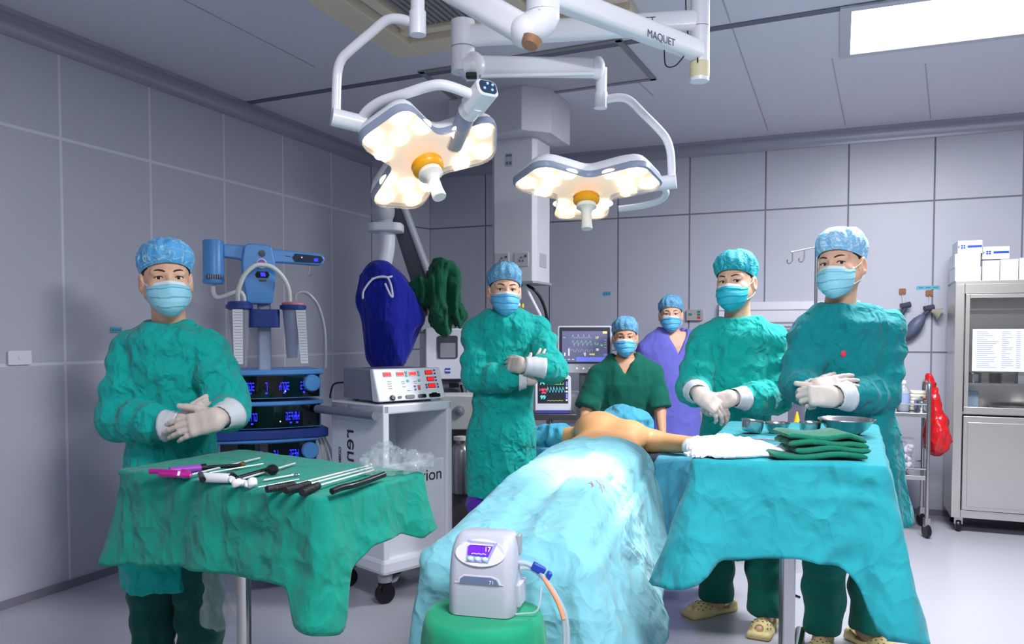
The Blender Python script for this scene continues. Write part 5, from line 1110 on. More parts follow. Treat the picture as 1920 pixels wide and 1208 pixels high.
def fold_layer(k, z, w_, d_, dx, dy, th=.0165):
    mb = MB(); out = []
    for i in range(25):
        u = -1 + 2 * i / 24; zz = z + .004 * sin(u * 4 + k * 1.7) - (.012 * max(0, u - .55) / .45 if k > 1 else 0)
        ring = [V((c.x + dx + u * w_ / 2, c.y + dy + y, zz + h)) for y, h in [(-d_ / 2 - .007 * sin(pi * q_ / 8), .0015 + (th - .0015) * (1 - cos(pi * q_ / 8)) / 2) for q_ in range(9)] + [(d_ / 2, th), (d_ / 2 + .005, th * .5), (d_ / 2, .0015)]]
        ke = min(1, (1 - abs(u)) * 14 + .25) ** .5; ring = [V((p.x, p.y, zz + th / 2 + (p.z - zz - th / 2) * ke)) for p in ring]
        out.append(ring)
    mb.rings(out); return mb
for k, (w_, d_, dx, dy) in enumerate(((.24, .10, -.015, .05), (.19, .12, .02, .065), (.2, .12, .012, .07), (.2, .12, .008, .075))):
    mb = fold_layer(k, c.z + .0155 * k, w_, d_, dx, dy); obj('fold', mb, M_TOW2, t, ang=60)
t = thing('forceps', 'steel ring-handled forceps lying behind the white gauze', 'forceps', rt(1460, 825))
for dy in (0, 4):
    mb = MB(); mb.tube([rt(1395, 822 + dy * .5, .006), rt(1455, 824 + dy * .6, .006)], .0022, 8); obj('shank', mb, M_CHROME, t)
    mb = MB(); c_ = rt(1466, 823 + dy * 1.2, .006); mb.tube([c_ + V((.016 * cos(k * pi / 8), .011 * sin(k * pi / 8), 0)) for k in range(17)], .0022, 6); obj('finger_ring', mb, M_CHROME, t)
# sharps-box corner and yellow cone between the two men
c = at(1510, 790, 4.6); t = thing('side_cabinet', 'white bedside unit seen between the two right-hand men', 'cabinet', (c.x + .12, c.y + .15, 0))
zt = at(1510, 757, 4.6).z
mb = MB(); mb.box((c.x + .16, c.y + .15, (zt + .1) / 2), (.32, .3, zt - .1)); obj('body', mb, mat('unit_white', (206, 206, 216), .4), t, bev=.006); mb = MB(); mb.box((c.x + .15, c.y + .14, zt + .006), (.36, .34, .02)); obj('top', mb, M_WHITE, t, bev=.004)
for sx in (.03, .29):
    for sy in (.03, .27): mb = MB(); mb.cyl((c.x + sx, c.y + sy, 0), (c.x + sx, c.y + sy, .11), .02); obj('caster', mb, M_BLACK, t)
c = at(1494, 790, 4.45); z0 = at(1494, 800, 4.45).z; z1 = at(1494, 772, 4.45).z
t = thing('yellow_cone', 'small yellow cone tip showing between the two right-hand men', 'cone', (c.x, c.y, 0)); mb = MB(); mb.lathe([(.024, z0), (.004, z1), (0, z1)], (c.x, c.y, 0), 20); obj('cone', mb, mat('cone_amber', (240, 180, 40), .4), t)
mb = MB(); mb.lathe([(0, 0), (.1, 0), (.11, z0 - .01), (.09, z0), (0, z0)], (c.x, c.y, 0), 24); obj('bin', mb, M_WHITE, t, ang=40)

# ================================================================== operating table, patient's sheet, pump on its stool
ZB = .70
BA = V((.262, .965, 0)).normalized(); BB = V((BA.y, -BA.x, 0))                # along the table, towards the head; across it, to the right
b0 = onz(777, 1042, ZB); b0 = V((b0.x, b0.y, 0)); BWd, BLn = .50, 2.35
def bd(a, l, z=0): return b0 + BB * a + BA * l + UP * z
t = thing('operating_table', 'operating table under pale blue sheets carrying the patient', 'operating table', bd(.25, 1.0))
mb = MB(); mb.prism([(.01, .02), (BWd - .01, .02), (BWd - .01, BLn), (.01, BLn)], b0 + UP * (ZB - .10), BB, BA, UP * .085); obj('mattress', mb, mat('mattress_black', (40, 42, 48), .5), t, ang=0, bev=.02)
mb = MB(); mb.prism([(.16, .85), (.36, .85), (.36, 1.3), (.16, 1.3)], b0 + UP * .1, BB, BA, UP * (ZB - .2)); obj('column', mb, M_STEEL, t, ang=0, bev=.02)
mb = MB(); mb.prism(rrect(.42, 1.1, .08, 5), bd(.26, .95, .02), BB, BA, UP * .1); obj('base', mb, mat('base_grey', (200, 200, 206), .4), t, ang=30, bev=.02)
LT = 1.72                                                             # how far the top sheet reaches
def body_h(x, y):
    p = V((x, y, 0)) - b0; l = p.dot(BA); a = (p.dot(BB) - .25) / .25
    prof = np.interp(l, [0, .1, .25, .6, 1.0, 1.35, 1.6, 1.75], [0.0, .06, .085, .115, .135, .15, .14, .115])
    legs = np.exp(-((a - .42) / .34) ** 2) + np.exp(-((a + .42) / .34) ** 2); tor = max(0, 1 - abs(a) ** 2.6) ** .6
    k = min(1, max(0, (l - .7) / .6)); return float(prof * (min(1.0, .25 + legs) * min(1, max(0, (1 - abs(a)) * 5)) * (1 - k) + tor * k) + prof * .0)
c4 = [bd(0, 0), bd(0, LT), bd(BWd, LT), bd(BWd, 0)]
mb = drape([(c.x, c.y) for c in c4], ZB, [(0, .42, .03), (.08, .36, .025), (.5, .3, .03), (.9, .22, .03), (1.0, .06, .01), (1.2, .012, .0), (1.8, .012, .0), (2.0, .08, .02), (2.12, .26, .06), (2.4, .30, .09), (2.7, .31, .13), (2.9, .33, .16), (3.0, .42, .15), (3.12, .50, .06), (3.4, .52, .03), (3.8, .5, .02), (3.95, .48, .03)], N=300, rows=30, rin=26, seed=5, nf=10, fold=.017, ztop=body_h, noise=.004, r=.05, edge_r=.03)
A = np.array(mb.v); rel = A - np.array(b0); l_ = rel @ np.array(BA); a_ = rel @ np.array(BB)
A[:, 2] += .012 * np.exp(-((l_ - .05) / .02) ** 2) * (a_ > -.02) * (a_ < .5) * (A[:, 2] > ZB - .05)
A[:, 2] += .006 * (ridge(np.stack([a_ * 4 + l_ * 2, l_ * 7 + vnoise(A * 4) * 2, A[:, 2] * 2], 1)) - .4) * (A[:, 2] > ZB - .02)
mb.v = [tuple(x) for x in A]
so = obj('patient_sheet', mb, M_SHEET, None, 'pale blue surgical sheet covering the patient and the table end', 'sheet', ang=180, solid=.003)
from mathutils.bvhtree import BVHTree
bvh = BVHTree.FromPolygons(mb.v, mb.f)
def on_sheet(px, py): return bvh.ray_cast(V((0, 0, H)), ray(px, py).normalized())[0]
rnd = random.Random(9); mb = MB()
for (x0, y0, x1, y1) in ((1103, 908, 1113, 914), (1108, 905, 1110, 916), (1118, 903, 1130, 926), (1124, 910, 1133, 918)):
    a, b = on_sheet(x0, y0), on_sheet(x1, y1); mb.tube(smoothpath([a + UP * .004, (a + b) / 2 + UP * .006 + BB * .004, b + UP * .004], 5), .0012, 6)
obj('stain', mb, mat('stain_red', (196, 96, 118), .8), so, ang=60)
# under-sheet hanging from the arm board on the right, arm board and covers
t = thing('arm_board', 'arm board with blue cover at the right side of the operating table', 'arm board', bd(.62, 1.95))
ab = [bd(.49, 1.70), bd(.68, 1.88), bd(.95, 2.14), bd(.49, 2.10)]; ZA = .715
mb = MB(); mb.add([c.lerp(sum(ab, V((0, 0, 0))) / 4, .12) + UP * (ZA - .07) for c in ab] + [c.lerp(sum(ab, V((0, 0, 0))) / 4, .12) + UP * (ZA - .03) for c in ab], [(0, 1, 2, 3), (4, 5, 6, 7), (0, 1, 5, 4), (1, 2, 6, 5), (2, 3, 7, 6), (3, 0, 4, 7)]); obj('board', mb, M_GREY, t, ang=0)
mb = drape([(c.x, c.y) for c in ab], ZA, [(0, .45, .10), (.3, .52, .05), (.6, .5, .02), (1, .46, .02), (1.5, .42, .03), (2, .3, .03), (2.5, .25, .02), (3, .2, .0), (3.6, .35, .0)], N=200, seed=21, nf=9, fold=.02, noise=.006)
obj('cover', mb, M_SHEETD, t, ang=180, solid=.002)
c = bd(-.15, 2.1); ab2 = [bd(-.30, 2.09), bd(.03, 1.98), bd(.03, 2.16), bd(-.30, 2.24)]; t = thing('arm_board', 'arm board with blue cover at the left, beside the crossed-arms man', 'arm board', c)
mb = MB(); mb.add([c.lerp(sum(ab2, V((0, 0, 0))) / 4, .12) + UP * (ZA - .07) for c in ab2] + [c.lerp(sum(ab2, V((0, 0, 0))) / 4, .12) + UP * (ZA - .03) for c in ab2], [(0, 1, 2, 3), (4, 5, 6, 7), (0, 1, 5, 4), (1, 2, 6, 5), (2, 3, 7, 6), (3, 0, 4, 7)]); obj('board', mb, M_GREY, t, ang=0)
mb = drape([(c.x, c.y) for c in ab2], ZA, [(0, .22, .02), (.5, .26, .03), (1, .22, .02), (2, .2, .02), (3, .22, .02)], N=160, seed=22, nf=7, fold=.012, noise=.005); obj('cover', mb, M_SHEETD, t, ang=180, solid=.002)
# stool and pump
YS = 1.93; sc_ = at(905, 1150, YS); ZP = sc_.z
t = thing('stool', 'stool under a green cloth in front of the operating table', 'stool', (sc_.x, sc_.y + .005, 0)); sb = V((sc_.x, sc_.y + .005, 0))
mb = MB(); mb.cyl(sb + UP * .06, sb + UP * (ZP - .04), .028); mb.cyl(sb + UP * (ZP - .06), sb + UP * (ZP - .025), .128, n=36); obj('seat', mb, M_STEEL, t)
for k in range(5):
    d = V((cos(k * 1.2566), sin(k * 1.2566), 0)); mb = MB(); mb.tube([sb + UP * .09, sb + d * .22 + UP * .055], .014); mb.cyl(sb + d * .22 - UP * .0, sb + d * .22 + UP * .05, .024); obj('leg', mb, M_BLACK, t)
def stoolcloth():
    rr = []
    N = 120
    def R_(a): return .150 * (1 + .02 * sin(3 * a + 1)) 
    for s in (.02, .4, .75, .92, 1): rr.append([sb + V((cos(2 * pi * k / N), sin(2 * pi * k / N), 0)) * R_(2 * pi * k / N) * s * .93 + UP * (ZP - (.002 if s == 1 else 0)) for k in range(N)])
    for j in range(22):
        s = (j + 1) / 22; ring = []
        for k in range(N):
            a = 2 * pi * k / N; f_ = .010 * s * sin(a * 13 + 2 * sin(a * 2)) + .006 * s * sin(a * 21 + 1); r_ = R_(a) * (.93 + .07 * min(1, s * 6) ** .5) + .012 * s + f_
            ring.append(sb + V((cos(a), sin(a), 0)) * r_ + UP * (ZP - .006 - .36 * s))
        rr.append(ring)
    mb = MB(); mb.rings(rr, True, False); mb.f.append(tuple(range(N - 1, -1, -1))); mb.m.append(0); return mb
obj('cloth_cover', stoolcloth(), cloth('green_cover', (16, 142, 104), 6, .25, .08), t, ang=180, solid=.002)
PA = rad(-14); PU = V((cos(PA), sin(PA), 0)); PV = V((-sin(PA), cos(PA), 0)); pw_ = .166; pb = onz(898, 1160, ZP + .003)
pb = V((pb.x, YS - .035, ZP + .003)); ph_ = (at(898, 1006, YS).z - ZP); M_PUMP = mat('pump_grey', (178, 180, 194), .4)
def pp(a, d, z): return pb + PU * a + PV * d + UP * z
t = thing('compression_pump', 'grey bedside pump with purple screen on the green-covered stool', 'pump', pb + PV * .06)
rr = []
for s in [0, .03, .3, .55, .75, .86, .94, .985, 1.0]:
    k = 1 - .06 * s - .12 * max(0, (s - .72) / .28) ** 2.2; dfr = .0 + .028 * max(0, s - .62) / .38 + .012 * max(0, s - .9) / .1; dbk = .125 - .012 * s
    w_ = pw_ * k * (1 - .03 * (s == 0) - (.10 if s == 1.0 else .03 if s > .98 else 0)); D_ = (dbk - dfr) * (.9 if s == 1.0 else 1); md = (dbk + dfr) / 2
    rr.append([pp(x, md + y, ph_ * s) for x, y in rrect(w_, D_, .026, 7)])
mb = MB(); mb.rings(rr); obj('shell', mb, M_PUMP, t, ang=60, bev=0)
fn = lambda u, v: None
def pf(x, s, o=.001):
    dfr = .028 * max(0, s - .62) / .38 + .012 * max(0, s - .9) / .1; return pp(x, dfr - o, ph_ * s)
def sheetp(nm, pts, m, o=.002, th=.002, par=None):
    mb = MB(); A_ = [pf(x, s, o) for x, s in pts]; B_ = [pf(x, s, o - th - .004) for x, s in pts]; n = len(pts)
    mb.add(A_ + B_, [tuple(range(n)), tuple(range(2 * n - 1, n - 1, -1))] + [(i, (i + 1) % n, (i + 1) % n + n, i + n) for i in range(n)]); return obj(nm, mb, m, par or t, ang=0)
ov = [(.062 * cos(a_), .80 + .155 * sin(a_)) for a_ in [2 * pi * k / 40 for k in range(40)]]
sheetp('face_oval', ov, mat('pump_white', (212, 210, 220), .35), .003)
sheetp('display_frame', [(-.036, .94), (.040, .925), (.022, .70), (-.033, .70)], mat('pump_violet', (150, 156, 196), .35), .0055)
ds = sheetp('display', [(-.030, .885), (.029, .875), (.021, .77), (-.030, .785)], glow('pump_screen', (86, 20, 232), 1.1), .0068)
text('17', pf(.019, .857, .0095), PU, (PV * .16 + UP), .016, g_w, t, 'display_digits')
mb = MB(); mb.tube([pf(-.02 + .006 * k, .795 + .008 * (k % 2), .0085) for k in range(7)], .0012, 6); obj('display_graph', mb, g_lw, t)
sheetp('heading', [(-.026, .91), (.03, .905), (.03, .895), (-.026, .90)], mat('pump_pink', (236, 190, 200), .5), .0066)
for x in (-.022, -.004, .014): mb = MB(); c = pf(x, .735, .006); mb.ell(c, (.0075, .004, .006), None, 14, 8); obj('button', mb, mat('pump_button', (196, 226, 240), .3), t)
mb = MB(); mb.ell(pp(.055, .05, ph_ * .965), (.012, .012, .003)); obj('indicator_light', mb, glow('pump_green', (150, 240, 130), 1.2), t)
hd_ = [(-.048, .43), (-.046, .48), (-.036, .515), (.03, .515), (.044, .49), (.05, .43)]
sheetp('handle_rim', [(-.052, .425), (-.050, .49), (-.038, .53), (.032, .53), (.048, .50), (.055, .425)], mat('pump_white', (212, 210, 220), .35), .0025); ho = sheetp('handle_recess', hd_, mat('pump_slate', (104, 116, 150), .3), .0038)
sheetp('seam', [(-.06, .43), (.06, .43), (.06, .422), (-.06, .422)], mat('pump_white', (212, 210, 220), .35), .0015)
text('71', pf(.032, .455, .006), PU, UP, .013, M_WHITE, t)
mb = MB(); mb.box(pp(.083, .08, ph_ * .22), (.014, .07, ph_ * .3), rz(PA)); obj('side_rib', mb, M_PUMP, t, bev=.003); mb = MB(); mb.box(pp(.077, .09, ph_ * .84), (.01, .03, .05), rz(PA)); obj('rear_grip', mb, M_GREY, t, bev=.003)
h0 = pp(.075, .07, ph_ * .62)
ca = [h0, h0 + V((.03, 0, -.004)), h0 + V((.065, -.02, -.03)), h0 + V((.095, -.04, -.075)), h0 + V((.112, -.05, -.12)), h0 + V((.114, -.05, -.2)), h0 + V((.10, -.05, -.36))]
M_TB = mat('tube_clear_soft', (220, 228, 236), .15, trans=.45, alpha=.8); M_ORG = mat('tube_orange', (240, 150, 110), .4)
th_ = thing('pump_hose', 'clear twin hose with orange core and blue connector plugged into the grey pump', 'hose', ca[-1])
for i, dz in enumerate((0, -.014)):
    mb = MB(); mb.tube(smoothpath([p + UP * dz * (1 - k / 6) + V((.007 * i, 0, 0)) for k, p in enumerate(ca)], 8), .0058, 10); obj('hose_tube', mb, M_TB, th_)
mb = MB(); mb.tube(smoothpath([ca[2] + V((0, -.006, .0)), ca[3] + V((.0, -.006, 0)), ca[4] + V((0, -.006, 0))], 8), .0048, 8); obj('orange_core', mb, M_ORG, th_)
mb = MB(); mb.box(ca[2] + V((-.012, .01, .018)), (.034, .02, .02), Matrix.Rotation(rad(30), 3, 'Y')); mb.box(ca[2] + V((.012, .008, .0)), (.012, .024, .022), Matrix.Rotation(rad(30), 3, 'Y')); obj('connector', mb, mat('connector_blue', (24, 60, 160), .4), th_, bev=.003)
mb = MB(); mb.tube(smoothpath([pp(.05, .02, .004), pp(.10, .03, .006) + V((0, -.0, 0)), h0 + V((.05, -.05, -.10)), h0 + V((.06, -.03, -.05))], 8), .0022, 8); obj('thin_line', mb, M_TB, th_)
# cables on the floor
for i, (pts, lab) in enumerate((([(318, 1165), (340, 1158), (352, 1163), (338, 1172), (322, 1168), (330, 1150), (345, 1120)], 'black cable coiled on the floor between the left-hand man and the blue tower'),
                          ([(1445, 1112), (1475, 1112), (1500, 1120)], 'black cable on the floor behind the right-hand table post'))):
    P = [onz(x, y, .006) for x, y in pts]; mb = MB(); mb.tube(smoothpath(P, 8), .005, 8); obj('floor_cable', mb, M_BLACK, None, lab, 'cable', 'cables on the floor')

# ================================================================== people
SKIN = mat('skin', (226, 178, 150), .5, var=.06, vs=9, sub=.08); SKIN2 = mat('skin_tan', (214, 160, 128), .5, var=.06, vs=9, sub=.08); SKINP = mat('skin_patient', (226, 168, 116), .45, var=.24, vs=7, sub=.08)
M_GLOVE = mat('latex_glove', (212, 196, 188), .45, var=.05, vs=18, bump=(40, .08)); M_CUFF = mat('glove_cuff', (206, 210, 216), .5)
M_HAIR = mat('dark_hair', (26, 20, 18), .55, bump=(120, .5)); M_EYE = mat('eye_white', (226, 218, 214), .2); M_IRIS = mat('iris_dark', (34, 20, 14), .15)
M_CLOG = mat('clog_beige', (226, 208, 150), .55, bump=(140, .4), var=.06)
G1 = cloth('gown_green', (8, 168, 160), 13, .75, .08, stretch=(1, 1, .8)); G2 = cloth('gown_dark_green', (4, 132, 138), 13, .7, .08); SCG = cloth('scrub_green', (4, 96, 80), 7, .35, .08); SCP = cloth('scrub_purple', (112, 112, 206), 6, .3, .05)
PANT = cloth('trouser_green', (2, 104, 92), 6, .35, .1); PANTD = cloth('trouser_dark_green', (2, 78, 70), 6, .35, .1); PANTP = cloth('trouser_purple', (84, 40, 170), 6, .35, .1)
def capmat(name, base, light):
    m = mat(name, base, .6, alpha=1); nt = m.node_tree; N = nt.nodes.new; L = nt.links.new; b = nt.nodes['Principled BSDF']
    tc = N('ShaderNodeTexCoord'); n = N('ShaderNodeTexNoise'); n.inputs['Scale'].default_value = 26; n.inputs['Detail'].default_value = 2; n.inputs['Distortion'].default_value = 1.5; L(tc.outputs['Object'], n.inputs['Vector'])
    a = N('ShaderNodeMath'); a.operation = 'SUBTRACT'; L(n.outputs['Fac'], a.inputs[0]); a.inputs[1].default_value = .5
    d = N('ShaderNodeMath'); d.operation = 'ABSOLUTE'; L(a.outputs[0], d.inputs[0])
    r = N('ShaderNodeMapRange'); L(d.outputs[0], r.inputs['Value']); r.inputs['From Min'].default_value = 0; r.inputs['From Max'].default_value = .07; r.inputs['To Min'].default_value = 1; r.inputs['To Max'].default_value = 0
    mx = N('ShaderNodeMix'); mx.data_type = 'RGBA'; L(r.outputs['Result'], mx.inputs['Factor']); mx.inputs['A'].default_value = lin(base); mx.inputs['B'].default_value = lin(light); L(mx.outputs['Result'], b.inputs['Base Color'])
    bp = N('ShaderNodeBump'); bp.inputs['Strength'].default_value = .5; bp.inputs['Distance'].default_value = .006; L(r.outputs['Result'], bp.inputs['Height']); L(bp.outputs['Normal'], b.inputs['Normal'])
    return m
CAPB = capmat('cap_blue', (84, 170, 226), (172, 218, 244)); CAPG = capmat('cap_teal', (0, 158, 178), (90, 208, 216)); CAPL = capmat('cap_light_blue', (130, 196, 240), (214, 236, 250)); CAPD = capmat('cap_blue_grey', (96, 164, 206), (150, 200, 226))
def mask_mat(nm, c): return mat(nm, c, .6, bump=(70, .12), var=.03)
MK1 = mask_mat('mask_pale', (150, 214, 232)); MK2 = mask_mat('mask_blue', (98, 186, 230)); MK3 = mask_mat('mask_teal', (40, 184, 204)); M_MKW = mat('mask_white', (228, 238, 244), .6)

def head_sdf(P, c, R, s):
    q = [P[0] - c[0], P[1] - c[1], P[2] - c[2]]; q = [(R[0][i] * q[0] + R[1][i] * q[1] + R[2][i] * q[2]) / s for i in range(3)]
    d = el(q, (0, .014, .040), (.075, .094, .084)); d = smin(d, el(q, (0, -.022, -.028), (.066, .074, .078)), .03)
    for sg in (-1, 1):
        d = smin(d, rc(q, (sg * .050, .0, -.05), (sg * .012, -.066, -.090), .022, .018), .03); d = smin(d, el(q, (sg * .040, -.062, -.028), (.022, .02, .018)), .02)
        d = smin(d, rc(q, (sg * .044, -.066, .020), (sg * .012, -.083, .020), .011, .010), .014)
    d = smin(d, rc(q, (0, -.088, .008), (0, -.106, -.034), .0085, .012), .012)
    for sg in (-1, 1): d = smax(d, -el(q, (sg * .031, -.098, -.001), (.019, .016, .0105)), .010)
    for sg in (-1, 1): d = smin(d, el(q, (sg * .031, -.078, .0085), (.018, .011, .0045)), .006)      # upper lids
    for sg in (-1, 1):
        e = el(q, (sg * .079, .012, -.012), (.012, .021, .034)); e = smax(e, -el(q, (sg * .088, .006, -.010), (.008, .012, .022)), .006); d = smin(d, e, .008)
    return d * s
def interp_rows(rows, Y):
    out = []
    for r in rows:
        l, r_ = at(r[1], r[0], Y), at(r[2], r[0], Y); out.append((l.z, (l.x + r_.x) / 2, Y + (r[4] if len(r) > 4 else 0), (r_.x - l.x) / 2, r[3]))
    return sorted(out)
def glove(par, W, T, dorsal, side, curl=(.35, .45, .3), spread=.05, thumb=(.7, .75, -.15), s=1.0, tcurl=.2, cuff=.075, cuffdir=None):
    """a hand in a latex glove: palm, four fingers of their own lengths, thumb; W is the wrist, T where the fingers point"""
    W, T = V(W), V(T); x = (T - W).normalized(); z = V(dorsal); z = (z - x * z.dot(x)).normalized(); y = z.cross(x)
    M = Matrix((x, y, z)).transposed()
    fingers = [(.030, .084, .0088, -.0), (.010, .093, .0090, 0), (-.010, .087, .0086, 0), (-.029, .068, .0077, 0)]
    ch = []
    for i, (fy, ln, fr_, _) in enumerate(fingers):
        p = V((.084 - (.012 if i == 3 else .004 * (i != 1)), fy * side, .0)); a = 0; yaw = (fy / .03) * spread * side; pts = [p]
        for j, k in enumerate((.46, .30, .24)):
            a += curl[j] * (1 + .12 * i); d = V((cos(a) * cos(yaw), cos(a) * sin(yaw), -sin(a))); p = p + d * ln * k; pts.append(p)
        ch.append((pts, [fr_ * 1.08, fr_ * 1.02, fr_ * .95, fr_ * .82]))
    td = V((thumb[0], thumb[1] * side, thumb[2])).normalized(); p = V((.022, .030 * side, -.006)); pts = [p, p + td * .042]
    td2 = (td + V((tcurl, -.25 * tcurl * side, -.3 * tcurl))).normalized(); pts += [pts[1] + td2 * .034, pts[1] + td2 * .034 + (td2 + V((tcurl * .5, 0, 0))).normalized() * .022]
    ch.append((pts, [.0145, .0125, .0110, .0092]))
    cdv = V((-1, 0, 0)) if cuffdir is None else (M.transposed() @ (V(cuffdir) - W)).normalized()
    def f(P):
        P = [a / s for a in P]
        d = bx(P, (.045, 0, 0), (.046, .0385, .0138), .0130); d = smin(d, bx(P, (.02, 0, 0), (.03, .032, .017), .016), .02)
        for pts, rr in ch:
            e = None
            for j in range(3):
                g = rc(P, pts[j], pts[j + 1], rr[j], rr[j + 1]); e = g if e is None else smin(e, g, .003)
            d = smin(d, e, .0055)
        q_ = (P[0], P[1], P[2] * 1.25); d = smin(d, rc(q_, (.0, 0, 0), cdv * .04, .029, .032), .02)
        return d * s
    lo = [min(-.05, *(p[i] for c in ch for p in c[0])) - .03 for i in range(3)]; hi = [max(.05, *(p[i] for c in ch for p in c[0])) + .03 for i in range(3)]
    vs, fs = sdfmesh(f, [a * s for a in lo], [a * s for a in hi], .0030, 1, .0004, (60, 60, 60)); vs = vs @ np.array(M.transposed()) + np.array(W)
    g = obj('glove', (vs, fs), M_GLOVE, par, ang=180, recalc=False)
    c0, c1 = V(W) + M @ (cdv * .012 * s), V(W) + M @ (cdv * cuff * s); mb = MB()
    R_ = []
    xx, yy, dd = basis(c1 - c0, z)
    for k in range(9):
        u = k / 8; rr = (.039 + .013 * u) * s + (.0022 if k in (8,) else 0) + .0012 * sin(k * 2.1)
        R_.append([c0.lerp(c1, u) + (xx * cos(2 * pi * j / 28) * 1.05 + yy * sin(2 * pi * j / 28) * .92) * (rr + .0012 * sin(j * 3 + k)) for j in range(28)])
    mb.rings(R_, True, False); obj('cuff', mb, M_CUFF, g, ang=180, solid=.0015)
    WL[g.name] = WL[par.name]
    return g
def person(label, Y, head, yaw, hs, rows, arms, garment, gmat, capm, maskm, legs, pantm, hem, roll=0, pitch=0, sleeve='long', vneck=None, clogs=True, skin=SKIN, dyleg=0, rs=(.078, .074, .052), hdy=-.02, capsz=1.0, wr=.0065):
    hc = at(head[0], head[1], Y + hdy); R = rz(yaw) @ Matrix.Rotation(roll, 3, 'Y') @ Matrix.Rotation(pitch, 3, 'X')
    hw = lambda p: hc + R @ (V(p) * hs)
    if sleeve == 'long':                               # the trunk stays inside the arms
        rows = [(r[0], r[1] + (r[2] - r[1]) * .055, r[2] - (r[2] - r[1]) * .055, r[3] * .86) + tuple(r[4:]) if 3 <= i <= 5 else r for i, r in enumerate(rows)]
    tor = interp_rows(rows, Y); top = tor[-1]
    J = {k: [at(p[0], p[1], Y + p[2] - (.0, .035, .0)[i] * (sleeve == 'long')) for i, p in enumerate(arms[k])] for k in ('a', 'b')}
    base = V((top[1], Y + dyleg, 0)); zh = min(max(tor[0][0] + .05, .72), .9)
    L_ = []
    for (pxh, pxa, dY, toe) in legs:
        h_ = at(pxh, 800, Y); k_ = at((pxh + pxa) / 2, 1000, Y); a_ = at(pxa, 1150, Y)
        L_.append((V((h_.x, Y + dyleg, zh)), V((k_.x, Y + dyleg + dY * .5 - .03, .47)), V((a_.x, Y + dyleg + dY, .085)), V((a_.x + toe[0], Y + dyleg + dY + toe[1], .028))))
    nb = V((top[1], top[2] + .015, top[0] - .03))
    def fbody(P):
        d = head_sdf(P, hc, R, hs); d = smin(d, rc(P, hw((0, .022, -.055)), nb, .052 * hs, .058 * hs), .025)
        d = smin(d, loft(P, tor, 2.2, .022), .02)
        for k in ('a', 'b'):
            S, E, Wp = J[k]; d = smin(d, rc(P, S, E, .045, .037), .02); d = smin(d, rc(P, E, Wp, .037, .026), .015)
            hd_ = (Wp - E).normalized(); d = smin(d, rc(P, Wp - hd_ * .02, Wp + hd_ * .004, .022, .016), .01)
        for h_, k_, a_, t_ in L_:
            d = smin(d, rc(P, h_, k_, .075, .05), .03); d = smin(d, rc(P, k_, a_, .048, .034), .02); d = smin(d, rc(P, a_ - UP * .03, t_, .034, .024), .015); d = smin(d, rc(P, a_ - UP * .05, a_ - UP * .05 - (t_ - a_) * .35, .03, .026), .015)
        return d
    allp = [p for k in J.values() for p in k] + [p for l in L_ for p in l] + [hc]
    lo = V([min(p[i] for p in allp) - .16 for i in range(3)]); hi = V([max(p[i] for p in allp) + .16 for i in range(3)]); lo.z = -.02
    fine = [[(hc.x - .1, hc.x + .1, .0042)], [(hc.y - .13, hc.y + .13, .0046)], [(hc.z - .13, hc.z + .14, .0042)]]
    vs, fs = sdfmesh(fbody, lo, hi, .013, 1, fine=fine); vs[:, 2] = np.maximum(vs[:, 2], .002)
    o = obj('person', (vs, fs), skin, None, label, 'person', base=base, ang=180, recalc=False)
    # --- gown or scrub top
    th = Y
    def fg(P):
        d = loft(P, tor, 2.3)
        for i, k in enumerate(('a', 'b')):
            S, E, Wp = J[k]; sg = -1 if k == 'a' else 1
            nk = V((top[1] + sg * top[3] * .9, top[2], top[0] - .05)); d = smin(d, rc(P, nk, S, .055, rs[0] * .95), .035)
            if sleeve == 'long':
                Mp = E.lerp(Wp, .6); We = E.lerp(Wp, .94); e = smin(rc(P, S, E, rs[0], rs[1], .008, i * 2, 60), rc(P, E, Mp, rs[1], rs[2] * 1.42, .006, i + 1, 75), .012); e = smin(e, rc(P, Mp, We, rs[2] * 1.42, rs[2] * .78, .003, i, 90), .008); d = smin(d, e, .006)
            else:
                E2 = S.lerp(E, .92); e = rc(P, S, E2, rs[0], rs[1], .003, i, 40); cut = ((P[0] - E2.x) * (E - S).normalized().x + (P[1] - E2.y) * (E - S).normalized().y + (P[2] - E2.z) * (E - S).normalized().z); e = smax(e, cut, .004); d = smin(d, e, .02)
        if vneck:
            zv = at(head[0], vneck[0], Y).z; hw_ = vneck[1]; cxv = at(vneck[2], vneck[0], Y).x; h_ = top[0] - zv
            dv = (np.abs(P[0] - cxv) - hw_ * (P[2] - zv) / h_) * .8; dv = np.maximum(dv, P[1] - (Y + .03)); d = smax(d, -dv, .004)
            d = np.maximum(d, -(np.sqrt((P[0] - cxv) ** 2 + (P[1] - Y - .01) ** 2) - .062) * (P[2] > top[0] - .035) - (P[2] <= top[0] - .035) * 9)
        return d
    gl = [p for k in J.values() for p in (k if sleeve == 'long' else k[:2])]
    lo = V([min([p[i] for p in gl] + [0 if i == 2 else min(r[1 + i] - r[3 + i] for r in tor)] if i < 2 else [tor[0][0]]) - .12 for i in range(3)]); hi = V([max([p[i] for p in gl] + [max(r[1 + i] + r[3 + i] for r in tor)] if i < 2 else [top[0]]) + .12 for i in range(3)])
    vs, fs = sdfmesh(fg, lo, hi, .0075, 1, wr, (9, 9, 7)); g = obj(garment, (vs, fs), gmat, o, ang=180, recalc=False)
    # --- trousers and shoes
    def fl_(P):
        d = el(P, ((L_[0][0].x + L_[1][0].x) / 2, Y + dyleg, zh), (.122, .10, .12))
        for h_, k_, a_, t_ in L_:
            e = smin(rc(P, h_, k_, .09, .084, .004, 1, 40), rc(P, k_, a_ + V((0, 0, -.03)), .084, .075, .006, 2, 50), .03); d = smin(d, e, .012)
        return smax(d, .065 - P[2], .006)
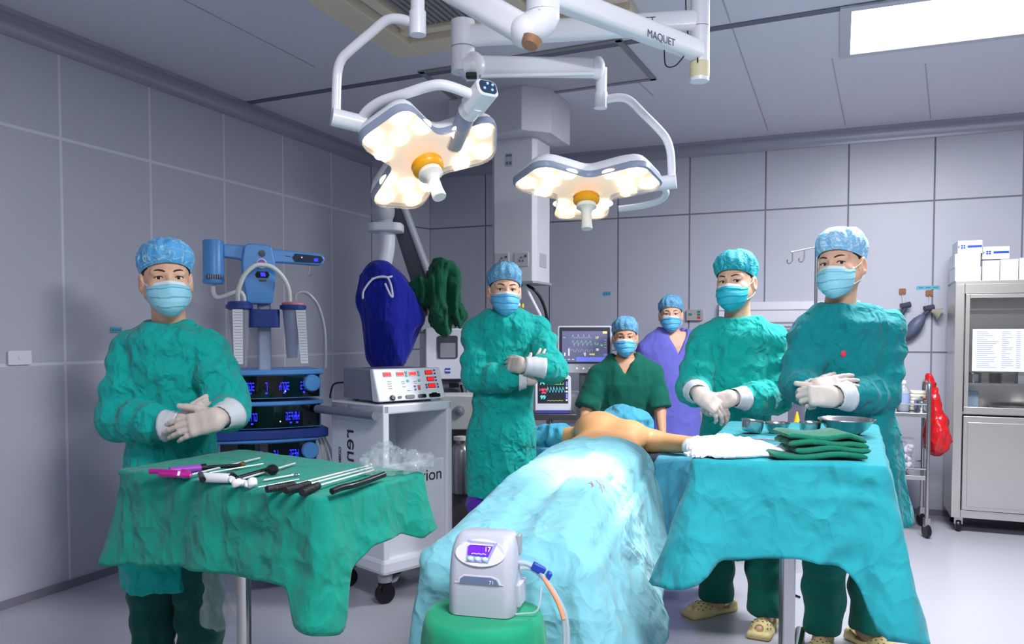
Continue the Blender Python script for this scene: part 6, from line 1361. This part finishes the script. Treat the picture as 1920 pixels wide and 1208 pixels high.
    lo = V([min(p[i] for l in L_ for p in l) - .17 for i in range(3)]); hi = V([max(p[i] for l in L_ for p in l) + .17 for i in range(3)]); lo.z = .03
    vs, fs = sdfmesh(fl_, lo, hi, .011, 1, .008, (7, 7, 5)); obj('trousers', (vs, fs), pantm, o, ang=180, recalc=False)
    if clogs:
        for h_, k_, a_, t_ in L_:
            d_ = V((t_.x - a_.x, t_.y - a_.y, 0)).normalized(); Rm = Matrix((d_, V((-d_.y, d_.x, 0)), UP)).transposed(); c_ = V((a_.x, a_.y, 0))
            def fc(P):
                d = bx(P, (.03, 0, .012), (.135, .044, .012), .012); d = smin(d, bx(P, (.11, 0, .012), (.06, .05, .012), .012), .02)
                u = el(P, (.085, 0, .018), (.082, .050, .048)); u = smax(u, -el(P, (-.03, 0, .06), (.085, .036, .05)), .006); u = smax(u, -rc(P, (.14, 0, .038), (.20, 0, .036), .018, .024), .005)
                d = smin(d, u, .008); d = smin(d, smax(bx(P, (-.075, 0, .03), (.03, .042, .02), .015), -el(P, (-.05, 0, .055), (.04, .034, .035)), .004), .01)
                return smax(d, -P[2], .003)
            vs, fs = sdfmesh(fc, (-.15, -.09, -.02), (.22, .09, .11), .0045, 1); vs = vs @ np.array(Rm.transposed()) + np.array(c_); vs[:, 2] = np.maximum(vs[:, 2], .001)
            cg = obj('clog', (vs, fs), M_CLOG, o, ang=180, recalc=False); WL[cg.name] = WL[o.name]; mb = MB()
            for i in range(5):
                for j in range(5):
                    a = -.9 + 1.8 * j / 4 + (.2 if i % 2 else 0); x_ = .05 + .02 * i; u_ = (x_ - .085) / .083; r_ = math.sqrt(max(0, 1 - u_ * u_)); p = V((x_, .0505 * r_ * sin(a), .018 + .0485 * r_ * cos(a)))
                    if abs(p.y) > .02 or x_ < .12: mb.ell(c_ + Rm @ p, (.0042, .0042, .0025), Rm, 8, 4)
            obj('vent_hole', mb, mat('hole_dark', (120, 100, 70), .8), cg, ang=60)
    # --- eyes, brows, hair
    for sg in (-1, 1):
        mb = MB(); Re = R @ Matrix.Rotation(sg * .32, 3, 'Z'); mb.ell(hw((sg * .031, -.0745, -.0005)), (.0135 * hs, .0095 * hs, .0058 * hs), Re, 18, 12); e = obj('eye', mb, M_EYE, o, ang=180); WL[e.name] = WL[o.name]
        gz = R.transposed() @ (V((0, 0, H)) - hc).normalized(); mb = MB(); mb.ell(hw((sg * .0305 + .011 * gz.x, -.0802 + .0012 * abs(gz.x), .003 * gz.z)), (.0064 * hs, .0056 * hs, .0056 * hs), R, 14, 10); obj('iris', mb, M_IRIS, e, ang=180)
        mb = MB(); mb.tube(smoothpath([hw((sg * .0165, -.083, -.0015)), hw((sg * .024, -.0868, .0045)), hw((sg * .032, -.0858, .0055)), hw((sg * .040, -.0808, .0035)), hw((sg * .046, -.0745, .0))], 5), .0014 * hs, 8); obj('lash_line', mb, M_HAIR, e, ang=60)
        mb = MB(); P_ = smoothpath([hw((sg * .013, -.0905, .020)), hw((sg * .024, -.0905, .0245)), hw((sg * .037, -.084, .0265)), hw((sg * .049, -.073, .022))], 6); n_ = len(P_)
        mb.tube(P_, [hs * (.0042 * (1 - .75 * (i / (n_ - 1)) ** 1.6)) for i in range(n_)], 10, flat=.7); obj('eyebrow', mb, M_HAIR, o, ang=60)
    mb = MB()
    def hair(u, v):
        a = rad(52) + rad(256) * u; z_ = -.045 + .115 * v - (0 if .12 < u < .88 else .0); r = math.sqrt(max(.05, 1 - ((z_ - .04) / .09) ** 2)); return hw((.0785 * sin(a) * r, .014 - .0985 * cos(a) * r * (1 if cos(a) < 0 else .93), z_ + (.02 * (1 - v) if u < .1 or u > .9 else 0)))
    mb.grid(hair, 30, 8); obj('hair', mb, M_HAIR, o, ang=180, solid=.003)
    # --- bouffant cap
    def capf():
        nu, nv = 72, 22; R_ = []
        for j in range(nv + 1):
            t = j / nv; ring = []
            for i in range(nu):
                a = 2 * pi * i / nu; fr = -cos(a)                                          # +1 at the forehead... a = 0 faces back
                zr = -.014 + .064 * (.5 + .5 * fr) ** 1.1; zt = .142
                ph = t * pi / 2; puff = 1 + .19 * capsz * sin(min(1, t * 2.6) * pi / 2) ** .8 * (1 - .35 * t)
                rr = cos(ph) ** .62 * puff; z_ = zr + (zt - zr) * sin(ph) ** .9
                fold = .004 * sin(a * 17 + 2 * sin(a * 3)) * (1 - t) * min(1, t * 4 + .25)
                if t > .98: rr = .02
                ring.append(V(((.079 + fold) * rr * sin(a), .014 + (.102 + fold) * rr * cos(a), z_)))
            R_.append(ring)
        A = np.array([list(p) for r in R_ for p in r]); n = A / np.linalg.norm(A, axis=1)[:, None]
        k = np.minimum(1, np.repeat(np.arange(nv + 1) / nv, nu) * 5)
        A = A + n * ((ridge(A * 34 + 2 * vnoise(A * 22 + 3 * yaw)[:, None]) - .3) * .007 * k)[:, None] + n * ((vnoise(A * 15 + 9 * hs) - .5) * .016 * k)[:, None]
        return [tuple(hw(p)) for p in A], nu, nv
    vs, nu, nv = capf(); mb = MB(); mb.rings([vs[j * nu:(j + 1) * nu] for j in range(nv + 1)], True, False); mb.f.append(tuple(range(nv * nu, (nv + 1) * nu))); mb.m.append(0)
    cp = obj('bouffant_cap', mb, capm, o, ang=180, sub=1, solid=.001); WL[cp.name] = WL[o.name]
    # --- mask with pleats and ear loops
    def mk(u, v):
        a = rad(-72 + 144 * u); z_ = (-.020 + .009 * cos(a) ** 4) * (1 - v) + (-.129 + .034 * (1 - cos(a))) * v
        b_ = np.interp(v, [0, .12, .35, .6, .8, .92, 1], [.093, .108, .1215, .122, .113, .099, .084]); w_ = np.interp(v, [0, .3, .55, .75, .9, 1], [.0715, .073, .070, .063, .052, .041])
        pl = .0055 * (((v + .012 * sin(5 * a)) * 3.6 + .3) % 1.0) ** 1.3 * (cos(a) ** .5) * (0.12 < v < .9); nose = .012 * math.exp(-(a / .28) ** 2) * np.interp(v, [0, .2, .5], [1, .8, 0])
        return hw(((w_ + pl) * sin(a), .0 - (b_ + pl + nose) * cos(a) ** .8 * 1.0 - .004, z_))
    mb = MB(); mb.grid(mk, 34, 40); m_ = obj('face_mask', mb, maskm, o, ang=50, solid=.0012); WL[m_.name] = WL[o.name]
    mb = MB(); mb.grid(lambda u, v: mk(u, -.01 + .10 * v) + R @ V((0, -.0014, 0)), 34, 3); obj('top_band', mb, M_MKW, m_, ang=60, solid=.0008)
    for sg, u in ((-1, 0), (1, 1)):
        mb = MB(); mb.tube(smoothpath([mk(u, .03), hw((sg * .079, -.012, -.004)), hw((sg * .082, .014, .020)), hw((sg * .084, .030, .0)), hw((sg * .080, .022, -.04)), hw((sg * .076, -.006, -.062)), mk(u, .72)], 6), .0015, 6); obj('ear_loop', mb, M_MKW, m_, ang=60)
    return o, J, g
def tilt_glove(o, Y, w, t, dorsal, side, cd, **k): return glove(o, at(w[0], w[1], Y + w[2]), at(t[0], t[1], Y + t[2]), dorsal, side, cuffdir=at(cd[0], cd[1], Y + cd[2]), **k)

# --- the man at the instrument table
YA = 2.98
o, J, g = person('man in teal gown, blue cap and pale mask, arms folded, behind the instrument table', YA, (312, 524), rad(29), 1.07,
    [(608, 276, 356, .078), (620, 262, 376, .10), (638, 240, 398, .12), (665, 230, 410, .135), (720, 236, 406, .14), (790, 246, 402, .135), (850, 243, 400, .132), (868, 241, 400, .14), (1000, 238, 394, .15), (1092, 236, 390, .16)],
    dict(a=[(252, 660, 0), (226, 785, -.03), (325, 800, -.22)], b=[(390, 660, 0), (430, 768, -.05), (418, 782, -.21)]), 'surgical_gown', G1, CAPB, MK1,
    [(288, 288, 0, (-.02, -.14)), (375, 380, -.02, (.03, -.14))], PANTD, 1092, roll=rad(-2), rs=(.083, .080, .047), capsz=1.15)
tilt_glove(o, YA, (408, 786, -.262), (330, 806, -.285), (0.1, -.9, .35), -1, (440, 772, -.17), curl=(.14, .22, .18), spread=.03, thumb=(.85, .55, .0), s=1.08)
tilt_glove(o, YA, (345, 795, -.225), (396, 760, -.185), (0, -1, .1), 1, (290, 800, -.2), curl=(.8, 1.1, .9), thumb=(.95, .25, -.3), tcurl=.5, s=1.0)
# --- the man with crossed arms
YB = 4.05
o, J, g = person('man in teal gown with arms crossed high, standing by the ceiling pendant', YB, (946, 545), rad(8), 1.0,
    [(584, 914, 974, .07), (596, 899, 993, .1), (612, 884, 1010, .12), (640, 878, 1016, .13), (700, 880, 1008, .135), (770, 880, 1003, .132), (800, 877, 1003, .135), (812, 875, 1004, .14), (880, 873, 1005, .145), (928, 875, 1004, .15)],
    dict(a=[(894, 624, 0), (893, 708, -.05), (982, 712, -.21)], b=[(1006, 622, 0), (1036, 692, -.08), (1008, 688, -.24)]), 'surgical_gown', G1, CAPD, MK2,
    [(912, 908, 0, (-.03, -.14)), (968, 972, .03, (.04, -.14))], PANTP, 928, rs=(.074, .072, .046), roll=rad(2))
tilt_glove(o, YB, (978, 685, -.250), (920, 681, -.09), (0.05, -1, .15), -1, (1024, 690, -.22), curl=(.3, .4, .3), thumb=(.95, .2, -.25), s=.98, cuff=.115)
tilt_glove(o, YB, (992, 712, -.20), (1024, 664, -.17), (.2, -1, 0), 1, (950, 712, -.2), curl=(.1, .2, .15), thumb=(.9, .35, -.2), s=.98, cuff=.05)
# --- the second man from the right
YD = 3.65
o, J, g = person('man in bright teal gown and teal cap, hands clasped, second from the right', YD, (1379, 530), rad(-34), 1.03,
    [(597, 1343, 1425, .078), (612, 1322, 1440, .1), (630, 1306, 1458, .12), (662, 1304, 1460, .135), (720, 1310, 1456, .14), (790, 1313, 1448, .135), (835, 1313, 1448, .135), (848, 1311, 1450, .142), (950, 1311, 1450, .15), (1035, 1313, 1450, .155)],
    dict(a=[(1322, 640, 0), (1302, 728, -.04), (1308, 742, -.19)], b=[(1446, 640, .0), (1452, 745, -.02), (1386, 748, -.21)]), 'surgical_gown', G1, CAPG, MK3,
    [(1345, 1350, .08, (-.10, -.05)), (1418, 1420, -.12, (-.06, -.11))], PANT, 1035, rs=(.080, .076, .047), roll=rad(-3), capsz=1.2)
tilt_glove(o, YD, (1312, 740, -.255), (1362, 778, -.275), (.15, -.8, .6), 1, (1298, 728, -.14), curl=(.3, .4, .3), spread=.02, thumb=(.75, .55, -.2), s=1.08, cuff=.05)
tilt_glove(o, YD, (1372, 746, -.235), (1322, 762, -.225), (0, -.7, .6), -1, (1420, 748, -.16), curl=(.5, .7, .5), thumb=(.8, .4, -.3), s=1.0)
# --- the rightmost man
YE = 3.30
o, J, g = person('man in darker teal gown with red dot on the chest, at the far right', YE, (1576, 497), rad(-43), 1.08,
    [(572, 1533, 1618, .08), (588, 1515, 1648, .1), (605, 1503, 1668, .125), (640, 1500, 1676, .14), (700, 1506, 1684, .145), (770, 1510, 1678, .14), (800, 1512, 1676, .14), (812, 1510, 1679, .147), (880, 1509, 1688, .152), (975, 1510, 1704, .165)],
    dict(a=[(1522, 622, 0), (1502, 718, -.05), (1512, 735, -.19)], b=[(1658, 618, 0), (1648, 736, -.02), (1585, 742, -.21)]), 'surgical_gown', G2, CAPL, MK1,
    [(1545, 1542, .0, (-.06, -.13)), (1630, 1634, .02, (.05, -.13))], PANT, 975, rs=(.084, .08, .048), roll=rad(-4), capsz=1.1)
c = at(1587, 664, YE - .14); A = np.array([list(v.co + WL[o.name]) for v in g.data.vertices]); c.y = A[(abs(A[:, 0] - c.x) < .012) & (abs(A[:, 2] - c.z) < .012)][:, 1].min(); mb = MB(); mb.ell(c + V((0, .003, 0)), (.012, .005, .015), None, 16, 10); obj('red_dot', mb, mat('red_mark', (226, 64, 90), .6), g, ang=180)
tilt_glove(o, YE, (1562, 744, -.265), (1504, 742, -.275), (.0, -.85, .4), -1, (1610, 742, -.19), curl=(.8, 1.0, .7), spread=.02, thumb=(.95, .35, -.25), s=1.08)
tilt_glove(o, YE, (1532, 728, -.235), (1596, 716, -.22), (0, -.8, .6), 1, (1505, 735, -.14), curl=(.1, .15, .1), thumb=(.8, .4, -.3), s=1.04, cuff=.05)
# --- the two at the head of the table
YC = 5.25
o, J, g = person('man in dark green v-neck scrubs leaning at the patient\'s head', YC, (1172, 633), rad(-7), .98,
    [(664, 1150, 1196, .075), (678, 1132, 1214, .1), (694, 1118, 1228, .115), (720, 1116, 1230, .125), (760, 1117, 1228, .125, .03), (800, 1118, 1228, .13, .07), (880, 1116, 1230, .13, .12)],
    dict(a=[(1124, 704, 0), (1098, 772, -.07), (1092, 815, -.22)], b=[(1222, 702, 0), (1238, 772, -.07), (1242, 815, -.2)]), 'scrub_top', SCG, CAPD, MK2,
    [(1145, 1145, .1, (-.02, -.14)), (1200, 1205, .1, (.02, -.14))], PANTD, 880, sleeve='short', vneck=(701, .085, 1168), skin=SKIN2, dyleg=.18, rs=(.072, .078, .05), clogs=False, wr=.006)
YF = 5.75
o, J, g = person('man in purple v-neck scrubs standing behind the man in dark green', YF, (1258, 590), rad(-10), 1.0,
    [(616, 1236, 1284, .08), (630, 1216, 1304, .1), (648, 1206, 1316, .12), (690, 1206, 1314, .13), (760, 1210, 1312, .13), (820, 1210, 1312, .14), (880, 1208, 1314, .145)],
    dict(a=[(1214, 658, 0), (1202, 735, .03), (1206, 800, -.04)], b=[(1306, 658, 0), (1322, 735, .03), (1326, 800, -.04)]), 'scrub_top', SCP, CAPD, MK2,
    [(1236, 1232, .0, (-.02, -.14)), (1284, 1290, .0, (.02, -.14))], PANTP, 880, sleeve='short', vneck=(668, .085, 1266), rs=(.074, .08, .05), clogs=False, wr=.005)

# --- the patient
def PM(p): return b0 + BB * p[0] + BA * p[1] + UP * p[2]
def fpat(P):
    x, y = P[0] - b0.x, P[1] - b0.y; Q = (x * BB.x + y * BB.y, x * BA.x + y * BA.y, P[2])
    d = el(Q, (.25, 1.72, .775), (.165, .36, .075)); d = smin(d, el(Q, (.19, 1.99, .825), (.125, .15, .095)), .05); d = smin(d, el(Q, (.345, 1.94, .805), (.10, .15, .08)), .05)
    d = smin(d, rc(Q, (.40, 2.02, .775), (.455, 2.0, .775), .068, .058), .03); d = smin(d, rc(Q, (.455, 2.0, .775), (.68, 1.96, .765), .052, .042), .03); d = smin(d, rc(Q, (.68, 1.96, .765), (.9, 2.02, .755), .042, .028), .02)
    d = smin(d, rc(Q, (.10, 2.06, .78), (-.08, 2.12, .765), .055, .044), .04); d = smin(d, rc(Q, (-.08, 2.12, .765), (-.27, 2.16, .755), .042, .028), .02)
    d = smin(d, rc(Q, (.25, 2.12, .78), (.25, 2.26, .79), .06, .055), .03); d = smin(d, el(Q, (.25, 2.36, .80), (.075, .11, .09)), .02)
    for sx in (.15, .35): d = smin(d, rc(Q, (sx, 1.42, .76), (sx, .75, .745), .072, .052), .04); d = smin(d, rc(Q, (sx, .75, .745), (sx, .22, .735), .05, .035), .02); d = smin(d, rc(Q, (sx, .22, .735), (sx, .18, .80 - .06), .03, .022), .02)
    for (wx, wy, dx) in ((.9, 2.02, 1), (-.27, 2.16, -1)):
        d = smin(d, bx(Q, (wx + dx * .05, wy + .01, .752), (.045, .036, .014), .013), .02)
        for k in range(4): d = smin(d, rc(Q, (wx + dx * .09, wy - .02 + .02 * k, .752), (wx + dx * (.145 + .012 * (k in (1, 2))), wy - .022 + .022 * k, .746), .009, .008), .008)
    return d
ends = [PM(p) for p in ((-.5, 2.3, .7), (1.1, 2.2, .7), (.1, .1, .7), (.5, 2.6, .9))]
lo = [min(p[i] for p in ends) - .05 for i in range(2)] + [.66]; hi = [max(p[i] for p in ends) + .05 for i in range(2)] + [.95]
vs, fs = sdfmesh(fpat, lo, hi, .0095, 2)
po = obj('person', (vs, fs), SKINP, None, 'bare-chested patient lying on the operating table with arms stretched out', 'person', ang=180, recalc=False)
mb = MB(); mb.ell(PM((.335, 1.80, .835)), (.035, .05, .006)); 
def fsl(P):
    x, y = P[0] - b0.x, P[1] - b0.y; Q = (x * BB.x + y * BB.y, x * BA.x + y * BA.y, P[2]); return rc(Q, (-.03, 2.105, .765), (-.24, 2.155, .755), .068, .055, .005, 0, 90)
c0 = PM((-.14, 2.13, .76)); vs, fs = sdfmesh(fsl, (c0.x - .3, c0.y - .25, c0.z - .12), (c0.x + .3, c0.y + .25, c0.z + .14), .0085, 1, .012, (16, 16, 16)); obj('arm_wrap', (vs, fs), M_SHEETD, po, ang=180, recalc=False)
def fhd(P):
    x, y = P[0] - b0.x, P[1] - b0.y; Q = (x * BB.x + y * BB.y, x * BA.x + y * BA.y, P[2]); d = el(Q, (.28, 2.35, .78), (.15, .16, .125)); d = smin(d, rc(Q, (.25, 2.35, .83), (.36, 2.33, .80), .06, .05), .06); return smax(d, .705 - P[2], .02)
c0 = PM((.29, 2.35, .78)); vs, fs = sdfmesh(fhd, (c0.x - .3, c0.y - .3, .68), (c0.x + .3, c0.y + .3, 1.0), .009, 2, .016, (10, 10, 10)); obj('head_cloth', (vs, fs), M_SHEETD, None, 'blue cloth tented over the patient\'s head', 'cloth', ang=180, recalc=False)
for lab, m_, cc_ in ():
    pass
